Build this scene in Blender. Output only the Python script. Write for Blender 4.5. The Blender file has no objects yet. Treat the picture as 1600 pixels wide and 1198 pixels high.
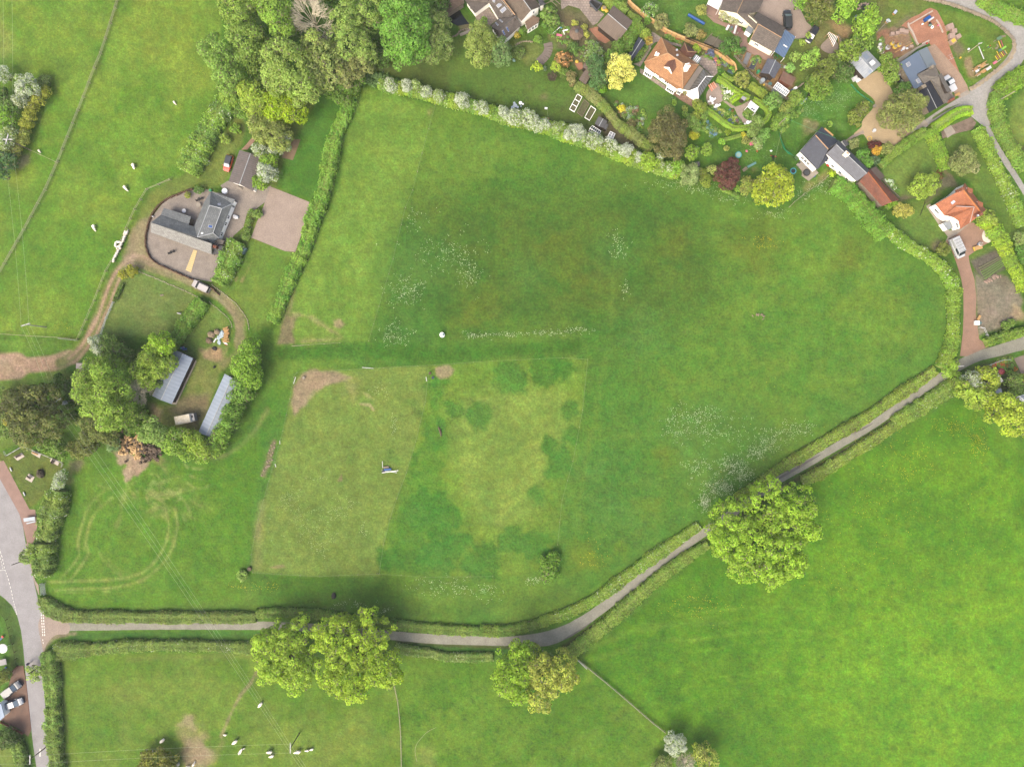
import bpy,math,random
import numpy as np
from mathutils import Vector
from mathutils.geometry import tessellate_polygon
random.seed(7)
RNG=np.random.default_rng(7)
PI=math.pi
SC=bpy.context.scene
COLL=SC.collection
# ---------------------------------------------------------------- camera, sky, sun, exposure
CAM_H=170.0
PPM=6.4
MX,MY=800.0,599.0
cd=bpy.data.cameras.new('camera');cam=bpy.data.objects.new('camera',cd)
COLL.objects.link(cam);cam.location=(0,0,CAM_H);cam.rotation_euler=(0,0,0)
cd.sensor_width=36.0;cd.lens=36.0*CAM_H*PPM/1600.0;cd.clip_end=6000;cd.clip_start=1.0
SC.camera=cam
SUN_EL,SUN_AZ=math.radians(50),math.radians(214)
w=bpy.data.worlds.new('World');SC.world=w;w.use_nodes=True
nt=w.node_tree;bg=nt.nodes['Background']
sk=nt.nodes.new('ShaderNodeTexSky');sk.sky_type='NISHITA';sk.sun_disc=False
sk.sun_elevation=SUN_EL;sk.sun_rotation=SUN_AZ;sk.air_density=1.0;sk.dust_density=8.0;sk.ozone_density=1.0
nt.links.new(sk.outputs[0],bg.inputs[0]);bg.inputs[1].default_value=0.15
sl=bpy.data.lights.new('sun','SUN');sl.energy=1.0;sl.angle=math.radians(36);sl.color=(1.0,0.92,0.72)
so=bpy.data.objects.new('sun',sl);COLL.objects.link(so);so.location=(-80,-70,120)
S=Vector((math.sin(SUN_AZ)*math.cos(SUN_EL),math.cos(SUN_AZ)*math.cos(SUN_EL),math.sin(SUN_EL)))
so.rotation_euler=(-S).to_track_quat('-Z','Y').to_euler()
SC.view_settings.view_transform='Standard';SC.view_settings.look='None'
SC.view_settings.gamma=1;SC.view_settings.use_curve_mapping=False
SC.view_settings.exposure=1.76
# ---------------------------------------------------------------- map coordinates
KALB=0.26
def lin(c):
 c=c/255.0
 return c/12.92 if c<=0.04045 else((c+0.055)/1.055)**2.4
def C(r,g,b,k=None):
 k=KALB if k is None else k*.65
 return(min(.85,lin(r)*k),min(.85,lin(g)*k),min(.85,lin(b)*k))
class Sheet:
 def __init__(s,x0,y0,k):s.x0,s.y0,s.k=x0,y0,k
 def __call__(s,*a):return[(s.x0+a[i]/s.k,s.y0+a[i+1]/s.k)for i in range(0,len(a),2)]
 def one(s,x,y):return(s.x0+x/s.k,s.y0+y/s.k)
def W(p,z=0.0):
 f=(CAM_H-z)/CAM_H/PPM
 return((p[0]-MX)*f,(MY-p[1])*f)
A=Sheet(0,0,3.9925);B=Sheet(300,0,3.9925);CC=Sheet(680,0,5.704);D=Sheet(860,0,5.704)
E=Sheet(1080,0,5.704);F=Sheet(1320,0,5.704);G=Sheet(1180,180,5.704);H=Sheet(1360,180,6.654)
I=Sheet(1360,340,6.654);J=Sheet(1400,480,5.99);K=Sheet(860,130,5.704);L=Sheet(1080,140,6.305)
M=Sheet(200,230,6.654);N=Sheet(200,360,6.654);O=Sheet(120,500,5.446);P=Sheet(380,180,3.154)
Q=Sheet(0,500,5.988);R=Sheet(0,660,5.988);SS=Sheet(0,850,5.988);T=Sheet(0,1000,6.05)
U=Sheet(370,540,3.9925);V=Sheet(370,820,3.9925);WW=Sheet(740,780,2.865);X=Sheet(1040,640,3.9925)
Y1=Sheet(700,0,9.98);Y2=Sheet(1100,0,9.98);Y3=Sheet(1160,70,13.31);Y4=Sheet(1360,0,13.31)
Y5=Sheet(1400,60,9.98);Y6=Sheet(1480,20,10.89);Y7=Sheet(1440,280,8.557);Y8=Sheet(1000,50,9.98)
Z1=Sheet(1480,80,6.66);Z2=Sheet(1480,560,7.483);Z3=Sheet(200,1000,3.333);Z4=Sheet(960,1080,6.667)
Z5=Sheet(0,80,5.443);Z6=Sheet(560,320,3.636);Z7=Sheet(120,300,4.99);Z8=Sheet(0,920,4.99)
PX=Sheet(0,0,1.0)
# ---------------------------------------------------------------- materials
MATS={}
def newmat(name):
 m=bpy.data.materials.new(name);m.use_nodes=True
 n=m.node_tree.nodes;b=n['Principled BSDF'];return m,n,m.node_tree.links,b
def ramp_noise(n,l,vec,scale,lo,hi,detail=4,rough=.6):
 t=n.new('ShaderNodeTexNoise');t.inputs['Scale'].default_value=scale;t.inputs['Detail'].default_value=detail
 t.inputs['Roughness'].default_value=rough
 if vec is not None:l.new(vec,t.inputs['Vector'])
 r=n.new('ShaderNodeMapRange');r.inputs['From Min'].default_value=.3;r.inputs['From Max'].default_value=.7
 r.inputs['To Min'].default_value=lo;r.inputs['To Max'].default_value=hi;l.new(t.outputs['Fac'],r.inputs['Value'])
 return r.outputs[0]
def mulcol(n,l,col,facs):
 cur=col
 for f in facs:
  v=n.new('ShaderNodeVectorMath');v.operation='SCALE';l.new(cur,v.inputs[0]);l.new(f,v.inputs['Scale']);cur=v.outputs[0]
 return cur
def mat(name,col,rough=.8,var=.25,scale=1.5,bump=.0,metal=0.0,spec=.3,fine=0.0,second=None,kind=None,per=.3):
 if name in MATS:return MATS[name]
 m,n,l,b=newmat(name)
 tc=n.new('ShaderNodeTexCoord');vec=tc.outputs['Object']
 rgb=n.new('ShaderNodeRGB');rgb.outputs[0].default_value=(*col,1);cur=rgb.outputs[0]
 if second:
  mx=n.new('ShaderNodeMix');mx.data_type='RGBA';mx.inputs[7].default_value=(*second,1);l.new(cur,mx.inputs[6])
  l.new(ramp_noise(n,l,vec,scale*1.7,0,1,5,.7),mx.inputs[0]);cur=mx.outputs[2]
 facs=[ramp_noise(n,l,vec,scale,1-var,1+var)]
 if fine:facs.append(ramp_noise(n,l,vec,scale*9,1-fine,1+fine,2))
 hgt=None
 if kind:
  uv=n.new('ShaderNodeUVMap')
  if kind in('tile','slab','brick'):
   br=n.new('ShaderNodeTexBrick');l.new(uv.outputs[0],br.inputs['Vector'])
   br.inputs['Scale'].default_value=1.0
   br.inputs['Brick Width'].default_value=per;br.inputs['Row Height'].default_value=per*(.9 if kind!='brick' else.35)
   br.inputs['Mortar Size'].default_value=.02*per/.3;br.inputs['Color1'].default_value=(1.15,)*3+(1,)
   br.inputs['Color2'].default_value=(.82,)*3+(1,);br.inputs['Mortar'].default_value=(.6,)*3+(1,)
   mm=n.new('ShaderNodeVectorMath');mm.operation='MULTIPLY';l.new(cur,mm.inputs[0]);l.new(br.outputs[0],mm.inputs[1]);cur=mm.outputs[0]
   hgt=br.outputs['Fac']
   sc=-1
  if kind=='rib':
   wv=n.new('ShaderNodeTexWave');l.new(uv.outputs[0],wv.inputs['Vector']);wv.bands_direction='X'
   wv.inputs['Scale'].default_value=.314/per;hgt=wv.outputs['Fac'];sc=1
   mp=n.new('ShaderNodeMapRange');mp.inputs['To Min'].default_value=.92;mp.inputs['To Max'].default_value=1.05
   l.new(wv.outputs['Fac'],mp.inputs['Value']);facs.append(mp.outputs[0])
 cur=mulcol(n,l,cur,facs)
 l.new(cur,b.inputs['Base Color'])
 b.inputs['Roughness'].default_value=rough;b.inputs['Metallic'].default_value=metal
 b.inputs['Specular IOR Level'].default_value=spec
 if bump or hgt is not None:
  bp=n.new('ShaderNodeBump');bp.inputs['Strength'].default_value=max(bump,.25);bp.inputs['Distance'].default_value=.08
  if hgt is not None:
   if sc<0:bp.invert=True
   l.new(hgt,bp.inputs['Height'])
  else:
   t=n.new('ShaderNodeTexNoise');t.inputs['Scale'].default_value=scale*6;t.inputs['Detail'].default_value=4
   l.new(vec,t.inputs['Vector']);l.new(t.outputs['Fac'],bp.inputs['Height'])
  l.new(bp.outputs[0],b.inputs['Normal'])
 MATS[name]=m;return m
def leafmat():
 m,n,l,b=newmat('leaves')
 a=n.new('ShaderNodeAttribute');a.attribute_name='Col'
 l.new(a.outputs['Color'],b.inputs['Base Color']);b.inputs['Roughness'].default_value=.65;b.inputs['Specular IOR Level'].default_value=.25
 tr=n.new('ShaderNodeBsdfTranslucent');l.new(a.outputs['Color'],tr.inputs['Color'])
 mx=n.new('ShaderNodeMixShader');mx.inputs[0].default_value=.5
 l.new(b.outputs[0],mx.inputs[1]);l.new(tr.outputs[0],mx.inputs[2]);l.new(mx.outputs[0],n['Material Output'].inputs[0])
 return m
LEAF=leafmat()
def groundmat():
 m,n,l,b=newmat('turf_and_soil')
 a=n.new('ShaderNodeAttribute');a.attribute_name='Col'
 tc=n.new('ShaderNodeTexCoord');vec=tc.outputs['Object']
 f1=ramp_noise(n,l,vec,.45,.84,1.16,5,.7);f2=ramp_noise(n,l,vec,1.7,.6,1.4,4,.8);f3=ramp_noise(n,l,vec,.12,.93,1.07,3)
 cur=mulcol(n,l,a.outputs['Color'],[f1,f2,f3])
 hs=n.new('ShaderNodeHueSaturation');l.new(cur,hs.inputs['Color'])
 l.new(ramp_noise(n,l,vec,.5,.48,.522,5,.75),hs.inputs['Hue'])
 l.new(hs.outputs[0],b.inputs['Base Color']);b.inputs['Roughness'].default_value=.9;b.inputs['Specular IOR Level'].default_value=.15
 bp=n.new('ShaderNodeBump');bp.inputs['Strength'].default_value=.6;bp.inputs['Distance'].default_value=.25
 t=n.new('ShaderNodeTexNoise');t.inputs['Scale'].default_value=2.2;t.inputs['Detail'].default_value=5;t.inputs['Roughness'].default_value=.7
 l.new(vec,t.inputs['Vector']);l.new(t.outputs['Fac'],bp.inputs['Height']);l.new(bp.outputs[0],b.inputs['Normal'])
 return m
GROUND=groundmat()
def glass(name='window_glass',col=(.03,.04,.05),rough=.08):
 if name in MATS:return MATS[name]
 m=mat(name,col,rough,.1,.6,spec=.8);return m
m_white=mat('white_render',C(246,243,235,1.2),.7,.06,.8,fine=.05)
m_cream=mat('cream_render',C(240,232,205,.95),.7,.08,.8,fine=.05)
m_stone=mat('rubble_stone',C(178,165,145),.9,.3,2.5,.5,fine=.3)
m_brick=mat('red_brick',C(160,100,78),.85,.2,2,.3,fine=.2)
m_wood=mat('weathered_wood',C(165,150,130),.8,.25,1.5,.2,fine=.2)
m_newwood=mat('new_wood',C(225,180,115),.75,.15,2,.2,fine=.15)
m_darkwood=mat('dark_creosoted_wood',C(75,62,52),.8,.2,1.5,.2)
m_pole=mat('pole_wood',C(150,140,122),.8,.2,1)
m_polel=mat('pale_crossarm',C(205,205,200,.6),.6,.1,1)
m_wire=mat('wire_metal',C(184,196,160,.6),.5,.1,1)
m_post=mat('fence_post_wood',C(190,180,155,.55),.8,.2,1)
m_plastic_w=mat('white_plastic',C(250,250,250,.75),.35,.03,1)
m_bark=mat('bark',C(120,105,85),.9,.25,2,.4)
m_twig=mat('pale_bare_twigs',C(184,176,152,.85),.9,.2,2)
m_core=mat('hedge_core_green',C(112,132,58,.9),.95,.3,1.5)  # plain green filling inside the hedges, stops them being see-through
m_rubber=mat('black_rubber',(.02,.02,.02),.7,.1,1)
m_dark=mat('dark_interior',C(50,50,50),.8,.2,1)
m_conc=mat('concrete',C(190,180,165),.9,.15,1.2,.2,fine=.12)
m_lead=mat('lead_flashing',C(200,205,208,.5),.6,.1,1)
m_frame=mat('window_frame_white',C(245,245,245,1.1),.4,.03,1)
m_glass=glass()
m_rlglass=glass('rooflight_glass',C(180,185,200),.15)
m_blueglass=glass('rooflight_blue_blind',C(50,95,170,.55),.2)
def plain(name,r,g,b,rough=.6,k=.5):return mat(name,C(r,g,b,k),rough,.08,1.2)
# ---------------------------------------------------------------- mesh helpers
ORG={}
def props(o,label=None,cat=None,group=None,kind=None):
 if label:o['label']=label
 if cat:o['category']=cat
 if group:o['group']=group
 if kind:o['kind']=kind
 return o
def thing(name,label,cat,xy=(0,0),group=None,z=0.0):
 o=bpy.data.objects.new(name,None);COLL.objects.link(o);o.location=(xy[0],xy[1],z);o.empty_display_size=.5
 ORG[o.name]=(xy[0],xy[1],z);return props(o,label,cat,group)
def mk(name,vs,fs,m,parent=None,uv=False,smooth=False):
 off=ORG.get(parent.name,(0,0,0))if parent else(0,0,0)
 me=bpy.data.meshes.new(name)
 me.from_pydata([(v[0]-off[0],v[1]-off[1],v[2]-off[2])for v in vs],[],fs)
 if m:me.materials.append(m)
 if uv:
  ul=me.uv_layers.new(name='UVMap')
  for p in me.polygons:
   nrm=Vector(p.normal);u=Vector((0,0,1)).cross(nrm)
   u=u.normalized()if u.length>1e-3 else Vector((1,0,0));v=nrm.cross(u)
   for li in p.loop_indices:
    co=me.vertices[me.loops[li].vertex_index].co;ul.data[li].uv=(co.dot(u),co.dot(v))
 if smooth:me.polygons.foreach_set('use_smooth',[True]*len(me.polygons))
 o=bpy.data.objects.new(name,me);COLL.objects.link(o)
 if parent:o.parent=parent;ORG[o.name]=off
 return o
class MBx:
 def __init__(s):s.v=[];s.f=[]
 def add(s,vs,fs):
  b=len(s.v);s.v+=[tuple(v)for v in vs];s.f+=[tuple(b+i for i in f)for f in fs];return s
 def prism(s,poly,z0,z1,top=1.0):
  n=len(poly);a=sum(poly[i][0]*poly[(i+1)%n][1]-poly[(i+1)%n][0]*poly[i][1]for i in range(n))
  if a<0:poly=poly[::-1]
  cx=sum(p[0]for p in poly)/n;cy=sum(p[1]for p in poly)/n
  vs=[(x,y,z0)for x,y in poly]+[(cx+(x-cx)*top,cy+(y-cy)*top,z1)for x,y in poly]
  fs=[(i,(i+1)%n,n+(i+1)%n,n+i)for i in range(n)]
  if n<=4:caps=[tuple(range(n))]
  else:caps=[tuple(t)for t in tessellate_polygon([[Vector((x,y,0))for x,y in poly]])]
  for t in caps:
   (ax,ay),(bx,by),(cx2,cy2)=poly[t[0]],poly[t[1]],poly[t[2]]
   up=(bx-ax)*(cy2-ay)-(by-ay)*(cx2-ax)>0
   t=t if up else t[::-1]
   fs.append(tuple(n+i for i in t));fs.append(tuple(i for i in t[::-1]))
  return s.add(vs,fs)
 def box(s,cx,cy,z0,lx,ly,h,a=0,top=1.0):
  ca,sa=math.cos(a),math.sin(a)
  return s.prism([(cx+x*ca-y*sa,cy+x*sa+y*ca)for x,y in((-lx/2,-ly/2),(lx/2,-ly/2),(lx/2,ly/2),(-lx/2,ly/2))],z0,z0+h,top)
 def tube(s,p,q,r,r2=None,n=6):
  p,q=Vector(p),Vector(q);d=(q-p)
  if d.length<1e-5:return s
  d.normalize();u=d.cross(Vector((0,0,1)))
  u=u.normalized()if u.length>.01 else Vector((1,0,0));v=d.cross(u);r2=r if r2 is None else r2
  vs=[]
  for c,rr in((p,r),(q,r2)):
   for k in range(n):
    t=2*PI*k/n;vs.append(c+u*math.cos(t)*rr+v*math.sin(t)*rr)
  fs=[(k,n+k,n+(k+1)%n,(k+1)%n)for k in range(n)]+[tuple(range(n)),tuple(range(2*n-1,n-1,-1))]
  return s.add(vs,fs)
 def disc(s,cx,cy,z0,z1,r,n=16,top=1.0):return s.prism([(cx+r*math.cos(2*PI*k/n),cy+r*math.sin(2*PI*k/n))for k in range(n)],z0,z1,top)
 def lump(s,cx,cy,cz,rx,ry,rz,a=0,n=8,m=5,jit=.1):
  vs=[];fs=[];ca,sa=math.cos(a),math.sin(a)
  for i in range(m+1):
   t=-PI/2+PI*i/m
   for k in range(n):
    p=2*PI*k/n;j=1+random.uniform(-jit,jit)
    x,y=rx*math.cos(t)*math.cos(p)*j,ry*math.cos(t)*math.sin(p)*j
    vs.append((cx+x*ca-y*sa,cy+x*sa+y*ca,cz+rz*math.sin(t)*j))
  for i in range(m):
   for k in range(n):fs.append((i*n+k,i*n+(k+1)%n,(i+1)*n+(k+1)%n,(i+1)*n+k))
  return s.add(vs,fs)
 def build(s,name,m,parent=None,uv=False,smooth=False):return mk(name,s.v,s.f,m,parent,uv,smooth)
def ctr(pts):return(sum(p[0]for p in pts)/len(pts),sum(p[1]for p in pts)/len(pts))
def Wl(pts,z=0):return[W(p,z)for p in pts]
def densify(pts,step=4.0,closed=False):
 n=len(pts);out=[]
 for i in range(n if closed else n-1):
  p0=pts[(i-1)%n]if(closed or i>0)else pts[0];p1=pts[i];p2=pts[(i+1)%n]
  p3=pts[(i+2)%n]if(closed or i+2<n)else pts[-1]
  d=math.dist(p1[:2],p2[:2]);k=max(1,int(d/step))
  for j in range(k):
   t=j/k
   out.append(tuple(.5*((2*b)+(-a+c)*t+(2*a-5*b+4*c-e)*t*t+(-a+3*b-3*c+e)*t**3)for a,b,c,e in zip(p0,p1,p2,p3)))
 if not closed:out.append(tuple(pts[-1]))
 return out
ZS=[0.012]
def area(name,pts,m,smooth=False,z=None,rag=0.0,kind='structure',label=None,cat=None,parent=None,thick=0.0):
 """flat paved or soil area laid on the ground"""
 if smooth:pts=densify(pts,4,True)
 if rag:pts=[(x+random.uniform(-rag,rag),y+random.uniform(-rag,rag))for x,y in(pts if smooth else densify2(pts,3))]
 ZS[0]+=.0007;z=(z or.02)+ZS[0]-.012
 mb=MBx();mb.prism(Wl(pts),-.02 if not thick else 0,z+thick)
 return props(mb.build(name,m,parent,uv=True),label,cat,None,kind if not parent else None)
def densify2(pts,step):
 out=[]
 for i in range(len(pts)):
  a,b=pts[i],pts[(i+1)%len(pts)];k=max(1,int(math.dist(a,b)/step))
  out+=[(a[0]+(b[0]-a[0])*j/k,a[1]+(b[1]-a[1])*j/k)for j in range(k)]
 return out
def ribbon(pts):
 p=densify(pts,5);Lf=[];Rt=[]
 for i,(x,y,wd)in enumerate(p):
  a=p[max(0,i-1)];b=p[min(len(p)-1,i+1)];dx,dy=b[0]-a[0],b[1]-a[1];d=math.hypot(dx,dy)or 1
  nx,ny=-dy/d,dx/d;j=random.uniform(-.25,.25)
  Lf.append((x+nx*(wd/2+j),y+ny*(wd/2+j)));Rt.append((x-nx*(wd/2+j),y-ny*(wd/2+j)))
 return Lf,Rt
def road(name,pts,m,z=None,label=None):
 Lf,Rt=ribbon(pts)
 ZS[0]+=.0007;z=(z or.02)+ZS[0]-.012
 vs=[(*W(p),z)for p in Lf]+[(*W(p),z)for p in Rt];n=len(Lf)
 fs=[(i,i+1,n+i+1,n+i)for i in range(n-1)]
 return props(mk(name,vs,fs,m,uv=True),label,kind='structure')
# ---------------------------------------------------------------- foliage
def leaves(name,Pt,Nn,size,col,parent,asp=.62):
 if name not in('cow_parsley',):col=col*np.array((.93,1.03,.92))
 n=len(Pt)
 r=RNG.normal(size=(n,3));Nn=Nn/(np.linalg.norm(Nn,axis=1,keepdims=True)+1e-9)
 t=r-Nn*(r*Nn).sum(1,keepdims=True);t/=np.linalg.norm(t,axis=1,keepdims=True)+1e-9
 b=np.cross(Nn,t);s=size[:,None]
 v=np.empty((n,4,3),np.float32);v[:,0]=Pt+t*s;v[:,1]=Pt+b*s*asp;v[:,2]=Pt-t*s;v[:,3]=Pt-b*s*asp
 off=np.array(ORG.get(parent.name,(0,0,0)),np.float32)if parent else 0
 v=(v-off).astype(np.float32)
 me=bpy.data.meshes.new(name);me.vertices.add(n*4);me.vertices.foreach_set('co',v.ravel())
 me.loops.add(n*4);me.loops.foreach_set('vertex_index',np.arange(n*4,dtype=np.int32))
 me.polygons.add(n);me.polygons.foreach_set('loop_start',np.arange(0,n*4,4,dtype=np.int32))
 try:me.polygons.foreach_set('loop_total',np.full(n,4,np.int32))
 except Exception:pass
 ca=me.color_attributes.new('Col','FLOAT_COLOR','POINT')
 cc=np.ones((n,4,4),np.float32);cc[:,:,:3]=np.clip(col,0.001,.9)[:,None,:]
 ca.data.foreach_set('color',cc.ravel())
 me.update(calc_edges=True);me.materials.append(LEAF)
 o=bpy.data.objects.new(name,me);COLL.objects.link(o)
 if parent:o.parent=parent;ORG[o.name]=tuple(ORG.get(parent.name,(0,0,0)))
 return o
LK=1.22
def dirs(n):
 d=RNG.normal(size=(n,3));return d/np.linalg.norm(d,axis=1,keepdims=True)
def crown_arrays(circ,hb,ht,lobe,dens,leaf,c1,c2,blossom=None,bl=0.0,ragged=.17,sparse=.03):
 Ps=[];Ns=[];Ss=[];Cs=[]
 zc=hb+(ht-hb)*.42;rz=ht-zc
 c1=np.array(C(*c1,LK));c2=np.array(C(*c2,LK))
 for ci,(x,y,Rr)in enumerate(circ):
  lr0=min(lobe,Rr*.5)
  n=max(7,int(3.0*(Rr/lr0)**2))
  k=np.arange(n)+.5;zz=1-1.3*k/n;ph=k*2.39996+RNG.uniform(0,6)
  rr=np.sqrt(np.clip(1-zz**2,0,1));dd=np.stack([rr*np.cos(ph),rr*np.sin(ph),zz],1)
  dd+=RNG.normal(scale=.12,size=dd.shape);dd/=np.linalg.norm(dd,axis=1,keepdims=True)
  amp=1+RNG.normal(scale=ragged,size=n)+.1*np.sin(ph*1+ci)*np.cos(3*np.arctan2(dd[:,1],dd[:,0])+ci*2)
  rzc=rz*(.75+.25*min(1,Rr/max(c[2]for c in circ)))
  ce=np.stack([x+dd[:,0]*(Rr-lr0*.7)*amp,y+dd[:,1]*(Rr-lr0*.7)*amp,zc+dd[:,2]*(rzc-lr0*.5)*np.clip(amp,.7,1.15)],1)
  for i in range(n):
   if sparse and random.random()<sparse:continue
   inside=False
   for cj,(x2,y2,R2)in enumerate(circ):
    if cj!=ci:
     q=((ce[i,0]-x2)**2+(ce[i,1]-y2)**2)/(R2*.8)**2+((ce[i,2]-zc)/(rz*.7))**2
     if q<.6:inside=True
   if inside:continue
   lr=lr0*random.uniform(.7,1.25)
   m=max(6,int(dens*4*PI*lr*lr/leaf**2*.5))
   d=dirs(m);outw=dd[i]+np.array((0,0,.55));keep=d@outw>-.25;d=d[keep];m=len(d)
   rad=lr*(RNG.uniform(.7,1.08,m))[:,None]
   p=ce[i]+d*rad*np.array((1,1,.85))
   Ps.append(p);Ns.append(d*.9+RNG.normal(scale=.45,size=(m,3))+np.array((0,0,.35)));Ss.append(RNG.uniform(.75,1.25,m)*leaf)
   f=np.clip(RNG.normal(.5,.28),0,1);base=(c1*(1-f)+c2*f)*RNG.uniform(.78,1.2)
   col=base[None]*RNG.uniform(.78,1.22,(m,1))*(1+RNG.normal(scale=.05,size=(m,3)))
   tw=RNG.uniform(0,1,m)<(.16 if random.random()<.3 else.03);col[tw]=np.array(C(158,148,116,.6))*RNG.uniform(.7,1.15,(tw.sum(),1))
   if blossom is not None:
    top=RNG.uniform(0,1,m)<np.clip(bl*(.6+.8*random.random()),0,1);col[top]=np.array(C(*blossom,.75))*RNG.uniform(.8,1.1,(top.sum(),1))
   Cs.append(col)
  m=int(dens*1.2*Rr*Rr/(leaf*1.7)**2*(1-.7*(sparse>0)))
  d=dirs(m);d[:,2]=np.abs(d[:,2])-.25
  p=np.array((x,y,zc))+d*np.array((Rr*.68,Rr*.68,rz*.66))*RNG.uniform(.75,1,(m,1))
  Ps.append(p);Ns.append(d+np.array((0,0,.5)));Ss.append(np.full(m,leaf*1.7));Cs.append((c1*1.0)[None]*RNG.uniform(.75,1.15,(m,1)))
 return np.concatenate(Ps),np.concatenate(Ns),np.concatenate(Ss),np.concatenate(Cs)
def trunk_mesh(x,y,circ,hb,ht,r,parent,m=None,n_l=8):
 mb=MBx();zc=hb+(ht-hb)*.5
 mb.tube((x,y,-.1),(x+random.uniform(-.3,.3),y+random.uniform(-.3,.3),zc*.75),r,r*.7,8)
 for(cx,cy,cr)in circ:
  for k in range(max(3,n_l//len(circ))):
   a=random.uniform(0,2*PI);q=random.uniform(.5,.85)
   e=(cx+math.cos(a)*cr*q,cy+math.sin(a)*cr*q,zc+(ht-zc)*random.uniform(.1,.8))
   md=(x*.5+e[0]*.5,y*.5+e[1]*.5,zc*.8+random.uniform(0,1))
   mb.tube((x,y,zc*.55),md,r*.5,r*.3,5);mb.tube(md,e,r*.3,r*.08,5)
 return mb.build('trunk',m or m_bark,parent)
NV=[0]
def tree(name,label,cat,sh,circ,ht,c1,c2=None,hb=None,lobe=1.3,leaf=.25,dens=1.0,trunk=True,**kw):
 """circ: x, y, radius on sheet sh; colours are how the leaves look from above"""
 c2=c2 or c1;hb=ht*.25 if hb is None else hb
 zv=hb+(ht-hb)*.45
 cw=[]
 for(x,y,r)in circ:wx,wy=W(sh.one(x,y),zv);cw.append((wx,wy,r/sh.k/PPM*(CAM_H-zv)/CAM_H))
 big=max(cw,key=lambda c:c[2]);x0=sum(c[0]*c[2]for c in cw)/sum(c[2]for c in cw);y0=sum(c[1]*c[2]for c in cw)/sum(c[2]for c in cw)
 grp=kw.pop('group',None)
 t=thing(name,label,cat,(x0,y0),grp)
 Rm=big[2];lobe=min(lobe,Rm*.45)
 if Rm<1.6:leaf=min(leaf,.17)
 Pt,Nn,Ss,Cs=crown_arrays(cw,hb,ht,lobe,dens,leaf,c1,c2,**kw)
 leaves('crown',Pt,Nn,Ss,Cs,t);NV[0]+=len(Pt)
 if trunk:trunk_mesh(x0,y0,cw,hb,ht,max(.05,ht*.03),t,None,8 if Rm>2 else 3)
 return t
def shrub(label,sh,circ,c1,c2=None,ht=1.6,name='shrub',cat='shrub',**kw):
 kw.setdefault('lobe',.6);kw.setdefault('leaf',.17)
 return tree(name,label,cat,sh,circ,ht,c1,c2,hb=0.1,**kw)
def hedge(name,label,sh,pts,wd,h,c1,c2=None,trim=False,blossom=None,bl=0.0,leaf=.2,dens=1.0,brown=0.0,cat='hedge',group=None,px=False):
 """pts on sheet sh; wd: width in map units (or list per point)"""
 c2=c2 or c1;P0=sh(*pts);ws=wd if isinstance(wd,(list,tuple))else[wd]*len(P0)
 pp=densify([(*p,w_)for p,w_ in zip(P0,ws)],5)
 wp=[(*W(q[:2],h*.75),q[2]/PPM)for q in pp]
 cx,cy=ctr([q[:2]for q in wp]);t=thing(name,label,cat,(wp[len(wp)//2][0],wp[len(wp)//2][1]),group)
 hk=LK*(.86 if h<1.9 and not trim else.95);c1=np.array(C(*c1,hk));c2=np.array(C(*c2,hk));Ps=[];Ns=[];Ss=[];Cs=[];core=MBx();prev=None
 tot=0.0
 for i in range(len(wp)-1):
  (x1,y1,w1),(x2,y2,w2)=wp[i],wp[i+1];dx,dy=x2-x1,y2-y1;ln=math.hypot(dx,dy)
  if ln<1e-4:continue
  ux,uy=dx/ln,dy/ln;nx,ny=-uy,ux;wm=(w1+w2)/2
  per=wm+1.6*h;n=int(dens*per*ln/leaf**2*1.5)+1
  end=1.0
  ff=1 if trim else 1+.09*math.sin(tot*.43)+.07*math.sin(tot*1.9)+random.uniform(-.09,.09)
  s=RNG.uniform(-.15,1.15,n)if not trim else RNG.uniform(-.05,1.05,n)
  a=RNG.uniform(-.15,PI+.15,n);ca,sa=np.cos(a),np.sin(a);e=.35 if trim else.6
  ox=np.sign(ca)*np.abs(ca)**e;oz=np.abs(sa)**e
  j=1+(RNG.normal(scale=.03,size=n)if trim else RNG.normal(scale=.07,size=n)+.07*np.sin(s*3+a*5+i*2.1))
  hh=h*ff
  px_=x1+ux*s*ln+nx*ox*(wm/2)*j*ff;py_=y1+uy*s*ln+ny*ox*(wm/2)*j*ff
  pz=np.clip(hh*oz*j,.05,None)
  Ps.append(np.stack([px_,py_,pz],1));Ns.append(np.stack([nx*ca,ny*ca,np.abs(sa)+.5],1)+RNG.normal(scale=.25 if trim else.55,size=(n,3)))
  Ss.append(RNG.uniform(.7,1.25,n)*leaf*(.8 if trim else 1))
  f=np.clip(.5+.5*math.sin(tot*.9)+random.uniform(-.3,.3),0,1)
  base=(c1*(1-f)+c2*f)*random.uniform(.84,1.16)*np.array((random.uniform(.9,1.1),1,1))
  col=base[None]*RNG.uniform(.78,1.2,(n,1))*(1+RNG.normal(scale=.05,size=(n,3)))
  if blossom is not None and bl>0:
   k=RNG.uniform(0,1,n)<(bl*3.2 if random.random()<.35 else bl*.25);col[k]=np.array(C(*blossom,.75))*RNG.uniform(.8,1.1,(k.sum(),1))
  if brown:
   k=RNG.uniform(0,1,n)<(brown*2 if random.random()<.4 else brown*.4);col[k]=np.array(C(150,128,95,.55))*RNG.uniform(.7,1.2,(k.sum(),1))
  Cs.append(col);tot+=ln
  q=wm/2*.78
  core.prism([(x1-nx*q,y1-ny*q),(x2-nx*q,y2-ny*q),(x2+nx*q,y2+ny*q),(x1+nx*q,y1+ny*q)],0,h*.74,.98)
 Pt=np.concatenate(Ps);NV[0]+=len(Pt)
 leaves('foliage',Pt,np.concatenate(Ns),np.concatenate(Ss),np.concatenate(Cs),t)
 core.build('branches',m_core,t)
 return t
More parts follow.
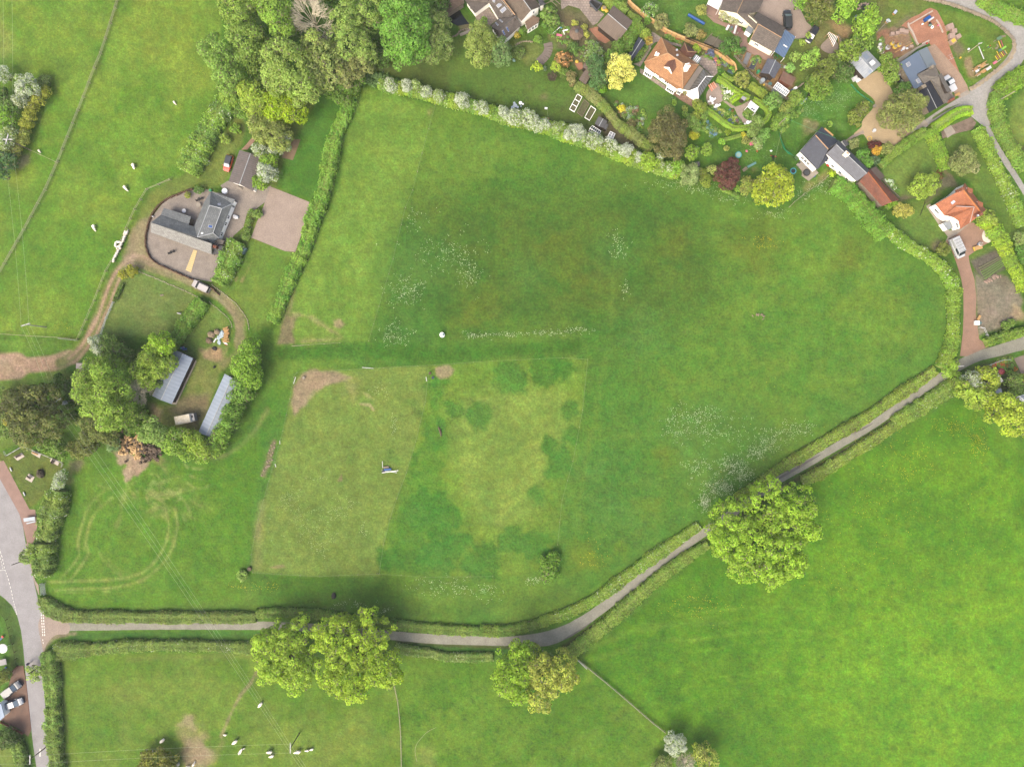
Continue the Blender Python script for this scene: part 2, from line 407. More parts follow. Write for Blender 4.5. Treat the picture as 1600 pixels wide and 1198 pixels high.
def bed(name,label,sh,poly,n,cols,h=.6,leaf=.13,cat='planting',k=9):
 """dense low planting nobody could count: stuff"""
 pl=sh(*poly);xs=[p[0]for p in pl];ys=[p[1]for p in pl];cl=[]
 while len(cl)<n:
  x,y=random.uniform(min(xs),max(xs)),random.uniform(min(ys),max(ys))
  if inpoly(x,y,pl):cl.append((*W((x,y)),random.uniform(.3,1)*h,random.choice(cols),random.uniform(.25,.6)))
 Ps=[];Ns=[];Ss=[];Cs=[]
 for(x,y,hz,c,r)in cl:
  d=dirs(k*3);d[:,2]=np.abs(d[:,2]);m=len(d)
  Ps.append(np.array((x,y,hz*.3))+d*np.array((r,r,hz*.7)));Ns.append(d+np.array((0,0,.6)));Ss.append(RNG.uniform(.7,1.3,m)*leaf)
  Cs.append(np.array(C(*c,LK))[None]*RNG.uniform(.75,1.2,(m,1)))
 o=leaves(name,np.concatenate(Ps),np.concatenate(Ns),np.concatenate(Ss),np.concatenate(Cs),None);NV[0]+=len(o.data.polygons)
 return props(o,label,cat,None,'stuff')
def inpoly(x,y,pl):
 c=False;j=len(pl)-1
 for i in range(len(pl)):
  if(pl[i][1]>y)!=(pl[j][1]>y)and x<(pl[j][0]-pl[i][0])*(y-pl[i][1])/(pl[j][1]-pl[i][1])+pl[i][0]:c=not c
  j=i
 return c
# ---------------------------------------------------------------- buildings
class House:
 def __init__(s,name,label,cat,sh,at,group=None):
  s.sh=sh;s.t=thing(name,label,cat,W(sh.one(*at)),group)
 def pt(s,x,y,z):a=W(s.sh.one(x,y),z);return Vector((a[0],a[1],z))
 def wing(s,vd,faces,loop,rm,wm,inset=.3,th=.14,roofname='roof',wallname='wall',gutter=True,wlabel=None):
  s.v={k:s.pt(*c)for k,c in vd.items()}
  ks=list(vd);vs=[s.v[k]for k in ks];fs=[]
  for f in faces:
   ids=[ks.index(k)for k in f];a,b,c=(vs[i]for i in ids[:3])
   nrm=sum(((vs[ids[i]]-vs[ids[0]]).cross(vs[ids[(i+1)%len(ids)]]-vs[ids[0]])for i in range(len(ids))),Vector())
   fs.append(tuple(ids)if nrm.z>0 else tuple(ids[::-1]))
  o=mk(roofname,vs,fs,rm,s.t,uv=True)
  md=o.modifiers.new('thickness','SOLIDIFY');md.thickness=th;md.offset=-1
  s.roof=o
  if loop:
   lp=[s.v[k]for k in loop];n=len(lp)
   ar=sum(lp[i].x*lp[(i+1)%n].y-lp[(i+1)%n].x*lp[i].y for i in range(n))
   if ar<0:lp=lp[::-1]
   ins=[]
   for i in range(n):
    a,b,c=lp[i-1],lp[i],lp[(i+1)%n]
    d1=Vector((b.x-a.x,b.y-a.y));d2=Vector((c.x-b.x,c.y-b.y));d1.normalize();d2.normalize()
    n1=Vector((-d1.y,d1.x));n2=Vector((-d2.y,d2.x));m_=n1+n2
    if m_.length<.2:m_=n1*2
    k=inset/max(.35,m_.length/2);m_.normalize()
    ins.append(Vector((b.x+m_.x*k,b.y+m_.y*k,b.z-th*1.05)))
   vv=[(p.x,p.y,-.05)for p in ins]+[tuple(p)for p in ins]
   ff=[(i,(i+1)%n,n+(i+1)%n,n+i)for i in range(n)]
   s.wall=mk(wallname,vv,ff,wm,s.t,uv=True);s.ins=ins
  return s
 def ridge(s,*pairs,m=None,r=.09,name='ridge'):
  for a,b in pairs:
   p,q=s.v[a]+Vector((0,0,.03)),s.v[b]+Vector((0,0,.03));MBx().tube(p,q,r,r,6).build(name,m or m_lead,s.t)
 def onplane(s,x,y,keys):
  a,b,c=(s.v[k]for k in keys[:3]);nrm=(b-a).cross(c-a);o=Vector((0,0,CAM_H));g=Vector((*W(s.sh.one(x,y)),0));d=g-o
  return o+d*((a-o).dot(nrm)/d.dot(nrm)),nrm.normalized()*(1 if nrm.z>0 else-1)
 def rooflight(s,quad,keys,m=None,fm=None,h=.1,name='rooflight'):
  pts=[s.onplane(quad[i],quad[i+1],keys)for i in range(0,8,2)];nr=pts[0][1];ps=[p[0]for p in pts];c=sum(ps,Vector())/4
  lo=[p-nr*.05 for p in ps];hi=[p+nr*h for p in ps]
  fr=mk(name,lo+hi,[(0,1,2,3),(4,7,6,5)]+[(i,4+i,4+(i+1)%4,(i+1)%4)for i in range(4)],fm or m_lead,s.t)
  pi=[c+(p-c)*.8+nr*(h+.02)for p in ps];e=(pi[1]-pi[0]).cross(pi[2]-pi[0])
  mk('pane',pi,[(0,1,2,3)if e.z>0 else(3,2,1,0)],m or m_rlglass,fr)
 def onwall(s,i,u0,u1,z0,z1,name='window',m=None,out=.05,panes=2):
  """window on wall i: u0..u1 along the wall, z0..z1 up"""
  a,b=s.ins[i],s.ins[(i+1)%len(s.ins)];d=Vector((b.x-a.x,b.y-a.y,0));nn=Vector((d.y,-d.x,0)).normalized()
  def bx(u0,u1,z0,z1,o,m,nm,par):
   p,q=a+d*u0,a+d*u1
   vs=[]
   for zz in(z0,z1):
    for pt,oo in((p,-.03),(q,-.03),(q,o),(p,o)):vs.append((pt.x+nn.x*oo,pt.y+nn.y*oo,zz))
   return mk(nm,vs,[(3,2,1,0),(4,5,6,7),(0,1,5,4),(1,2,6,5),(2,3,7,6),(3,0,4,7)],m,par)
  fr=bx(u0,u1,z0,z1,out,m_frame if m is None else m,name,s.t)
  if panes:
   du=(u1-u0)/panes
   for k in range(panes):bx(u0+du*(k+.1),u0+du*(k+.9),z0+.1,z1-.1,out+.012,m_glass,'pane',fr)
 def chimney(s,x,y,z0,z1,lx=.8,ly=.5,a=0,m=None,pots=2,cap=None):
  p=s.pt(x,y,z1);o=MBx().box(p.x,p.y,z0,lx,ly,z1-z0,a).box(p.x,p.y,z1-.15,lx+.12,ly+.12,.1,a).build('chimney',m or m_brick,s.t)
  for k in range(pots):
   dx=(k-(pots-1)/2)*.35;MBx().disc(p.x+dx*math.cos(a),p.y+dx*math.sin(a),z1,z1+.35,.12,8).build('chimney_pot',mat('terracotta',C(190,110,80),.8),o)
def gable(h,sh_pts,ze,zr,rm,wm,ridge=True,**kw):
 """sh_pts: eave a1,a2 / ridge r1,r2 / eave b1,b2 on the house's sheet"""
 a1,a2,r1,r2,b1,b2=[tuple(sh_pts[i:i+2])for i in range(0,12,2)]
 h.wing(dict(a=(*a1,ze),b=(*a2,ze),r=(*r1,zr),s=(*r2,zr),c=(*b1,ze),d=(*b2,ze)),['absr','cdsr'],'absdcr',rm,wm,**kw)
 if ridge:h.ridge('rs',m=kw.get('ridge_m'))
 return h
# small repeated builders ------------------------------------------------
def simple(name,label,cat,mb,m,xy,group=None,parts=()):
 """a thing: first part plus others (name, MBx, material)"""
 t=thing(name,label,cat,xy,group)
 for nm,b,mm in parts:b.build(nm,mm,t)
 if mb:mb.build('body',m,t)
 return t
def fence(name,label,sh,pts,h=1.1,step=2.6,rails=2,m=None,wm=None,pr=.05,rr=.035,wire=False,cat='fence',group=None,board=False):
 P0=sh(*pts);pw=Wl(P0);t=thing(name,label,cat,pw[0],group);first=None;m=m or m_post
 off=ORG[t.name]
 for i in range(len(pw)-1):
  a,b=pw[i],pw[i+1];d=math.dist(a,b);k=max(1,round(d/step))
  for j in range(k+(i==len(pw)-2)):
   x,y=a[0]+(b[0]-a[0])*j/k,a[1]+(b[1]-a[1])*j/k
   if first is None:first=MBx().box(x,y,-.1,pr*2,pr*2,h+.1).build('post',m,t);fx,fy=x,y
   else:
    o=bpy.data.objects.new('post',first.data);COLL.objects.link(o);o.parent=t;o.location=(x-fx,y-fy,0);o.rotation_euler=(random.uniform(-.01,.01),random.uniform(-.01,.01),0)
  if board:
   ang=math.atan2(b[1]-a[1],b[0]-a[0])
   for j in range(k):
    u=(j+.5)/k;MBx().box(a[0]+(b[0]-a[0])*u,a[1]+(b[1]-a[1])*u,.05,d/k*.94,.06,h-.1,ang).build('panel',wm or m,t)
  else:
   for q in range(rails):
    z=h*(.93-.8*q/max(1,rails));MBx().tube((*a,z),(*b,z),rr,rr,4).build('wire' if wire else 'rail',wm or m,t)
 return t
# ---------------------------------------------------------------- the ground: one fine sheet, split by what covers it
def axis(lo,hi,st,far):
 out=[lo-f for f in far[::-1]]+list(np.arange(lo,hi+st,st));e=out[-1];return np.array(out+[e+f for f in far])
GXa=axis(-24,1624,2.5,[14,35,80,160,320,900,3000,12000]);GYa=axis(-24,1222,2.5,[14,35,80,160,320,900,3000,12000])
NX,NY=len(GXa),len(GYa);GX,GY=np.meshgrid(GXa,GYa)
def vnoise(scale,seed,octv=4):
 r=np.random.default_rng(seed);out=np.zeros_like(GX);amp=1;tot=0
 for o in range(octv):
  g=r.random((256,256));u=GX/scale+31.7*o;v=GY/scale+17.3*o;iu=np.floor(u).astype(int);iv=np.floor(v).astype(int)
  fu=u-iu;fv=v-iv;fu=fu*fu*(3-2*fu);fv=fv*fv*(3-2*fv)
  a=g[iv%256,iu%256];b=g[iv%256,(iu+1)%256];c=g[(iv+1)%256,iu%256];d=g[(iv+1)%256,(iu+1)%256]
  out+=amp*((a*(1-fu)+b*fu)*(1-fv)+(c*(1-fu)+d*fu)*fv);tot+=amp;amp*=.55;scale/=2.1
 return out/tot
NA,NB,NCx,ND=vnoise(140,1),vnoise(40,2),vnoise(14,3,3),vnoise(260,4,3)
COL=np.zeros((NY,NX,3));CAT=np.zeros((NY,NX),np.int16);CATS=['grass_verge']
def catid(n):
 if n not in CATS:CATS.append(n)
 return CATS.index(n)
def window(xs,ys,mg):
 i0=max(0,np.searchsorted(GXa,min(xs)-mg)-1);i1=min(NX,np.searchsorted(GXa,max(xs)+mg)+1)
 j0=max(0,np.searchsorted(GYa,min(ys)-mg)-1);j1=min(NY,np.searchsorted(GYa,max(ys)+mg)+1)
 return slice(j0,j1),slice(i0,i1)
def segdist(x,y,a,b):
 dx,dy=b[0]-a[0],b[1]-a[1];L2=dx*dx+dy*dy+1e-9;t=np.clip(((x-a[0])*dx+(y-a[1])*dy)/L2,0,1)
 return np.hypot(x-a[0]-t*dx,y-a[1]-t*dy)
def sdf(x,y,poly):
 d=np.full(x.shape,1e9);ins=np.zeros(x.shape,bool);n=len(poly)
 for i in range(n):
  a,b=poly[i],poly[(i+1)%n];d=np.minimum(d,segdist(x,y,a,b))
  if a[1]!=b[1]:ins^=((a[1]>y)!=(b[1]>y))&(x<(b[0]-a[0])*(y-a[1])/(b[1]-a[1])+a[0])
 return np.where(ins,d,-d)
def ss(x):x=np.clip(x,0,1);return x*x*(3-2*x)
def tone(c1,c2,w,nz):
 a=np.array(C(*c1));b=np.array(C(*c2));m=ss((nz-.5)*3.2*w+.5)[...,None];return a*(1-m)+b*m
def put(sl,m,c1,c2,nz,cat):
 c=tone(c1,c2 or c1,1,nz);COL[sl]=COL[sl]*(1-m[...,None])+c*m[...,None]
 if cat:CAT[sl]=np.where(m>.5,catid(cat),CAT[sl])
def paint(sh,pts,c1,c2=None,soft=4,amt=1.0,brk=0.0,cat=None,nz='B',smooth=False):
 pl=sh(*pts)
 if smooth:pl=densify(pl,12,True)
 sl=window([p[0]for p in pl],[p[1]for p in pl],soft+3);x,y=GX[sl],GY[sl];nzf={'A':NA,'B':NB,'C':NCx}[nz][sl]
 d=sdf(x,y,pl)+(NCx[sl]-.5)*brk*30
 put(sl,ss(d/soft*.5+.5)*amt,c1,c2,nzf,cat)
def stroke(sh,pts,wd,c1,c2=None,soft=2,amt=1.0,brk=0.0,cat=None,smooth=True,fade=0.0):
 pl=sh(*pts)
 if smooth:pl=densify(pl,10)
 sl=window([p[0]for p in pl],[p[1]for p in pl],soft+wd+3);x,y=GX[sl],GY[sl];d=np.full(x.shape,1e9)
 for a,b in zip(pl[:-1],pl[1:]):d=np.minimum(d,segdist(x,y,a,b))
 m=ss((wd/2-d+(NCx[sl]-.5)*brk*20)/soft*.5+.5)*amt
 if fade:m=m*ss((NB[sl]-.5+.5-fade*.5)*3)
 put(sl,m,c1,c2,NCx[sl],cat)
def blobs(sh,lst,c1,c2=None,soft=6,amt=.8,brk=.5):
 for(x,y,r)in lst:
  p=sh.one(x,y);r=r/sh.k;sl=window([p[0]],[p[1]],r+soft+12);d=r-np.hypot(GX[sl]-p[0],GY[sl]-p[1])+(NCx[sl]-.5)*brk*30
  put(sl,ss(d/soft*.5+.5)*amt,c1,c2,NB[sl],None)
COL[:]=tone((100,143,48),(86,128,40),1,NB)
# big fields
paint(PX,(-20000,-20000,400,-20000,345,100,330,170,290,280,231,296,200,358,124,530,0,522,-20000,522),(128,162,62),(106,150,46),3,cat='pasture')
paint(PX,(-20000,522,124,531,131,545,60,552,0,560,-60,560,-20000,560),(118,156,62),(104,146,50),3)
paint(PX,(560,135,681,165,646,298,634,320,601,452,576,534,430,540,425,520,470,430,530,290,550,160),(130,166,72),(118,156,60),3,cat='mown_paddock')
paint(PX,(681,165,760,185,860,212,1000,255,1100,295,1160,320,1200,330,1240,315,1300,275,1350,330,1440,400,1480,450,1484,520,1465,565,1320,670,1215,730,1095,805,960,895,870,955,790,985,620,970,420,960,250,962,80,950,70,910,100,760,180,730,350,720,400,650,430,560,440,540,576,535,601,452,634,320,646,298),(88,138,50),(112,150,58),3,cat='meadow',nz='A')
paint(PX,(640,300,1000,290,1100,330,1150,480,1000,560,920,520,760,520,600,530,610,440),(78,120,42),(94,126,42),60,.95)
paint(PX,(1150,330,1300,300,1440,420,1470,500,1440,560,1250,640,1050,640,1000,560,1150,480),(116,154,58),(96,144,48),60,.9)
blobs(PX,[(880,400,40),(940,440,30),(840,390,20),(1050,380,25),(760,480,25),(1180,380,40),(1330,400,25),(720,500,14)],(114,132,46),(96,120,34),20,.65,1.6)
blobs(PX,[(650,420,60),(960,400,30),(1000,520,40),(640,520,40),(830,430,26),(1120,690,80),(960,760,60)],(80,132,56),(92,142,64),30,.55,1.2)
blobs(PX,[(905,870,22),(935,880,14),(975,860,12),(1040,710,16),(1010,790,14)],(130,150,44),(108,138,40),14,.6,1.2)
stroke(PX,(957,430,952,520,930,640,905,780),6,(116,150,62),None,6,.5,.4)
stroke(PX,(600,915,500,908,420,905),60,(78,122,28),(88,132,34),30,.8,.6)
stroke(PX,(110,958,300,955,500,945,700,955,880,930),16,(84,122,44),None,12,.55,.4)
stroke(PX,(440,552,560,548,700,552,900,540),22,(70,120,32),(80,130,40),7,.9,.5)
stroke(PX,(440,600,400,700,395,800,380,900),18,(100,150,44),(84,134,36),12,.7,.6)
stroke(PX,(418,640,385,690,350,712,330,716),5,(146,150,100),None,4,.7,.3)
# west field with tyre rings
paint(PX,(100,770,110,725,190,730,250,725,350,722,395,680,410,700,395,780,380,890,380,940,200,950,80,948,72,905,85,850),(106,150,48),(92,140,36),6,cat='hay_field')
TY=dict(c1=(158,174,98),soft=2.4,amt=.9,brk=.2)
stroke(SS,(450,355,700,345,1000,335,1250,295,1400,215,1500,90,1560,-40,1580,-200,1540,-330),3.4,**TY)
stroke(SS,(520,432,700,418,1000,410,1230,370,1400,290,1530,170,1620,20,1660,-180,1630,-330),3.4,**TY)
stroke(SS,(900,470,1230,435,1450,340,1570,230),1.6,(140,160,84),None,2,.4,.2)
stroke(R,(720,1190,740,1050,790,880,860,740,980,640),3.0,**TY);stroke(R,(790,1190,830,980,900,840,1050,700),3.0,**TY)
stroke(SS,(560,330,660,220,740,100,740,0),2.6,**TY);stroke(SS,(660,330,760,200,830,80,810,0),2.6,**TY)
stroke(R,(1110,640,1150,740,1120,900,1090,960),4,(150,160,96),None,3,.5,.6)
stroke(R,(1300,860,1480,800,1560,780),3,(150,160,96),None,3,.5,.6);stroke(R,(1250,900,1400,880,1550,860),3,(150,160,96),None,3,.4,.6)
stroke(PX,(250,735,285,760,320,790),14,(128,154,74),None,14,.45,1.0)
stroke(PX,(130,800,150,760,200,740),12,(118,152,64),None,12,.4,1.0)
stroke(SS,(620,452,850,448,1100,425,1330,350,1480,230,1600,60,1640,-150),1.6,(150,168,92),None,2,.6,.3)
stroke(SS,(560,360,760,352,1000,350,1220,318,1370,250,1480,130),1.6,(150,168,92),None,2,.5,.3)
for _ in range(70):
 x,y,a=random.gauss(238,38),random.gauss(765,20),random.uniform(-.5,1.2);l_=random.uniform(8,26)
 stroke(PX,(x,y,x+l_*math.cos(a)*.6,y+l_*math.sin(a)*.5+2,x+l_*math.cos(a),y+l_*math.sin(a)),1.2,(158,172,104),None,2,random.uniform(.3,.7),.5)
for _ in range(26):
 r_,a=random.uniform(52,66),random.uniform(-1.2,2.6);stroke(PX,[v for q in range(4)for v in(212+r_*math.cos(a+q*.14),838+r_*1.1*math.sin(a+q*.14))],1.3,(150,168,94),None,2,.45,.3)
# inner paddocks
inW=(462,588,520,580,600,574,670,572,670,590,665,628,648,700,635,740,620,780,610,812,600,850,593,900,480,900,395,894,398,840,415,770,430,720,443,673,454,623)
paint(PX,inW,(132,158,80),(124,152,70),3,cat='grazed_paddock')
inE=(670,572,770,564,880,559,918,562,912,620,900,700,885,760,871,850,850,885,831,896,770,899,660,901,593,898,600,850,610,812,635,740,648,700,665,628)
paint(PX,inE,(124,158,62),(112,150,54),3,cat='grazed_paddock')
paint(PX,(720,620,790,600,870,610,905,640,880,690,850,760,830,810,780,830,740,800,710,720,700,660),(142,168,82),(130,160,72),18,.9,.8)
paint(PX,(595,890,610,815,640,745,655,690,668,620,672,580,695,580,690,640,700,690,690,740,700,780,690,850,730,890),(92,144,48),(82,136,44),10,.8,1.0)
blobs(PX,[(690,810,34),(655,800,18),(745,648,18),(712,640,14),(862,700,16),(870,730,20),(855,690,8),(800,590,26),(850,580,26),(880,575,18),(800,845,22),(840,850,24),(860,870,18),(650,715,12),(675,700,10),(682,600,10),(690,660,10),(658,740,10),(610,870,20),(680,870,26),(740,878,18),(838,770,12),(768,885,20),(760,858,14),(722,846,16),(892,640,12),(896,680,12),(884,720,14),(660,780,16),(705,860,20)],(70,128,42),(82,138,50),6,.8,.9)
blobs(U,[(400,490,22),(380,560,14),(640,830,28),(700,700,16),(1090,360,30),(1130,420,30),(950,680,30),(1000,710,30)],(98,140,62),None,5,.6,.5)
paint(U,(350,270,400,190,460,150,640,165,720,200,620,240,540,240,480,290,400,380,360,440,335,370),(172,152,122),(150,138,108),4,.95,.3)
stroke(U,(370,400,460,320,540,240,640,200),5,(196,172,140),None,4,.6,.4)
paint(U,(660,210,760,230,760,330,720,370,680,300),(160,160,112),None,8,.5,.6)
paint(U,(1240,135,1300,130,1370,140,1340,180,1270,205,1240,180),(174,156,122),(160,150,110),3,.9,.3)
stroke(U,(770,365,830,370,850,398),3,(206,190,140),None,2,.8,.2);stroke(U,(780,290,860,330),3,(190,185,130),None,2,.5,.6)
paint(U,(625,845,655,800,660,845),(170,150,110),None,2,.8);paint(V,(205,262,290,245,305,262,240,272),(170,150,110),None,2,.8)
stroke(U,(135,1190,130,1130,160,1000),10,(158,158,105),None,8,.6,.6);stroke(V,(140,0,130,150,120,250),12,(160,160,108),None,10,.5,.5)
stroke(U,(235,600,215,660,195,730,165,800),8,(160,146,118),(150,140,104),3,.85,.35)
# worn corner
paint(P,(165,1130,185,1040,210,990,260,990,245,1060,250,1125),(164,146,112),(150,136,100),3,.95,.2)
paint(P,(440,1010,480,1000,505,1030,480,1052,440,1045),(168,152,114),None,3,.9,.2);stroke(P,(250,980,340,1000,400,1040,480,1095,360,1110,300,1115),5,(176,168,118),None,4,.7,.6)
stroke(P,(245,860,235,940,215,990),6,(150,142,104),None,4,.8,.3);paint(B,(1470,690,1500,680,1480,750,1465,755),(168,160,110),None,3,.7,.3)
stroke(PX,(560,152,600,150,650,160,678,172),8,(100,148,50),None,6,.5,.3)
# southern fields
paint(PX,(910,1025,960,985,1040,920,1100,858,1200,790,1270,755,1400,680,1500,620,1560,680,1600,720,20000,720,20000,20000,1150,20000,1105,1198,1040,1142,998,1108,949,1066),(99,150,32),(84,136,26),3,cat='pasture',nz='B')
paint(PX,(1150,830,1500,660,1900,700,1900,1300,1250,1300,1180,1000),(115,164,34),(99,152,28),90,.75)
paint(PX,(1250,1000,1600,900,1900,900,1900,1400,1450,1300),(132,182,42),(113,168,36),110,.7)
stroke(WW,(500,700,560,650,700,590,900,560,1146,550),7,(122,158,60),None,6,.5,.5);stroke(WW,(520,715,620,690,800,640,1000,625),5,(120,156,58),None,6,.4,.6)
stroke(PX,(1080,1000,1250,985,1400,1030,1480,1100,1500,1198),3,(132,178,54),None,3,.55,.15);stroke(PX,(1060,960,1250,950,1430,1010,1540,1100),2.5,(132,176,54),None,3,.5,.15);stroke(PX,(1100,1060,1250,1050,1350,1090,1410,1180),2.5,(132,178,54),None,3,.5,.15);stroke(PX,(1080,1020,1250,1000,1380,1050,1450,1120,1470,1198),3,(126,172,50),None,4,.35,.3)
stroke(Z2,(430,830,440,950,500,1060,620,1150,700,1190),6,(84,130,40),None,4,.7,.2)
paint(PX,(615,1022,700,1032,770,1034,893,1032,921,1045,949,1066,998,1108,1040,1142,1105,1198,1150,20000,630,20000,628,1198,625,1120,617,1070),(110,150,48),(92,138,32),2,cat='pasture',nz='B')
paint(PX,(88,1028,120,1022,250,1018,400,1014,500,1030,607,1030,617,1070,625,1120,628,1198,630,20000,100,20000,90,1150),(124,154,60),(104,144,40),2,cat='sheep_pasture',nz='B')
blobs(PX,[(300,1060,30),(480,1180,50),(560,1150,30),(200,1090,30),(410,1120,25)],(136,158,72),None,22,.5,1)
blobs(PX,[(1180+random.uniform(-250,380),980+random.uniform(-230,200),random.choice((1.2,1.6,2.2,3.2)))for _ in range(620)],(70,122,30),None,1.8,.5,.12)
blobs(PX,[(random.uniform(640,980),random.uniform(1060,1190),random.choice((1.2,1.6,2.4)))for _ in range(160)],(70,116,32),None,1.6,.7,.12)
stroke(Z3,(680,142,640,220,590,280,545,360,515,430,485,500),3.6,(172,156,120),(155,145,105),2,.9,.3)
paint(Z3,(290,395,340,400,390,480,415,550,480,540,480,600,430,660,300,700,270,560,250,470),(176,160,124),(150,152,90),8,.85,.8)
paint(Z3,(300,500,400,520,420,600,330,640,290,580),(178,158,130),None,8,.7,.8)
stroke(Z3,(0,95,300,90,640,75),6,(138,150,80),None,5,.45,.6);stroke(T,(600,400,620,700,640,960),4,(104,112,70),None,3,.6,.5)
paint(Z3,(1510,560,1600,540,1600,660,1500,660),(160,170,96),None,10,.5,.6);stroke(T,(560,260,560,600,600,900),10,(72,116,34),None,8,.6,.2)  # dark green strip: hedge shade painted on the grass east of the road hedge
# north west pasture details
stroke(PX,(185,0,158,90,133,153,108,215,90,258,68,310,40,360,0,430),5,(118,142,70),(96,120,52),3,.6,.3)
blobs(Z5,[(530,170,75),(250,165,40),(380,265,50),(50,100,60)],(96,132,54),None,10,.6,.6);paint(Z5,(155,1020,170,900,250,860,250,920,190,1010),(160,158,130),None,4,.8,.4)
paint(Z5,(0,1100,120,1020,250,1000,200,1198,0,1198),(150,166,72),(128,156,60),18,.6,.8);paint(A,(0,100,60,200,80,320,20,380,-40,300),(160,166,96),None,10,.6,.6)
blobs(PX,[(40,20,20),(250,60,60),(300,110,40),(60,470,50),(170,330,30)],(142,166,66),None,30,.5,.9);blobs(PX,[(60,400,60),(190,200,50),(130,420,50)],(100,150,46),None,40,.4,.9)
# farm plot
paint(PX,(328,165,365,130,400,180,395,230,380,290,340,300,295,288,236,300,205,360,200,400,235,430,340,470,390,510,390,470,470,400,440,300,520,300,545,170,560,130,490,120,430,170),(128,148,68),(112,140,56),3,cat='farm_lawn')
paint(PX,(498,150,540,130,538,175,514,262,488,312,432,293,446,240,470,205),(84,136,46),(96,146,54),3,cat='farm_lawn')
paint(PX,(392,375,470,400,440,470,420,510,395,520,389,500,370,470,344,455,362,430),(122,152,66),(108,148,56),2,cat='farm_lawn')
paint(PX,(262,282,300,268,345,215,375,175,385,200,370,240,350,290,300,300,240,320,222,370,205,400,190,402,205,360,236,300),(140,148,84),(128,144,70),5,.8,.3)
paint(N,(600,440,0,300,-100,330,-150,600,-270,1100,300,1100,470,1050,700,700),(132,150,88),(118,146,74),3,cat='farm_lawn')
paint(N,(880,760,700,1000,570,1080,560,1300,1000,1400,1100,1050,1000,880),(124,148,76),(112,142,64),3,cat='farm_lawn')
paint(O,(600,700,870,720,1000,340,1050,230,1300,330,1220,460,1040,960,860,930,640,860),(140,146,88),(126,140,74),3,.95,.3,cat='yard_grass')
paint(O,(1050,260,1100,235,1240,240,1230,330,1180,340,1080,310),(186,158,122),(172,150,112),4,.95,.3);paint(O,(900,640,1100,620,1130,720,1010,930,830,810,800,760),(146,132,100),(132,124,90),8,.8,.5)
paint(O,(640,720,720,760,700,850,640,830),(168,146,112),None,5,.8,.4);stroke(O,(1230,340,1280,230),3,(166,150,110),None,2,.6);blobs(O,[(1050,600,30),(1150,420,30)],(112,148,62),None,8,.5,.6)
stroke(N,(1280,330,1240,430,1180,530),2,(184,166,116),None,2,.8,.3);stroke(N,(1120,520,1130,490),3,(184,166,116),None,2,.8)
paint(Q,(0,620,200,560,450,500,740,470,740,560,600,600,400,560,0,640),(126,144,78),None,5,.7,.4);paint(PX,(-40,600,40,595,40,690,0,700,-40,700),(126,150,72),(110,140,60),6,.9)
# dirt tracks
DT=dict(cat='dirt_track',soft=3,brk=.15)
stroke(PX,(-60,580,0,573,25,572),42,(196,166,142),(184,158,132),**DT);stroke(Q,(0,440,300,420,500,400,650,350),24,(190,162,138),(178,154,126),**DT)
stroke(Q,(560,400,680,340,780,230,850,120,920,-40),15,(146,148,96),(138,144,90),**DT)
stroke(Z7,(60,1180,150,1040,200,880,260,720,330,610,420,540),16,(138,148,86),(128,142,78),**DT)
stroke(Z7,(40,1190,110,1090,170,960,225,800,290,650,360,560,430,500),4.6,(200,170,144),None,1.6,.95,.1);stroke(Z7,(150,1120,210,980,270,840,310,730,340,660,400,600),4.2,(200,170,144),None,1.6,.95,.1)
stroke(Q,(640,360,760,250,830,110,900,-20),4.6,(194,164,140),None,2,.85,.1);stroke(Q,(700,400,820,260,850,200),5,(194,164,140),None,2,.85,.1)
paint(Z7,(400,350,470,240,560,170,600,120,600,540,560,520,480,480,400,480,380,440),(172,158,124),(152,148,104),6,.85,.4)
paint(Z7,(340,560,360,500,440,470,540,500,620,540,760,600,740,660,600,620,480,590,400,600),(196,168,144),(180,158,130),4,.95,.2,cat='dirt_track')
stroke(N,(110,330,300,400,560,490,750,590,950,690,1090,830,1160,960,1150,1190),14,(160,150,112),(146,146,96),cat='dirt_track',soft=3,brk=.2)
stroke(N,(100,300,300,380,560,460,700,520),4,(184,162,134),None,2,.7,.2);stroke(N,(880,660,1020,780,1100,900,1130,1010,1110,1150),3,(180,166,134),None,2,.7,.2);stroke(N,(960,650,1100,780,1190,900,1220,1030,1180,1190),3,(172,160,124),None,2,.6,.3)
stroke(O,(1400,90,1410,200,1340,300,1250,380),9,(150,148,100),None,5,.6,.4)
# burnt heap surroundings, memorial lawn
paint(R,(1050,280,1150,250,1400,380,1360,420,1300,500,1180,540,1140,460,1180,400,1100,380),(188,164,138),(170,150,122),3,.95,.4)
paint(R,(640,350,700,340,780,380,740,430,680,500,640,560),(160,150,118),None,5,.7,.5);paint(R,(1380,340,1540,350,1557,470,1480,420),(156,150,104),None,6,.7,.6)
paint(R,(-200,200,60,300,220,225,600,375,590,420,460,640,280,805,35,355,-200,355),(118,134,66),(106,126,56),3,cat='lawn')
# village gardens
paint(PX,(600,100,660,90,700,60,760,60,850,60,880,100,900,140,880,190,905,205,700,150,600,128),(112,138,66),(98,132,54),4,cat='lawn')
paint(B,(1130,400,1200,370,1400,400,1597,400,1597,560,1400,500,1230,460,1130,440),(92,112,52),(106,122,62),6,.8,.3)
paint(CC,(690,400,760,380,900,380,960,420,940,520,820,580,700,520,800,460),(158,160,100),(140,150,86),6,.7,.4);blobs(CC,[(840,770,12),(980,870,30)],(160,140,110),None,5,.6,.4)
paint(CC,(1180,860,1260,800,1597,1110,1597,1198,1380,1198,1130,1100,1110,980),(110,132,64),(100,126,56),3,cat='lawn');paint(K,(440,290,520,310,720,480,800,590,740,610,560,520,460,480),(122,112,84),(110,104,78),5,.9,.3)
paint(CC,(200,120,330,220,480,80,560,180,500,230,320,280,200,260),(156,146,108),(132,138,90),4,.9,.4)
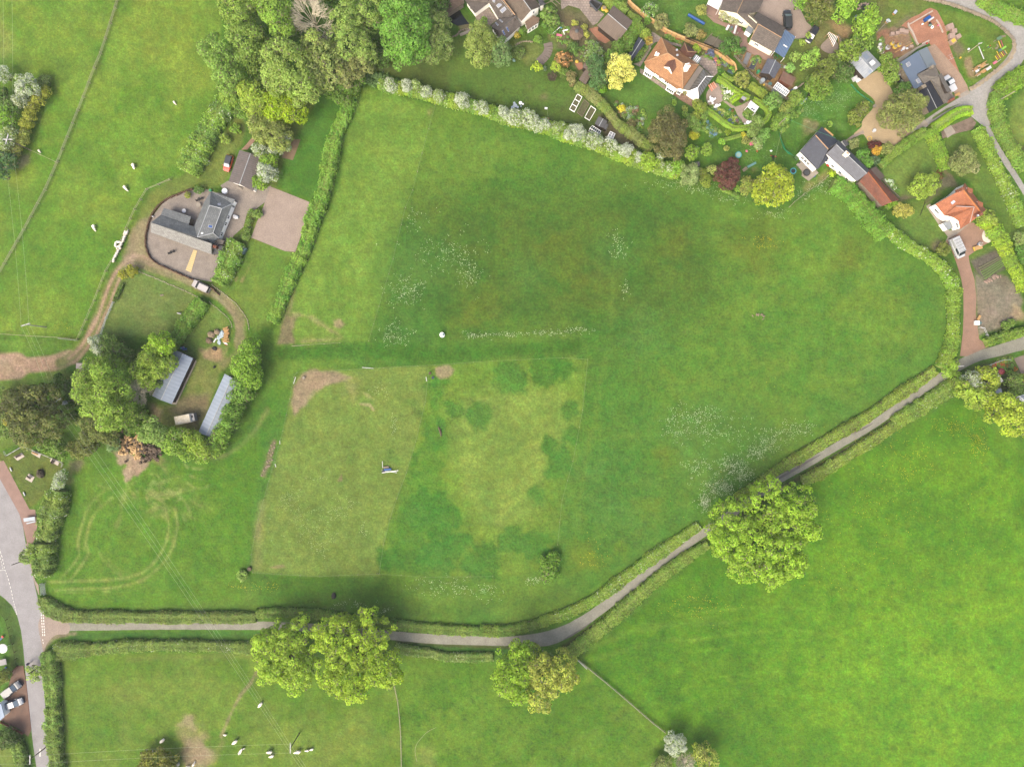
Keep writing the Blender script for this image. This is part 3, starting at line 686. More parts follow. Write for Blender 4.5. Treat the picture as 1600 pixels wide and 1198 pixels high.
paint(CC,(950,120,1100,20,1200,0,1420,200,1597,400,1597,540,1300,700,1200,560,1180,470,1000,400,1000,240),(134,124,92),(116,122,76),4,.95,.4,cat='garden_soil')
paint(D,(0,250,0,420,50,480,60,380),(120,140,72),None,4,.8);paint(D,(740,600,850,620,1130,850,1180,960,1130,1010,1000,1000,860,1050,830,1080,700,980,560,880,500,800,560,790,740,780),(108,150,66),(98,140,58),3,cat='lawn')
paint(D,(470,830,560,880,640,960,820,980,860,1198,700,1198,480,950),(112,126,74),(92,120,56),4,.95,.3,cat='garden_soil')
paint(D,(820,0,1400,0,1390,130,1500,180,1597,260,1560,380,1380,330,1300,300,1000,230,900,160),(108,146,66),(98,138,58),4,cat='lawn')
paint(E,(0,130,60,110,230,170,400,330,300,370,200,310,0,240),(108,146,66),None,3,cat='lawn');paint(D,(700,0,760,60,830,160,1050,270,1380,370,1597,540,1597,640,1300,480,1180,380,900,300,820,220,640,30),(128,118,86),(110,116,70),3,.9,.3)
paint(E,(860,360,1000,350,1130,440,1230,560,1000,740,860,700,830,560),(134,148,82),(120,142,70),5,cat='lawn');paint(E,(390,480,640,420,830,560,950,700,900,900,780,860,600,740),(182,140,96),(150,130,92),4,.95,.3,cat='garden_soil')
paint(E,(1130,180,1500,250,1400,330,1330,400,1400,380,1440,480,1330,560,1150,560,1050,480),(140,138,84),(120,134,70),6,.9,.5);paint(E,(1200,200,1330,180,1450,280,1400,340,1330,340,1290,270),(190,158,116),None,5,.8,.4)
paint(L,(0,520,550,420,720,470,960,280,1120,40,1300,0,1500,-100,1700,0,1500,300,1280,360,1030,640,1050,800,1290,860,1400,900,900,1198,700,1198,480,1060,500,900,270,700,0,700),(88,134,48),(102,146,58),4,cat='lawn')
paint(E,(980,800,1300,720,1420,760,1560,900,1597,960,1480,1198,1130,1100,850,1198,900,1020),(92,144,56),(104,152,64),4,cat='lawn')
paint(L,(1100,300,1140,290,1260,330,1200,420,1120,460,1090,470),(186,166,126),(150,150,98),4,.9,.5);paint(G,(420,640,480,600,640,500,700,500,560,600,440,680),(168,158,106),(140,150,84),4,.8,.4);paint(L,(610,770,670,770,670,800,600,800),(170,160,110),None,3,.8,.4)
paint(L,(780,240,700,300,700,360,560,400,380,400,130,240,110,170,380,350,560,370,720,310,770,200,620,60,420,-60,560,-120,800,120),(98,108,66),(92,114,56),3,.9,.2)
# gardens round the houses on the right
paint(F,(200,0,720,0,800,60,760,80,500,230,400,260,330,220,270,110),(116,142,64),(128,138,78),4,cat='lawn');paint(F,(720,30,850,80,1100,140,1300,220,1440,340,1480,430,1440,560,1250,700,1130,790,1060,660,960,420,900,280,850,110),(112,144,56),(124,148,66),4,cat='lawn')
paint(F,(940,370,1050,400,1100,460,1000,520,960,450),(134,124,98),None,6,.9,.4);paint(F,(1060,510,1120,500,1140,620,1170,700,1110,680),(182,158,120),(150,150,96),4,.9,.4);blobs(F,[(1130,360,70)],(88,146,40),None,10,.8,.4)
paint(F,(300,170,340,160,400,240,560,140,640,130,500,230,380,300,300,290),(132,124,96),None,5,.8,.5);paint(F,(290,290,380,250,560,240,610,380,650,420,420,560,330,470,280,400),(172,128,100),(160,140,116),3,.95,.3,cat='building_site_soil')
paint(F,(0,750,60,750,250,920,180,1000,150,1140,0,1198),(100,148,54),(92,140,48),4,cat='lawn')
paint(H,(120,560,580,220,640,320,740,520,700,700,500,850,300,850,150,640),(114,148,62),(124,154,70),3,cat='lawn');paint(H,(310,890,580,900,700,1100,790,1290,640,1400,440,1400,300,1150),(122,150,70),(112,146,62),3,cat='lawn')
paint(H,(760,240,900,190,1060,170,1130,260,1300,540,1480,850,1620,1160,1560,1400,1440,1400,1200,960,1030,660,900,640,800,560),(116,146,64),(106,140,56),3,cat='lawn');stroke(H,(1040,680,1200,960,1400,1250),6,(130,156,78),None,6,.5)
stroke(H,(590,200,660,350,740,500,780,600,840,640,880,720),4,(140,128,98),None,2,.9,.2);paint(H,(750,640,860,640,900,740,830,760,700,820,620,930,560,900,640,760),(148,134,112),(130,122,96),4,.9,.4);stroke(H,(300,870,400,850,500,860),5,(136,124,100),None,3,.9,.3)
paint(I,(800,420,950,620,960,760,900,780),(116,142,56),None,3,.8);paint(I,(1030,430,1060,380,1250,290,1300,300,1200,370,1050,450),(120,148,70),None,3,cat='lawn')
paint(I,(1035,450,1300,330,1400,470,1410,530,1180,650,1100,560),(130,122,108),(116,110,96),3,cat='vegetable_plot_soil');paint(I,(1080,560,1180,650,1300,590,1420,610,1500,700,1590,860,1560,960,1500,1090,1340,1160,1180,1200,1120,1240,1100,900),(162,152,132),(148,140,118),4,cat='vegetable_plot_soil')
blobs(I,[(1370,660,60)],(128,116,96),None,5,.8,.3);paint(I,(1480,1050,1500,900,1570,950,1590,1050),(186,164,128),None,4,.9,.4);blobs(I,[(680,280,60)],(160,140,112),None,5,.7,.4)
paint(Z1,(640,700,700,500,799,400,900,380,900,950,720,960,620,830),(146,164,84),(128,156,70),6,cat='lawn');paint(Z1,(620,850,720,960,790,990,799,1198,760,1100,680,1000,640,920),(142,122,96),None,5,.9,.3)
paint(J,(640,590,800,540,1080,430,1110,520,1198,620,1198,840,900,800),(116,118,76),(100,112,60),4,.95,.4,cat='garden_soil');paint(Z1,(790,0,900,-60,900,160,700,240,560,300),(112,140,64),None,5,.6)
paint(F,(1150,-20,1300,60,1597,170,1800,100,1800,-100,1200,-100),(116,156,56),(104,148,46),4,cat='lawn')
# lane verges and ditches
for ln in(((430,991,330,990,240,992,150,992,110,997),9),((640,1004,700,1012,790,1016),6)):stroke(PX,ln[0],ln[1],(70,122,48),(84,132,54),3,.9,.2)
stroke(PX,(1215,760,1300,715,1400,655,1500,590),6,(84,118,46),None,4,.8,.3)
stroke(PX,(880,1010,930,975,1000,915,1060,872,1110,838,1200,777,1300,715,1400,653,1480,598,1500,583),5,(98,84,66),None,3,.8,.2);stroke(PX,(620,1002,700,1008,770,1010,830,1012),4,(98,88,70),None,2,.7,.2)
stroke(SS,(400,1050,420,950,480,880,600,845,700,835),5,(176,158,136),None,3,.8,.3);stroke(SS,(20,650,70,820,100,1000,110,1140),5,(150,134,96),None,3,.8,.2)
paint(SS,(-200,600,0,590,60,700,100,900,110,1190,-200,1190),(98,140,54),(88,132,46),3,cat='lawn');paint(SS,(0,480,60,530,120,590,160,680,190,800,215,960,228,1130,110,1140,60,760,0,600),(92,122,58),(80,112,48),3)
paint(T,(-100,970,100,950,140,1198,-100,1198),(140,162,78),(128,150,66),4,cat='lawn')
inside=(np.abs(GX-800)<1200)&(np.abs(GY-599)<1000)
NE=vnoise(22,9,3);NF=vnoise(7,11,2)
COL*=(1+.2*(NE-.5)+.4*(NF-.5))[...,None];COL[...,0]*=1+.22*(vnoise(26,12,4)-.5);gm=ss((COL[...,1]/(COL[...,0]+1e-6)-1.0)*5);COL[...,2]*=1-.24*gm+.3*(NB-.5)*gm;COL[...,0]*=1-.01*gm
CATI=CAT
def build_ground():
 vx=(GX-MX)/PPM;vy=(MY-GY)/PPM
 co=np.stack([vx,vy,np.zeros_like(vx)],-1).reshape(-1,3).astype(np.float32);col=np.clip(COL,0.002,.9).reshape(-1,3).astype(np.float32)
 ii,jj=np.meshgrid(np.arange(NX-1),np.arange(NY-1));a=(jj*NX+ii).ravel();quads=np.stack([a,a+NX,a+NX+1,a+1],1)
 cf=CATI[:-1,:-1].ravel()
 for ci,nm in enumerate(CATS):
  q=quads[cf==ci]
  if not len(q):continue
  us,inv=np.unique(q.ravel(),return_inverse=True);n=len(q)
  me=bpy.data.meshes.new(nm);me.vertices.add(len(us));me.vertices.foreach_set('co',co[us].ravel());me.loops.add(n*4);me.loops.foreach_set('vertex_index',inv.astype(np.int32).ravel())
  me.polygons.add(n);me.polygons.foreach_set('loop_start',np.arange(0,n*4,4,dtype=np.int32))
  try:me.polygons.foreach_set('loop_total',np.full(n,4,np.int32))
  except Exception:pass
  ca=me.color_attributes.new('Col','FLOAT_COLOR','POINT');cc=np.ones((len(us),4),np.float32);cc[:,:3]=col[us];ca.data.foreach_set('color',cc.ravel())
  me.update(calc_edges=True);me.materials.append(GROUND);o=bpy.data.objects.new(nm,me);COLL.objects.link(o);o['kind']='structure'
build_ground()
# thin spring haze between the drone and the fields
hz=MBx();hz.prism([(-2500,-2500),(2500,-2500),(2500,2500),(-2500,2500)],-1.5,172.0)
hm=bpy.data.materials.new('air');hm.use_nodes=True;hn=hm.node_tree;hn.nodes.remove(hn.nodes['Principled BSDF'])
pv=hn.nodes.new('ShaderNodeVolumePrincipled');pv.inputs['Density'].default_value=.00008;pv.inputs['Color'].default_value=(.93,.95,.97,1);hn.links.new(pv.outputs[0],hn.nodes['Material Output'].inputs['Volume'])
props(hz.build('haze',hm),kind='stuff')
# ---------------------------------------------------------------- roads, drives, paved areas
m_asph=mat('asphalt',C(188,186,188),.92,.1,.35,.2,fine=.1,second=C(178,175,176))
m_lane=mat('worn_lane_asphalt',C(178,177,160),.92,.14,.3,.2,fine=.15,second=C(160,158,142))
m_lane2=mat('pale_lane_asphalt',C(198,196,192),.92,.12,.25,.2,fine=.15,second=C(180,178,170))
m_paint=mat('road_paint',C(238,236,228,.6),.7,.15,3)
m_redpave=mat('red_paving',C(178,146,132),.9,.12,.6,.1,fine=.1)
m_brickdrive=mat('brick_paving',C(188,150,126),.9,.12,.5,.1,fine=.12,second=C(172,140,118))
m_gravel=mat('pinkish_gravel',C(180,168,156),.95,.14,.5,.4,fine=.2,second=C(164,154,144))
m_gravel2=mat('golden_gravel',C(216,192,152),.95,.1,.6,.3,fine=.14)
m_gravel3=mat('drive_gravel',C(188,170,156),.95,.1,.4,.3,fine=.14)
m_clay=mat('bare_red_clay',C(204,148,118),.95,.14,.35,.4,fine=.14,second=C(186,130,102))
m_clay2=mat('compacted_stone_base',C(194,166,142),.95,.12,.4,.3,fine=.14)
m_slab=mat('paving_slabs',C(188,172,160),.9,.12,1,.2,fine=.1,kind='slab',per=.7)
m_terr=mat('terrace_paving',C(182,146,122),.9,.15,.8,.2,fine=.12,kind='slab',per=.6)
m_kerb=mat('pale_kerb_stone',C(206,190,164),.9,.2,2,.3)
mr=area('main_road',[(a,b)for a,b in zip((-60,-20,0,30,36,42,48,53,58,64,71,71,66,65,69,71.5,73,76,79,60,57,52,48,45,42,39,36,33,27,19,8,-3,-60),(640,712,748,802,822,860,887,908,930,950,975,1000,1024,1050,1080,1110,1150,1180,1240,1240,1198,1165,1130,1100,1074,1040,1008,985,962,946,935,927,905))],m_asph,z=.02)
area('footway',R(0,540,180,850,210,945,270,1198,330,1080,350,960,330,815,275,810,35,355,-60,370,-60,430),m_redpave,z=.012)
area('footway',SS(200,-30,215,20,250,130,290,250,320,350,360,470,368,470,360,380,330,340,300,240,290,120,260,0),m_gravel3,z=.016)
road('country_lane',[(64,975,34),(76,977,27),(92,978,21),(112,976.5,17),(150,977,15),(260,976,14),(370,976.5,14),(440,978,13),(520,982,13),(620,993,14),(683,998,15),(770,1001,14),(800,1001,15),(828,999.5,18),(850,998,22),(872,991.5,22),(890,983,19),(908,972,17),(925,961,16),(965,931,15),(1010,894.5,15),(1050,865,14),(1095,835,13),(1150,797,13),(1190,768,13),(1215,750.5,12),(1265,722,12),(1315,692.5,12),(1360,666,12),(1400,638,13),(1441,609,13),(1480,583,14),(1500,570,16),(1525,557.5,16),(1559,548,17),(1600,536,20),(1680,512,24)],m_lane,z=.026)
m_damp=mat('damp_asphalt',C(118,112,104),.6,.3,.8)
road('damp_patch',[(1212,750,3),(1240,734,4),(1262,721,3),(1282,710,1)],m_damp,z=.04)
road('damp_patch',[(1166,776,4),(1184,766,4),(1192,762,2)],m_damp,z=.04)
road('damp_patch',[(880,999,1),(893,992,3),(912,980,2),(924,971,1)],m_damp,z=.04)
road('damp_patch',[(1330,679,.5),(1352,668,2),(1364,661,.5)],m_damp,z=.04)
area('gateway_apron',SS(360,740,420,640,500,690,640,735,640,830,520,850,440,930,410,1010,385,900),m_gravel3,z=.03,smooth=True)
road('village_lane',[(1440,-40,20),(1480,-6,22),(1500,3,22),(1530,11,22),(1552,20,22),(1574,32,25),(1592,48,30),(1597,68,28),(1586,92,24),(1566,114,23),(1545,131,24),(1531,146,32),(1528,162,34),(1531,177,28),(1538,190,15),(1546,209,11),(1556,228,10),(1571,252,9.5),(1586,275,9),(1601,299,9),(1640,360,9)],m_lane2,z=.022)
area('village_lane',F(1500,200,1560,160,1800,100,1900,360,1700,560,1640,560,1540,420,1540,300),m_lane2,z=.03,smooth=True)
area('village_lane',PX(1498,153,1520,139,1532,140,1530,182,1516,174,1504,168,1492,168,1470,184,1444,201,1426,211,1420,204,1440,191,1468,172),m_lane2,z=.034)
area('grass_strip',F(780,1050,900,970,1040,920,960,960,860,1020,780,1070),mat('rough_grass',C(112,138,66),.95,.2,1,.4,fine=.2),z=.045)
area('concrete_apron',F(640,1120,700,1060,745,1110,665,1165),m_conc,z=.05)
area('gravel_drive',F(100,700,180,690,300,630,360,700,430,830,440,900,560,1000,680,1080,640,1140,560,1180,420,1220,300,1240,280,1198,180,1198,80,1198,150,1130,160,1070,240,980,270,930,250,880,130,780),m_gravel2,z=.02,smooth=True)
area('gravel_drive',G(950,60,1000,0,1300,0,1440,100,1480,110,1300,230,1240,280,1100,240,1010,240,960,160),m_gravel2,z=.024)
area('gravel_path',G(800,230,860,185,960,135,975,160,870,205,815,240),m_gravel3,z=.028)
area('clay_forecourt',Y4(640,540,720,470,860,370,1020,300,1160,200,1250,170,1380,220,1450,340,1580,600,1590,800,1620,920,1900,1640,1960,1860,1860,1760,1560,1300,1320,1010,1180,860,960,940,860,760,780,600),m_clay,z=.02)
area('stone_base',Y5(490,140,600,90,760,270,880,410,1010,560,1110,740,1150,860,1010,930,925,880,800,700,640,480),m_clay2,z=.03)
area('paved_yard',Y5(0,340,60,300,340,130,430,80,520,40,500,90,330,170,66,380,285,800,250,830,80,560,20,400),m_conc,z=.036)
area('concrete_slab',Y5(1000,870,1110,810,1150,855,1010,930),m_conc,z=.044)
area('gravel_court',Y2(880,-40,1480,-40,1490,120,1600,350,1680,420,1600,560,1560,600,1400,610,1260,480,1210,400,830,190),m_gravel3,z=.02,smooth=False)
area('gravel_court',M(240,1150,205,1070,190,980,220,800,270,700,380,560,560,480,680,440,850,440,900,470,1100,500,1250,560,1320,560,1240,680,1200,830,1100,920,980,1140,985,1280,870,1400,660,1365,500,1295,320,1212),m_gravel,z=.02,smooth=False)
area('gravel_court',M(1040,350,1310,450,1490,400,1440,560,1260,700,1080,540,960,400),m_gravel,z=.024)
area('gravel_court',M(1480,410,1760,520,1910,580,1820,860,1740,1090,1630,1080,1280,940,1340,780,1400,640),m_gravel3,z=.03)
area('bare_soil_bed',B(600,870,678,870,630,1000,560,985),mat('dry_soil',C(156,132,104),.95,.15,1,.4,fine=.15),z=.02)
area('brick_path',B(345,895,378,855,402,868,345,935,308,935),m_brickdrive,z=.03)
pp=thing('board_path','pale yellow boarded path crossing the gravel in front of the farmhouse','path',W(N.one(660,320)))
for k in range(12):
 u=k/12;a=(682-82*u,203+212*u);b=(722-66*u,214+224*u);u2=(k+.9)/12;a2=(682-82*u2,203+212*u2);b2=(722-66*u2,214+224*u2)
 MBx().prism(Wl(N(*a,*b,*b2,*a2)),.03,.1).build('board',mat('yellow_board',C(232,208,150,.5),.8,.1,2),pp)
area('brick_drive',I(870,180,900,150,1030,60,1060,50,1150,90,1190,140,1260,240,1180,290,1060,370,1020,400,1030,470,1080,640,1100,830,1095,1000,1110,1100,1130,1260,1230,1340,1000,1440,930,1440,960,1200,968,1000,965,760,940,620,890,460,830,300,780,250,830,200),m_brickdrive,z=.02)
area('concrete_path',Y7(60,360,110,330,260,520,370,690,500,650,640,590,480,730,380,790,320,830,350,770,250,640),m_conc,z=.03)
area('white_sand_heap',Y7(830,690,870,710,935,820,900,850,830,830,805,760),mat('white_sand',C(236,228,214,.5),.9,.15,1),z=.07,smooth=True)
area('brick_terrace',E(130,130,215,165,290,200,420,230,500,320,500,380,700,480,760,540,740,560,640,530,520,470,440,420,400,330,300,240,200,200),m_redpave,z=.02)
area('brick_terrace',D(1380,120,1400,20,1500,90,1560,150,1540,190,1460,160),m_redpave,z=.026)
area('slab_patio',Y8(930,380,1010,360,1200,500,1210,640,1150,700,1030,600,920,500),m_slab,z=.02)
area('gravel_patio',Y8(1040,950,1180,800,1320,910,1330,1000,1240,1120,1120,1150,1050,1110),m_gravel3,z=.02,smooth=True)
area('terrace',Y8(500,970,700,880,760,930,930,1040,830,1180,640,1070),m_terr,z=.02)
area('stone_path',Y8(0,570,60,600,210,710,400,840,520,960,480,970,280,830,0,640),m_slab,z=.024)
area('stone_path',Y8(180,0,230,20,330,90,480,160,650,200,640,240,480,200,400,160,240,160,160,230,190,110),m_slab,z=.024)
area('garden_path',E(380,960,440,940,540,890,560,910,470,990,470,1050,540,1090,490,1110,430,1060,400,1000),m_gravel3,z=.03,smooth=True);area('garden_path',E(280,900,310,900,400,960,360,965),m_gravel3,z=.033)
area('stone_path',D(740,570,790,560,880,430,840,390,870,380,900,430,800,600),m_slab,z=.028)
area('concrete_drive',D(90,0,350,-20,380,60,480,130,420,210,380,230,260,80,160,50,100,90),m_slab,z=.03);area('clay_patch',D(340,260,420,240,540,360,490,390,430,360),m_clay,z=.026)
area('clay_patch',CC(1240,560,1310,560,1320,610,1280,630),m_clay,z=.026);area('stone_courtyard',Y1(420,260,630,110,690,200,780,300,680,380,640,440,500,400,440,300),m_slab,z=.02)
area('brick_drive',PX(5,1100,20,1048,28,1040,37,1039,41,1065,45,1100,49,1140,44,1150,30,1138,-5,1122,-30,1110,-30,1090),mat('worn_red_drive',C(150,116,98),.9,.2,.5,.2,fine=.12,second=C(134,108,92)),z=.02)
area('gravel_yard',Z2(780,0,950,-60,950,260,860,180,830,100),mat('dull_gravel',C(158,142,128),.95,.15,.6,.3),z=.02)
area('stone_terrace',H(735,175,840,110,1050,20,1100,80,1060,150,900,190,750,245),mat('patchy_hardstanding',C(168,146,132),.95,.25,.6,.3,fine=.2,second=C(128,112,92)),z=.02);area('concrete_slab',H(760,150,835,105,885,180,800,240),m_conc,z=.03)
# road markings
def dashes(parent,a,b,n,wd,duty=.55,z=.075):
 a,b=W(a),W(b);first=None
 ang=math.atan2(b[1]-a[1],b[0]-a[0]);ln=math.dist(a,b)/n
 for k in range(n):
  u=(k+.5)/n;MBx().box(a[0]+(b[0]-a[0])*u,a[1]+(b[1]-a[1])*u,.012,ln*duty,wd,z-.012,ang).build('road_marking',m_paint,parent)
for x in(386,404):dashes(mr,SS.one(x,622),SS.one(x+16,860),9,.2,.62)
dashes(mr,SS.one(400,880),SS.one(408,935),2,.15)
pts=SS(-10,20,25,130,45,230,75,310,105,420,125,520,145,600,160,660)
for a,b in zip(pts[:-1],pts[1:]):dashes(mr,a,b,3,.12,.6)
pts=SS(-30,20,10,150,32,240);[dashes(mr,a,b,3,.1,.6)for a,b in zip(pts[:-1],pts[1:])]
dashes(mr,SS.one(0,245),SS.one(50,240),4,.12)
pts=SS(-10,480,60,520,130,595);
dashes(mr,T.one(380,1022),T.one(380,1095),1,.3,1.0)
# kerb stones round the village plot and the memorial garden
def stonerow(name,label,sh,pts,n,wd,h,m=None,jit=.15,cat='edging',smooth=True,parent=None,pn='stone'):
 p=sh(*pts);p=densify(p,2)if smooth else densify([*p],2);wp=Wl(p);t=parent or thing(name,label,cat,wp[0])
 L_=[0]
 for a,b in zip(wp[:-1],wp[1:]):L_.append(L_[-1]+math.dist(a,b))
 base=[MBx().lump(0,0,0,1,1,1,jit=.14,n=7,m=4).v for _ in range(5)];fs=MBx().lump(0,0,0,1,1,1,n=7,m=4).f
 ms=[]
 for b_ in base:me=bpy.data.meshes.new(pn);me.from_pydata(b_,[],fs);me.materials.append(m or m_kerb);ms.append(me)
 for k in range(n):
  d=L_[-1]*(k+.5)/n;i=min(len(L_)-2,int(np.searchsorted(L_,d))-1);u=(d-L_[i])/max(1e-6,L_[i+1]-L_[i]);a,b=wp[i],wp[i+1]
  o=bpy.data.objects.new(pn,random.choice(ms));COLL.objects.link(o);o.parent=t;q=ORG[t.name]
  o.location=(a[0]+(b[0]-a[0])*u-q[0]+random.uniform(-jit,jit)*.5,a[1]+(b[1]-a[1])*u-q[1]+random.uniform(-jit,jit)*.5,h*.35)
  o.scale=(L_[-1]/n*.55,wd*.5*random.uniform(.8,1.15),h*random.uniform(.5,.75));o.rotation_euler=(0,0,math.atan2(b[1]-a[1],b[0]-a[0]))
 return t
stonerow('stone_edging','curved cream rubble stone wall edging the lawn beside the village lane bend',F,(680,-10,900,30,1050,80,1200,140,1330,200,1440,290,1500,360,1505,440,1470,520,1400,590,1300,670,1200,750,1110,800),150,1.1,.5)
stonerow('stone_edging','short curved stone kerb on the inside of the lane fork by the hedge',Z1,(445,640,440,700,460,760,480,790),14,.7,.3)
stonerow('stone_edging','crooked rubble edging of the border below the white cottage garden',Y1,(1050,710,1120,670,1200,650,1320,655),14,.5,.3)
stonerow('stone_edging','rubble bank edging by the dark pond and the steps',Y1,(60,580,130,560,190,490,340,450),16,.6,.4,m_stone)
stonerow('stone_wall','curved retaining stone wall round the little round terrace with the pergola',E,(1245,550,1300,500,1330,430,1325,370,1300,320),22,.6,.7,m_stone,cat='wall')
stonerow('stone_wall','old stone boundary wall running behind the vegetable beds',E,(380,500,470,600,560,690,640,740,740,810,850,890),46,.45,.9,m_stone,cat='wall')
stonerow('stone_wall','low stone wall closing the corner behind the greenhouse',E,(850,890,900,830,950,780,1000,745),16,.5,.8,m_stone,cat='wall')
stonerow('stone_wall','reddish garden wall curving round the farmhouse gravel court',M,(680,435,560,480,400,550,300,640,240,740,205,860,190,960,200,1060,240,1150,320,1215,500,1300,660,1370,850,1450,960,1540),120,.5,.9,mat('red_walling',C(150,118,95),.9,.2,1),cat='wall')
stonerow('stone_wall','low timber and stone kerb along the outer side of the curving farm track',N,(870,560,960,630,1130,770,1240,930,1260,1030),40,.25,.25,m_post,cat='edging');stonerow('stone_edging','thin pale kerb along the inner side of the farm track bend',N,(840,740,950,830,1050,920,1085,1010),26,.2,.2,m_post)
stonerow('stone_edging','straight pale kerb between farm track and west paddock',N,(110,425,220,470,340,520,500,590,660,660,730,695),44,.25,.22,m_post)
# ---------------------------------------------------------------- hedges
G1,G2=(112,146,60),(142,168,70);GD=(84,112,52);LM=(158,182,62);OL=(136,144,84);HW=(240,240,222)
hedge('hedge','long clipped green hedge between farm garden and the mown paddock',P,(540,-150,515,-60,495,0,450,100,420,240,385,400,335,520,305,640,245,760,190,900,140,1020),[18,19,20,21,21,21,21,20,19,18,17],2.2,(118,156,62),(136,168,70))
hedge('hedge','thick bushy hedge at the foot of the north-west pasture',A,(1470,590,1420,620,1330,740,1250,880,1160,1070),[24,28,31,33,30],3.0,(116,146,70),(146,172,70),blossom=HW,bl=.02)
hedge('hedge','hedge beside the green tank east of the farmhouse gravel',N,(1130,110,1060,250,1010,400,935,550),[24,27,27,24],2.6,(112,146,62),(134,164,70),blossom=HW,bl=.04)
hedge('hedge','trimmed hedge dividing the two farm lawns below the parked wagon',N,(770,730,680,850,590,970,500,1110,440,1200),[20,21,21,21,20],2.2,(108,142,58),(126,156,62))
LH=dict(leaf=.17)
hedge('hedge','lane hedge west part from the road junction to the two big oaks',SS,(395,500,410,560,470,610,560,650,680,680,900,685,1100,685,1350,690,1557,690,2000,690,2390,690),[14,20,22,22,19,18,18,18,18,17,16],1.2,(118,138,70),(134,152,76),brown=.05,**LH)
hedge('hedge','lane verge hedge north of the road just after the oaks',V,(120,555,300,550,520,560,760,600,1000,625,1250,650,1597,670),15,1.0,(108,138,58),(128,150,68),brown=.04,**LH)
hedge('hedge','low roadside hedge west of the lane bend',WW,(30,585,130,590,240,570,330,545),[15,16,16,14],1.0,(106,136,56),(130,152,64),brown=.03,**LH)
hedge('hedge','flowery verge hedge climbing north-east from the lane bend to the big tree',WW,(300,545,400,518,480,482,560,440,650,372,730,315,800,262,900,195,1010,118),[12,15,17,17,18,18,18,17,14],.9,(128,156,58),(142,166,66),blossom=HW,bl=.03,**LH)
hedge('hedge','lane hedge north side between the big tree and the brick drive',PX,(1150,778,1185,757,1212,737,1262,707,1310,678,1352,654,1398,622,1440,594,1462,578),[12,13,15,17,17,17,17,18,16],1.1,(136,158,60),(150,170,70),brown=.14,**LH)
hedge('hedge','tall boundary hedge beside the long brick drive',J,(430,560,480,470,530,350,550,200,550,60,550,-60,545,-150),[14,16,16,15,14,15,16],2.2,(124,152,58),(142,168,64),blossom=HW,bl=.012)
hedge('hedge','boundary hedge curving round the north-east corner of the meadow',I,(900,820,870,700,800,570,700,460,570,370,430,300,320,220,190,110,60,20),[14,15,15,17,16,15,15,15,16],2.2,(126,156,56),(144,170,66),blossom=HW,bl=.03)
hedge('hedge','thick dark green hedge alongside the red-roofed barn',G,(1180,1060,1080,950,980,830,870,700,780,640,700,600),[26,27,26,27,25,18],2.6,(104,146,52),(122,160,60))
hedge('hedge','lane hedge south side beside the road junction',SS,(500,1010,640,1000,900,985,1200,955,1557,950,2050,960,2350,975),[24,24,19,17,16,16,16],1.2,(116,138,66),(140,160,76),brown=.03,blossom=HW,bl=.012,**LH)
hedge('hedge','mossy hedge south of the lane between the oaks and the lime tree',V,(990,765,1100,790,1200,800,1300,825,1400,828,1597,825),14,1.0,(112,140,62),(136,154,84),blossom=(220,220,180),bl=.04,brown=.04,**LH)
hedge('hedge','wide clipped hedge south of the lane below the bend',WW,(420,695,480,655,560,590,640,520,720,448,820,362,900,300,980,245,1050,205),[16,21,22,22,21,20,18,17,15],1.2,(122,150,62),(142,164,72),brown=.03,**LH)
hedge('hedge','lane hedge south side east of the big tree',X,(850,440,930,415,1050,345,1200,250,1380,135,1597,-5),[13,17,18,17,16,16],1.1,(134,156,62),(152,170,76),brown=.12,blossom=HW,bl=.012,**LH)
hedge('hedge','rough hedge south of the lane reaching the blossoming garden tree',J,(-20,1075,150,985,300,895,430,810,560,720),[16,22,24,25,24],1.3,(126,150,68),(146,168,70),blossom=HW,bl=.015,brown=.02,**LH)
hedge('hedge','tall roadside hedge below the memorial garden',R,(530,640,500,760,460,860,440,960,400,1100),[24,30,30,27,30],3.2,(114,134,66),(138,158,72),blossom=HW,bl=.03)
hedge('hedge','tall roadside hedge by the road pole and field gate',SS,(370,0,370,80,400,180,380,300),[32,34,26,20],3.2,(112,134,64),(136,158,70),blossom=HW,bl=.02)
hedge('hedge','long hedge between the main road and the sheep pasture',T,(440,110,460,250,480,450,485,700,490,900,530,1260),[20,20,22,20,21,22],2.2,(116,140,62),(136,160,76),brown=.03)
hedge('hedge','garden hedge in the bottom left corner by the road',T,(130,960,180,1080,200,1260),[14,15,15],1.8,(120,146,66),(138,160,74))
hedge('hedge','hawthorn boundary hedge between the village gardens and the meadow',PX,(592,130,610,134,640,139,666,147,722,160,757,170,792,181,838,191,904,214,930,222,955,233,976,240,997,249,1018,256,1044,263,1062,267),[14,16,16,16,17,18,20,22,20,20,20,20,20,20,22,18],2.4,(142,164,54),(120,148,66),blossom=HW,bl=.02)
hedge('hedge','brownish clipped hedge running diagonally beside the raised beds',K,(230,10,280,40,330,60,420,140,500,220,560,300,620,370,720,440,800,500,900,590),[13,14,14,14,14,13,12,13,14,12],1.9,(142,142,92),(134,152,70),brown=.08,leaf=.15)
hedge('box_hedge','trimmed lime hedge on the north side of the oval garden',E,(232,695,300,730,360,780,440,830,520,870),8,1.3,(140,166,58),trim=True,leaf=.13)
hedge('box_hedge','trimmed lime hedge round the east end and south side of the oval garden',E,(555,885,620,920,685,975,695,1020,670,1065,600,1110,500,1135,390,1142,320,1110,230,1040,110,955),8,1.3,(140,168,58),trim=True,leaf=.13)
hedge('box_hedge','short fat lime hedge inside the oval garden',E,(355,900,400,865,460,835),9,1.3,(158,184,44),trim=True,leaf=.13)
hedge('box_hedge','small clipped hedge behind the dark garden bench',E,(285,655,320,690,375,710),6,1.0,(138,166,60),trim=True,leaf=.13)
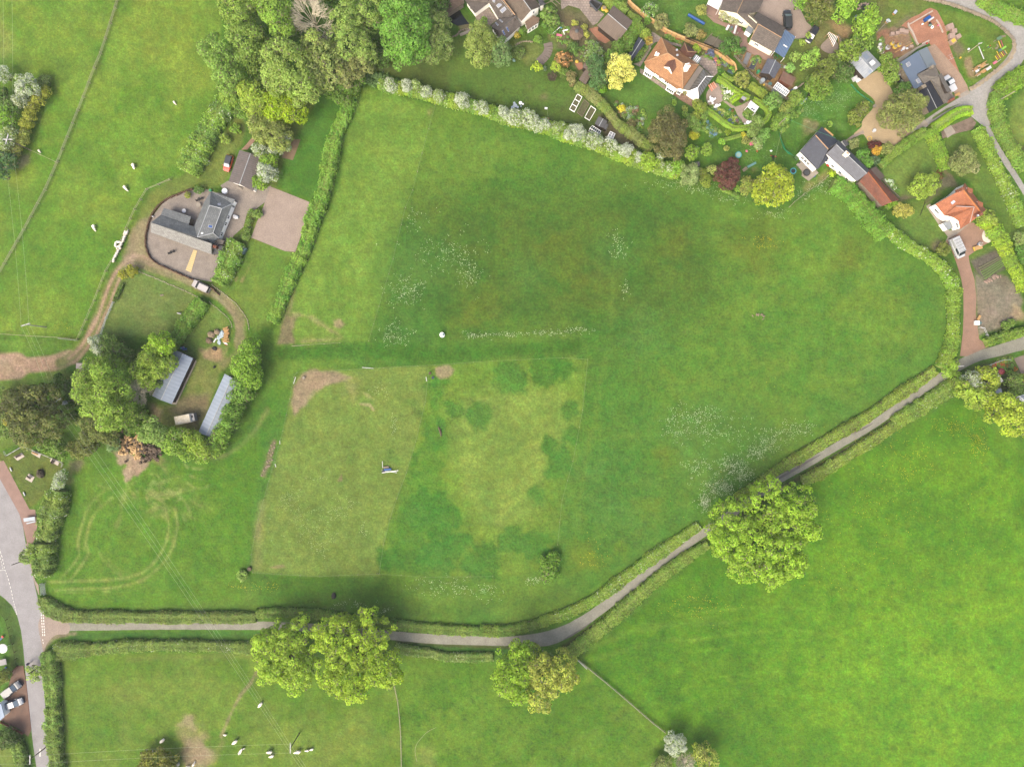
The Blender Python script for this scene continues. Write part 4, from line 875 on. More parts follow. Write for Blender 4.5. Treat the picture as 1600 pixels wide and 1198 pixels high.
hedge('box_hedge','low yellow-green hedge strip south of the oval garden path',L,(330,490,400,475,490,450),5,1.0,(132,158,70),trim=True,leaf=.13)
hedge('hedge','yellow-green hedge row beside the narrow clay path',E,(530,750,600,800,660,850),9,1.4,(150,166,66),leaf=.14)
hedge('hedge','clipped lime hedge at the fork by the farm lane',F,(790,1150,880,1090,960,1030,1050,990,1140,985),[18,17,16,15,13],1.8,(134,170,44),(150,178,50),trim=True)
hedge('hedge','hedge between the two lawns north of the orange cottage',H,(620,140,680,260,730,370,770,470,790,560),[14,15,15,14,10],2.0,(126,158,56),(146,172,62))
hedge('hedge','rough garden hedge along the south edge of the golden gravel drive',H,(580,160,480,220,380,290,240,400,120,520),[12,14,14,14,13],1.7,(122,154,62),(138,164,72))
hedge('hedge','broad hedge between the long lawn and the narrow lane',H,(1120,130,1180,230,1250,370,1300,480,1360,600,1480,850,1597,1150),[16,17,17,16,16,16,16],1.9,(128,156,56),(146,172,70),blossom=HW,bl=.03)
hedge('hedge','high wide hedge east of the narrow lane down to the frame edge',Z1,(520,430,520,560,545,700,600,850,675,980,755,1100,835,1220),[14,19,20,20,20,20,20],1.9,(116,146,62),(128,156,66))
hedge('hedge','dense hedge inside the village lane bend beside the leaning pole',Z1,(545,440,620,370,710,300,830,220),[22,26,26,24],2.2,(120,150,50),(134,166,54))
hedge('hedge','yellow-green hedge east of the brick turning area',I,(1160,10,1260,70,1330,170,1400,270,1450,380,1500,500,1540,560),[15,17,20,18,18,15,12],2.2,(132,162,58),(156,178,52))
hedge('hedge','bright hedge at the right frame edge beside the allotment',I,(1540,560,1575,650,1610,760),14,2.0,(154,176,56))
hedge('hedge','low hedge between the bare allotment and the lane',J,(850,330,950,290,1060,265,1240,215),[12,14,14,14],1.7,(136,162,64),(124,152,62))
hedge('hedge','grassy hedgebank north of the village lane in the top right corner',F,(1200,-20,1350,60,1480,110,1640,170),[16,20,22,22],1.3,(120,158,56),(134,168,64))
hedge('hedge','row of clipped shrubs along the top garden fence',D,(490,-20,560,20,620,60,680,105),13,1.6,(146,168,78),leaf=.15)
hedge('hedge','low shrubs behind the shed between two gardens',D,(700,120,740,150,800,190),10,1.4,(140,164,74),leaf=.15)
hedge('hedge','leafy hedge strip between the brown shed and the slate-coloured shed',D,(800,210,730,270,680,340,610,430),[20,20,22,24],2.4,(122,150,64),(110,140,56))
hedge('hedge','weedy fence-line growth along the lower edge of the white cottage garden',L,(480,1060,380,1010,300,970),6,.8,(124,152,60))
hedge('hedge','rough shrub row along the farm track beside the white fence',Z7,(300,830,330,770,350,720),5,.8,(118,140,66),(96,122,50))
# ---------------------------------------------------------------- trees
WD=dict(group='trees of the north wood')
def wt(label,circ,ht,c1,c2=None,name='broadleaf_tree',**k):return tree(name,label,'tree',B,circ,ht,c1,c2,**k)
wt('light green broadleaf tree on the north-west tip of the wood by the frame edge',[(300,60,95),(330,150,60)],12,(146,166,76),(128,152,62))
wt('round light green tree of the wood west of the bare tree',[(340,260,120),(370,360,80)],12,(142,164,78),(126,148,62))
wt('soft grey-green tree bulging into the north-west pasture',[(160,350,100),(230,460,110),(230,540,60)],12,(142,168,82),(124,152,68),lobe=1.1)
wt('bright green tree between the wood edge and the bare tree',[(520,60,110),(560,150,90),(440,30,60)],13,(142,170,70),(124,152,60))
wt('feathery pale green tree right of the bare tree',[(1000,140,120),(1000,270,120),(1120,80,90),(1080,340,70)],13,(150,168,88),(134,156,76),lobe=.9,leaf=.2)
wt('big fresh green tree with dense clumps at the east end of the wood',[(1330,120,150),(1340,250,150),(1280,60,90),(1330,330,80)],15,(126,166,72),(110,150,60),lobe=1.5)
wt('dull olive tree at the wood edge above the dark lawn corner',[(1520,160,85),(1560,280,80),(1510,340,60)],10,(128,144,82),(118,136,70),lobe=.8,leaf=.2)
wt('large pale olive tree in the middle of the wood',[(620,420,150),(560,500,110),(700,540,110),(520,360,80)],15,(158,176,88),(140,160,78),lobe=1.5)
wt('spreading olive tree of the wood with brownish twigs showing',[(790,340,110),(860,420,110),(770,500,90)],13,(152,166,82),(136,144,88),sparse=.12)
wt('brown-green sparse tree at the south-east edge of the wood',[(1000,420,80),(1080,410,60),(960,480,70)],10,(150,150,96),(140,142,84),lobe=.9,sparse=.15,leaf=.2)
wt('yellow-green small tree tucked below the grey-green wood edge',[(340,570,60),(410,630,90),(400,700,60)],9,(164,180,72),(146,166,66))
wt('bright lime-yellow tree on the southern tip of the wood',[(560,650,100),(640,680,85),(510,720,60)],9,(160,180,32),(142,164,38))
wt('dull olive tree above the blossoming hawthorns by the garage',[(450,810,90),(540,850,80),(400,780,50)],8,(152,160,82),(138,146,80),lobe=.9,leaf=.2,sparse=.08)
wt('dark green understorey tree between wood and long hedge',[(920,560,90),(980,530,70),(1030,500,50)],5.5,(112,140,56),(98,128,50))
wt('small dark tree filling the gap in the middle of the wood',[(560,240,60),(480,300,60),(420,460,60)],7,(96,118,50),(110,132,58))
wt('dark green tree touching the top frame edge behind the bare tree',[(870,60,60),(840,10,60)],7,(88,118,46),(100,128,54))
wt('low dark green tree behind the big fresh green one',[(1180,370,50),(1130,300,40),(1560,40,50)],5,(88,116,48));wt('dull green bush at the foot of the wood by the farm lawn',[(310,700,45),(330,640,40),(270,630,40)],3,(110,140,56),name='shrub')
# the bare tree
def bare(label,sh,x,y,r,ht,m,n=150,cat='tree',name='bare_tree',thick=.045):
 zv=ht*.6;wx,wy=W(sh.one(x,y),zv);rr=r/sh.k/PPM;t=thing(name,label,cat,(wx,wy));mb=MBx();tw=MBx();mb.tube((wx,wy,0),(wx,wy,ht*.35),ht*.035,ht*.028,7)
 for k in range(26):
  a=k*2.4;el=random.uniform(.15,1.4);L1=rr*random.uniform(.45,.6);z0=ht*random.uniform(.3,.5)
  e=(wx+math.cos(a)*math.cos(el)*L1,wy+math.sin(a)*math.cos(el)*L1,z0+(ht-z0)*.55*math.sin(el)+.8);mb.tube((wx,wy,z0),e,thick*2.2,thick*1.3,5)
  for q in range(n//26+3):
   a2=a+random.uniform(-.7,.7);e2v=random.uniform(.0,1.0);L2=rr*random.uniform(.35,.6)
   f=(e[0]+math.cos(a2)*math.cos(e2v)*L2,e[1]+math.sin(a2)*math.cos(e2v)*L2,min(ht,e[2]+math.sin(e2v)*ht*.22));tw.tube(e,f,thick*.9,thick*.5,4)
   for s_ in range(4):
    a3=a2+random.uniform(-.9,.9);L3=rr*random.uniform(.1,.24);u=random.uniform(.4,1);g=tuple(e[i]+(f[i]-e[i])*u for i in range(3))
    tw.tube(g,(g[0]+math.cos(a3)*L3,g[1]+math.sin(a3)*L3,g[2]+random.uniform(0,.7)),thick*.55,thick*.3,3)
 mb.build('trunk',m,t);tw.build('twigs',m,t);return t
bare('bare leafless grey-brown tree in the middle of the north wood',B,755,130,135,13,m_twig,190)
bare('grey leafless tree between the two biggest trees of the farm',O,550,610,105,7,m_twig,120)
bare('bare grey shrub under the yellow tree at the bottom edge',Z4,730,720,110,4.5,m_twig,90,name='bare_tree')
bare('tiny dark leafless sapling on the village lawn',CC,1040,700,45,2,m_bark,30,thick=.05)
# hawthorns in blossom
def haw(label,sh,circ,ht,bl=.6,c1=(150,166,96),grp=None,**k):return tree('hawthorn',label,'tree',sh,circ,ht,c1,(132,152,76),blossom=(244,244,228),bl=bl,lobe=.8,leaf=.17,ragged=.2,**k)
haw('snow-white hawthorn at the west end of the village hedge',B,[(1240,535,42)],4,.75);haw('second white hawthorn from the west in the village hedge',B,[(1340,540,38)],4,.8);haw('star-shaped white hawthorn where the mown paddock corner meets the hedge',B,[(1465,575,38)],4,.85)
haw('pinkish-green half-blossomed hawthorn by the paddock corner',B,[(1540,600,38)],4,.25);haw('green thinly flowered hawthorn between two white ones at the west end',B,[(1400,540,36)],3.6,.15)
haw('broad white hawthorn below the dull lawn edge of the willow garden',CC,[(240,900,68)],5,.75);haw('pale half-green hawthorn at the left of the village hedge',CC,[(40,860,55)],4,.3);haw('small white hawthorn beside the broad one in the village hedge',CC,[(358,950,34)],3.5,.6);haw('tall white hawthorn south of the village lawn',CC,[(430,960,52)],4.5,.6)
haw('cream hawthorn west of the white garden stools',CC,[(610,1010,50),(650,1050,40)],4.5,.7);haw('spreading white hawthorn below the white garden stools',CC,[(710,1040,70)],4.5,.6);haw('long white hawthorn at the lawn corner near the rope swing',CC,[(830,1050,70),(900,1100,70)],4.5,.6);haw('white-tipped hawthorn with green gaps near the brown bush',CC,[(970,1110,55)],4.5,.6)
haw('dull greenish hawthorn left of the greenhouse hawthorns',K,[(70,400,60)],4,.2);haw('large white hawthorn below the raised beds',K,[(230,450,85),(150,460,40)],5,.75);haw('cream hawthorn in front of the small greenhouse',K,[(370,510,70),(430,520,50)],4.5,.55);haw('white hawthorn below the cold frame',K,[(540,550,58)],4.5,.7);haw('white hawthorn bordering the bare soil corner',K,[(665,605,60)],4.8,.8)
haw('narrow white hawthorn standing in the lime-green hedge end',K,[(785,650,35),(775,690,25)],4,.75);haw('faint white hawthorn beside the dark yew',K,[(970,660,40)],4,.4);haw('white speckled hawthorn at the east end of the village hedge',K,[(1065,770,36),(990,730,28)],3.6,.4)
tree('hawthorn','leafy lime hawthorn just right of the narrow white one','tree',K,[(860,680,75),(930,720,50)],4,(150,176,60),(136,162,56),lobe=.9);tree('hawthorn','bright green hawthorn closing the village hedge beside the pale grey willow','tree',K,[(1140,740,65),(1100,800,40)],4,(142,178,62),(126,162,56),lobe=.9)
haw('white hawthorn leaning over the garage roof',B,[(465,1080,62)],5,.85);haw('pale hawthorn patch north-west of the garage',B,[(570,890,55),(520,930,45)],5,.55);haw('dull white hawthorn just above the garage',B,[(430,940,48)],4.5,.5)
tree('broadleaf_tree','bright green tree between the hawthorns beside the garage','tree',B,[(480,1000,55),(430,1140,50)],4.5,(136,164,56),(120,150,54))
haw('white blossoming tree on the left frame edge',Z5,[(20,205,65)],5,.8);haw('big white blossoming tree in the west thicket',Z5,[(245,290,85),(200,330,60)],6,.7);haw('pinkish-white lower blossoming bush in the west thicket',Z5,[(175,430,55),(200,400,45)],5,.5,(160,160,110));haw('pale straggly bush with a few blossoms above the west pole',Z5,[(90,690,60),(60,780,70)],5,.2,(160,172,106))
haw('white hawthorn beside the memorial garden fence',R,[(560,540,60),(540,580,50),(590,470,35)],4.5,.6);haw('white hawthorn on the farm track beside the dark bush',O,[(170,180,50),(190,250,50),(180,220,45)],5,.75);haw('lone white blossoming tree at the bottom of the eastern pasture fence',Z4,[(600,500,75),(680,500,70),(620,590,70),(700,570,50)],5,.8)
haw('cream blossoming tree by the lane next to the parasol garden',J,[(700,660,70),(740,720,70)],6,.55)
# village garden trees
def gt(label,sh,circ,ht,c1,c2=None,name='garden_tree',cat='tree',**k):return tree(name,label,cat,sh,circ,ht,c1,c2,**k)
gt('large drooping light olive willow behind the brown-tiled house',CC,[(400,330,110),(380,450,120),(470,380,90),(330,400,70),(400,560,50)],9,(150,160,84),(136,150,76),name='willow_tree',lobe=.9,leaf=.19)
gt('grey-green tree growing against the willow',CC,[(590,440,80),(600,530,70),(540,500,60)],7,(112,136,84),(122,146,88),lobe=.9,leaf=.19)
gt('dark speckled round shrub at the lawn edge under the brown-tiled house',CC,[(735,465,55)],2.5,(122,140,74),(96,116,56));gt('clipped green shrub against the house corner',CC,[(780,285,34)],2.4,(116,146,58),name='shrub',cat='shrub');gt('golden shrub below the blue-blinded roof',CC,[(730,315,26)],1.6,(204,180,84),name='shrub',cat='shrub')
gt('small bushy tree in the stone courtyard',CC,[(435,190,34)],3,(128,156,62));gt('mixed green tree by the pergola timbers',CC,[(1010,130,70),(1050,200,60)],4,(132,144,78),(110,146,60));gt('low green shrub beside the swing seat',CC,[(1040,260,45),(980,225,30)],2,(104,140,60),name='shrub',cat='shrub')
gt('yellow-green shrub wrapped round the shingled gazebo',CC,[(1250,215,30),(1330,250,34),(1345,310,30)],2,(170,170,78),name='shrub',cat='shrub');gt('coppery shrub with orange tips on the village lawn',CC,[(1140,530,70)],3,(190,138,90),(150,120,84),lobe=.7);gt('round lime shrub below the coppery one',CC,[(1080,600,48)],2.6,(156,170,66),lobe=.7)
gt('dark green shrub squeezed between lime shrub and brown bush',CC,[(1140,640,42)],2.4,(112,134,58));gt('dull brownish bush by the lawn boundary',CC,[(1215,670,46),(1220,730,36)],2.6,(142,142,90),(152,132,92));gt('spiky lime-yellow sapling on the village lawn',CC,[(910,600,52)],2.8,(176,190,64),sparse=.3,ragged=.3,lobe=.5);gt('tiny blue-grey conifer next to the lime sapling',CC,[(975,610,20)],1.6,(100,118,96))
gt('green shrub with white flowers in the dark garden corner',CC,[(1420,480,78),(1400,420,40)],4,(142,162,96),(116,144,78),blossom=(236,230,220),bl=.12,lobe=.7);gt('green foliage tree above the small L-shaped sheds',CC,[(1230,430,45)],3,(96,124,60));gt('feathery shrub left of the lawn steps',CC,[(915,350,38)],1.8,(124,154,66),name='shrub',cat='shrub')
gt('deep blue-green conifer between the sheds and the pale yellow tree',D,[(410,600,70),(430,700,75),(380,560,50)],7,(94,126,76),(82,112,64),lobe=.8,leaf=.18,name='conifer_tree');gt('mid green tree above the pale yellow tree',D,[(600,440,55),(520,500,40),(700,420,40)],6,(116,146,64),(104,134,56));gt('bright green bush below the pale yellow tree',D,[(460,790,45)],2.6,(112,150,44))
gt('striking pale yellow round tree in the middle of the village gardens',D,[(615,600,95),(570,680,85),(670,650,80),(580,740,60),(650,560,60)],8,(232,222,128),(214,206,112),name='golden_tree',lobe=.8,leaf=.19)
gt('green shrub with white flowers inside the curved fence',D,[(890,90,62)],3,(126,156,80),blossom=(238,236,226),bl=.1,lobe=.6);gt('brown-tinged shrub behind the curved fence',D,[(1000,180,65),(960,230,40)],3,(152,142,96),(134,140,84),sparse=.1);gt('dark little bush outside the curved fence',D,[(870,180,36)],2,(98,132,50))
gt('greyish shrub near the long blue tarpaulin',D,[(1250,270,58)],3,(150,154,96),(134,138,86));gt('rust-tinged shrub beside the dark deck',D,[(1335,310,45)],2.4,(160,138,84),(140,130,66));gt('yellow-grey bush at the corner of the white awning',D,[(1345,90,45)],2.4,(174,172,92),(156,156,84))
gt('orange-brown half-round clipped shrub by the stone path',D,[(875,360,40)],1.8,(178,150,66),lobe=.5);gt('lime shrub at the top of the stone path',D,[(850,300,46)],2,(156,172,76),name='shrub',cat='shrub')
gt('dense dark green tree beside the deck',E,[(345,430,78),(390,380,50)],5,(92,128,58),(80,114,50));gt('small dark round bush on the brick terrace',E,[(460,445,30)],1.8,(86,116,66));gt('yellow-olive tree at the end of the curved fence',E,[(450,700,72)],4,(160,160,80),(144,148,74),lobe=.7)
gt('white-flowering climber over the cream wall',E,[(290,130,42),(360,170,32),(400,195,26)],2.6,(176,172,120),(150,156,88),blossom=(236,230,216),bl=.3,name='climbing_plant',cat='climber')
gt('big dark olive tree beside the gravel turning court',E,[(1150,70,100),(1080,110,70),(1060,30,60),(1190,150,50)],9,(122,124,64),(104,112,54));gt('bright green tree leaning over the gravel court',E,[(1000,30,60),(960,-20,60)],7,(130,168,64),(116,152,58));gt('round lime-green tree above the round stone terrace',E,[(1360,60,95),(1340,120,70),(1420,30,60)],7,(154,188,72),(138,172,62))
gt('lime-green feathery tree next to the building site',E,[(1560,200,95),(1540,280,75),(1600,120,60),(1500,240,50)],7,(152,180,66),(134,166,60),lobe=.8);gt('dull green tree below the lime feathery one',F,[(170,380,70),(80,400,60)],5,(122,146,66),(108,134,58))
gt('apple tree with fresh light leaves on the cottage lawn',E,[(1060,530,65),(1100,490,50),(1020,590,40)],4,(154,184,82),(138,168,72),sparse=.18,lobe=.7);gt('small apple tree left of the larger one on the cottage lawn',E,[(925,510,46)],3,(150,172,84),sparse=.25,lobe=.6);gt('little light green tree by the green water butts',E,[(880,610,42)],2.6,(142,178,96),sparse=.15,lobe=.5)
gt('lime bush between gravel court and apple trees',E,[(990,380,30),(1050,320,26)],1.6,(156,176,78),name='shrub',cat='shrub');gt('olive conifer row tree west of the corrugated barn',E,[(1200,620,75),(1150,700,80),(1230,560,50)],6,(128,138,62),(112,126,56),name='conifer_tree',lobe=.8);gt('olive bushy tree under the conifer beside the white-flowered lawn',E,[(1080,760,75),(1130,830,70),(1200,800,60)],5,(126,152,58),(112,138,54));gt('dark green tree touching the corrugated barn',E,[(1340,650,80),(1290,590,50),(1400,640,50)],5,(96,118,60),(84,108,52))
gt('yellow-green tree above the corrugated barn',E,[(1400,430,70),(1440,500,55),(1330,500,60)],6,(140,158,66),(124,146,58));gt('green bush on the slope north of the oval garden',E,[(730,900,72)],4,(130,162,84),(116,150,70));gt('olive shrub by the greenhouse wall corner',E,[(840,970,52)],3,(142,152,72));gt('light green shrub beside the garden wall corner',E,[(930,860,55),(900,910,45)],3.4,(140,160,70),(128,152,64));gt('green shrub row under the olive shrub',E,[(880,1010,50),(800,1050,46)],3,(120,148,66))
gt('grey-green bushy tree covering the end of the oval hedge',L,[(640,340,62),(620,400,55),(590,430,40)],4.5,(142,160,88),(128,150,78));gt('green tree between oval garden and play lawn',L,[(720,440,50),(690,480,45)],3.6,(118,154,76));gt('white-flowered shrub at the play lawn edge',L,[(650,520,50),(660,560,36)],2.4,(150,168,98),blossom=(240,236,214),bl=.2);gt('yellow-green low tree on the play lawn boundary',L,[(860,330,60),(930,280,40),(820,360,40)],3,(136,164,68))
gt('golden shrub at the corner of the low hedge strip',L,[(515,450,28)],1.4,(196,184,60),name='shrub',cat='shrub');gt('round lime ball shrub in the lower garden',L,[(300,510,32)],1.6,(140,176,66),name='shrub',cat='shrub');gt('dark lime ball near the end of the oval hedge',L,[(357,425,28)],1.4,(132,150,44),name='shrub',cat='shrub');gt('olive shrub with brown soil beside it',L,[(545,500,40)],2,(150,150,84),name='shrub',cat='shrub');gt('pale round shrub on the flower bank',L,[(345,580,26)],1.4,(166,164,90),name='shrub',cat='shrub')
gt('great dark yew tree with brown-grey branches showing',K,[(1040,400,130),(980,430,110),(1100,500,110),(1040,560,90),(1130,400,80),(1110,620,60)],9,(118,110,70),(98,98,60),name='yew_tree',lobe=1.0,leaf=.2,dens=1.1)
gt('lime-green tree right of the dark yew',K,[(1255,620,62)],4,(148,178,62),(134,164,58));gt('upright light green shrub by the blue-roofed shed',K,[(1390,600,48),(1400,570,36)],3,(138,164,68));gt('pale sage-green willow at the meadow edge',K,[(1240,790,80),(1270,850,55),(1210,850,50)],4.5,(154,166,112),(142,156,98),lobe=.8,leaf=.17,name='willow_tree');gt('olive-yellow shrub at the meadow edge beside the purple tree',K,[(1385,870,58),(1350,800,40)],3,(134,144,54),(120,134,50))
gt('bright yellow shrub right of the yew',K,[(1280,465,44)],2,(186,182,50),name='shrub',cat='shrub');gt('yellow-tipped shrub in the flower border south of the lawn',K,[(637,228,34)],1.6,(206,190,64),name='shrub',cat='shrub');gt('pale yellow little tree on the play lawn',K,[(1440,770,46)],2.4,(168,176,100),sparse=.2);gt('brown-tinged shrub in the mixed border',K,[(720,360,40)],2,(128,120,78));gt('tall mixed green shrub under the terrace corner',D,[(1330,950,60),(1290,1030,40)],3.2,(140,152,60));gt('green shrub group east of the yew',D,[(1270,1080,55),(1370,1020,45),(1300,1140,40)],2.6,(136,160,82),(122,150,70))
gt('round lime bush by the terrace steps',D,[(1105,913,25)],1.2,(144,170,66),name='shrub',cat='shrub');gt('small dark bush beside the lime bush at the steps',D,[(1100,880,24)],1.0,(88,128,56),name='shrub',cat='shrub');gt('upper round shrub of the pair at the lawn corner',D,[(1200,970,26)],1.3,(150,158,78),name='shrub',cat='shrub');gt('lower round shrub of the pair at the lawn corner',D,[(1200,1015,25)],1.3,(128,158,68),name='shrub',cat='shrub')
gt('lime round bush by the tile-roofed tower',Y8,[(870,240,50),(915,290,36)],1.8,(156,176,62),name='shrub',cat='shrub');gt('bright round flower bush beside the slab patio',Y8,[(1222,465,26)],1,(176,190,60),name='shrub',cat='shrub');gt('violet-blue ceanothus bush against the curved fence',Y8,[(1105,310,55),(1130,360,36)],1.8,(92,98,130),(104,110,142),name='flowering_shrub',cat='shrub');gt('green bush at the fence end beside the dark bench',Y8,[(1435,580,46)],1.8,(136,166,60),name='shrub',cat='shrub');gt('potted tree on the terrace before the glass roof',Y8,[(690,940,32)],1.6,(168,164,80),name='potted_shrub',cat='shrub')
gt('dark copper-purple maple on the play lawn',L,[(370,790,90),(350,870,95),(290,860,60),(430,850,60),(390,930,50),(400,730,50)],5,(116,72,66),(98,60,58),name='copper_tree',lobe=.7,leaf=.17,ragged=.2)
gt('large yellow-green spreading tree between meadow and play lawn',L,[(790,890,130),(880,900,110),(800,1040,120),(900,1010,100),(700,950,90),(700,1060,80),(770,800,60)],10,(174,182,60),(156,166,54),name='lime_yellow_tree',lobe=1.2,ragged=.16);gt('olive small tree left of the yellow-green spreading tree',L,[(550,930,70),(530,990,55)],4,(138,154,68),(148,140,80),sparse=.08);gt('bright green low bush under the copper tree',L,[(460,980,32)],1.4,(130,166,60),name='shrub',cat='shrub')
gt('big dull olive tree shading the golden gravel drive',F,[(480,980,120),(600,930,100),(400,1060,100),(540,1090,110),(660,930,60),(370,980,60)],8,(142,146,82),(126,134,72),lobe=1.0,leaf=.19);gt('dark green glossy tree by the black skip',F,[(510,820,68),(540,870,50)],5,(92,126,52),(80,112,44));gt('light green tree between corrugated barn and building site',F,[(400,620,80),(360,540,60),(420,700,50)],5,(138,158,70),(120,144,60));gt('conifer bush with brown tints on the drive lawn',F,[(150,980,58),(90,1050,70),(170,940,40)],3,(136,146,66),(122,128,60),name='conifer_bush',cat='shrub');gt('small light green bush on the daisy lawn',G,[(667,80,24)],1.2,(144,172,72),name='shrub',cat='shrub')
gt('pale twiggy shrub by the gravel path to the white cottage',G,[(880,255,44)],2,(152,156,100),sparse=.1,name='shrub',cat='shrub');gt('green bush against the slate-roofed cottage',G,[(960,360,60),(1000,420,50)],3,(116,160,66),(104,146,60));gt('blue-green bush beside the orange azalea',G,[(1060,400,42)],2.2,(98,124,90),name='shrub',cat='shrub');gt('orange-flowering azalea by the drive',G,[(1080,320,46)],1.8,(214,176,64),(190,140,60),name='azalea',cat='shrub');gt('deep crimson shrub at the edge of the gravel drive',G,[(1040,265,34),(1085,262,34)],1.8,(104,48,44),(88,40,40),name='crimson_shrub',cat='shrub')
gt('soft olive shrub at the edge of the drive below the crimson bush',G,[(1180,300,52)],2.4,(146,152,84),name='shrub',cat='shrub');gt('bright green ball tree in front of the white cottage',G,[(682,520,30)],2,(172,190,46),name='shrub',cat='shrub');gt('yellow flowering round tree at the barn end',G,[(1290,830,52),(1340,850,56),(1270,870,40)],3,(190,180,92),(172,164,80),lobe=.6);gt('ivy growing over the end of the red barn roof',G,[(1225,790,34),(1180,815,26)],3,(124,154,44),name='ivy',cat='climber')
gt('lime-coloured airy tree beside the bare garden path',H,[(560,720,105),(640,700,85),(470,760,75),(520,820,60),(600,800,60)],5.5,(158,178,70),(142,160,66),sparse=.08);gt('grey-olive twiggy tree on the long lawn',H,[(960,430,115),(1020,500,85),(880,500,75),(960,570,60)],5.5,(146,148,96),(132,142,80),lobe=.9,leaf=.18,sparse=.08);gt('pale leafless-looking bush at the edge of the long lawn',H,[(1090,560,46)],1.8,(172,168,126),sparse=.3,name='shrub',cat='shrub');gt('layered yellow-olive conifer by the orange cottage',H,[(1190,1050,85),(1260,1090,55)],3.4,(150,164,72),(134,148,60),name='conifer_bush',cat='shrub')
gt('round olive tree at the mouth of the brick turning area',I,[(755,330,68)],3.4,(134,138,66),(120,128,58),lobe=.6);gt('pale shrub on the right edge above the bright hedge',I,[(1550,220,75)],3,(158,166,104),(128,152,74));gt('dark green shrubs right of the brick turning hedge',I,[(1560,330,60),(1590,420,60)],2.4,(104,144,62),name='shrub',cat='shrub');gt('bushy green end of the allotment corner',I,[(1410,1120,46),(1470,1090,40)],1.4,(118,144,62),name='shrub',cat='shrub')
gt('yellow-green tree between the blossoming tree and the parasol',J,[(830,630,90),(880,700,80)],7,(172,182,66),(156,168,62));gt('olive lime tree south of the blossoming tree',J,[(640,780,70),(740,830,110),(830,800,90),(600,720,50),(800,890,60)],7,(156,174,66),(142,160,62));gt('huge lime-yellow tree on the right frame edge below the parasol garden',J,[(960,900,100),(1060,980,130),(1160,1000,120),(930,1010,90),(1100,1100,100),(1180,1120,90)],12,(172,186,60),(156,168,66),lobe=1.3,sparse=.04);gt('grey-green garden tree beside the orange shrub',J,[(1100,680,80),(1120,750,70)],5,(132,152,74),(118,142,66));gt('orange-yellow shrub at the right frame edge',J,[(1195,660,35)],2,(222,178,58),name='shrub',cat='shrub');gt('low green shrub at the field corner by the lane',J,[(560,650,50),(530,540,60),(480,600,50)],2.4,(142,170,62),name='shrub',cat='shrub');gt('dark green shrub under the garden tree on the right',J,[(1080,800,50)],2,(84,120,60),name='shrub',cat='shrub')
# farm trees
gt('towering bright green tree west of the stable block',O,[(200,470,140),(300,430,120),(150,600,130),(260,720,140),(350,580,130),(330,850,90),(420,780,80)],15,(148,172,70),(132,156,62),name='broadleaf_tree',lobe=1.6,hb=3);gt('lime-green tree overhanging the stable roof',O,[(740,190,90),(690,230,90),(780,230,70)],8,(156,184,50),(140,170,56),name='broadleaf_tree');gt('yellow-green tree hiding the stable ridge',O,[(650,330,100),(590,430,105),(720,400,100),(620,530,60),(790,370,70)],9,(150,170,68),(134,156,62),name='broadleaf_tree',lobe=1.2)
gt('dark green bush next to the hawthorn on the farm track',O,[(290,210,85),(350,260,90),(430,290,60),(250,270,50)],5,(92,116,54),(104,128,60));gt('green undergrowth below the towering farm tree',O,[(500,700,70),(470,880,90),(560,800,50)],4,(112,140,56),(100,128,52));gt('light green small tree at the foot of the stable gable',O,[(710,540,42)],4,(140,164,90),sparse=.12)
gt('enormous dark conifer with golden west side in the farm corner',Q,[(300,740,150),(250,850,170),(400,850,180),(480,940,140),(330,1000,150),(450,700,120),(300,1080,110)],14,(120,122,66),(96,104,56),name='conifer_tree',lobe=1.3,leaf=.26,dens=1.05);gt('golden-tipped conifer fringe on the west side of the dark one',Q,[(100,830,70),(130,920,70),(180,740,60)],7,(176,160,64),(140,140,70),name='conifer_tree');gt('brown-green conifer below the towering farm tree',Q,[(860,960,100),(960,1020,110),(1050,1080,80),(820,1100,80)],8,(120,126,66),(106,114,58),name='conifer_tree',lobe=1.0);gt('dark undergrowth between the two farm conifers',Q,[(660,620,70),(640,760,70),(700,900,60),(560,560,60)],4,(78,106,44),(92,118,50))
gt('brown-olive conifer nearest the memorial garden',R,[(820,230,90),(740,270,70),(700,220,50)],6,(124,126,68),(108,114,56),name='conifer_tree',lobe=.9);gt('green bush under the dark conifer by the memorial fence',R,[(520,220,80),(420,210,70),(580,290,50)],4,(122,148,66),(108,132,56));gt('soft green trees on the left edge above the memorial garden',Q,[(40,720,80),(60,960,80),(0,850,70),(40,1060,60)],5,(138,158,84),(122,144,72))
gt('pale blue-green small conifer by the brown heap',R,[(1060,220,55),(1100,190,40)],3,(124,146,100));gt('tall bright tree in the farm hedge at the north end',O,[(1450,330,110),(1400,420,95),(1480,230,80),(1500,480,90)],7,(138,170,60),(122,154,54),name='broadleaf_tree');gt('green hedge tree beside the long stable roof',O,[(1420,560,90),(1380,650,75),(1460,620,60)],6,(120,152,62),(108,140,56),name='broadleaf_tree');gt('mid-green hedge tree at the middle of the long stable',O,[(1330,780,75),(1310,860,80),(1370,720,50)],6,(118,150,62),(106,138,54),name='broadleaf_tree')
gt('green hedge tree at the south end of the long stable',O,[(1240,950,75),(1200,1040,80)],6,(128,158,62),(114,146,56),name='broadleaf_tree');gt('yellow-green tree in the southern farm hedge',O,[(1050,1060,85),(970,1010,75),(1100,1110,70)],6.5,(152,172,64),(136,158,60),name='broadleaf_tree');gt('fresh green tree below the white horsebox',O,[(860,970,75),(800,1040,90),(880,1080,80)],6.5,(138,166,64),(122,150,60),name='broadleaf_tree');gt('soft sage-green tree at the corner of the farm hedge',O,[(660,920,95),(720,980,95),(600,980,60)],7,(146,166,92),(126,154,72),name='broadleaf_tree');gt('low green bushes trimming the southern farm hedge',O,[(940,1130,70),(1060,1150,60),(1180,1110,60)],4,(134,160,64),name='shrub',cat='shrub')
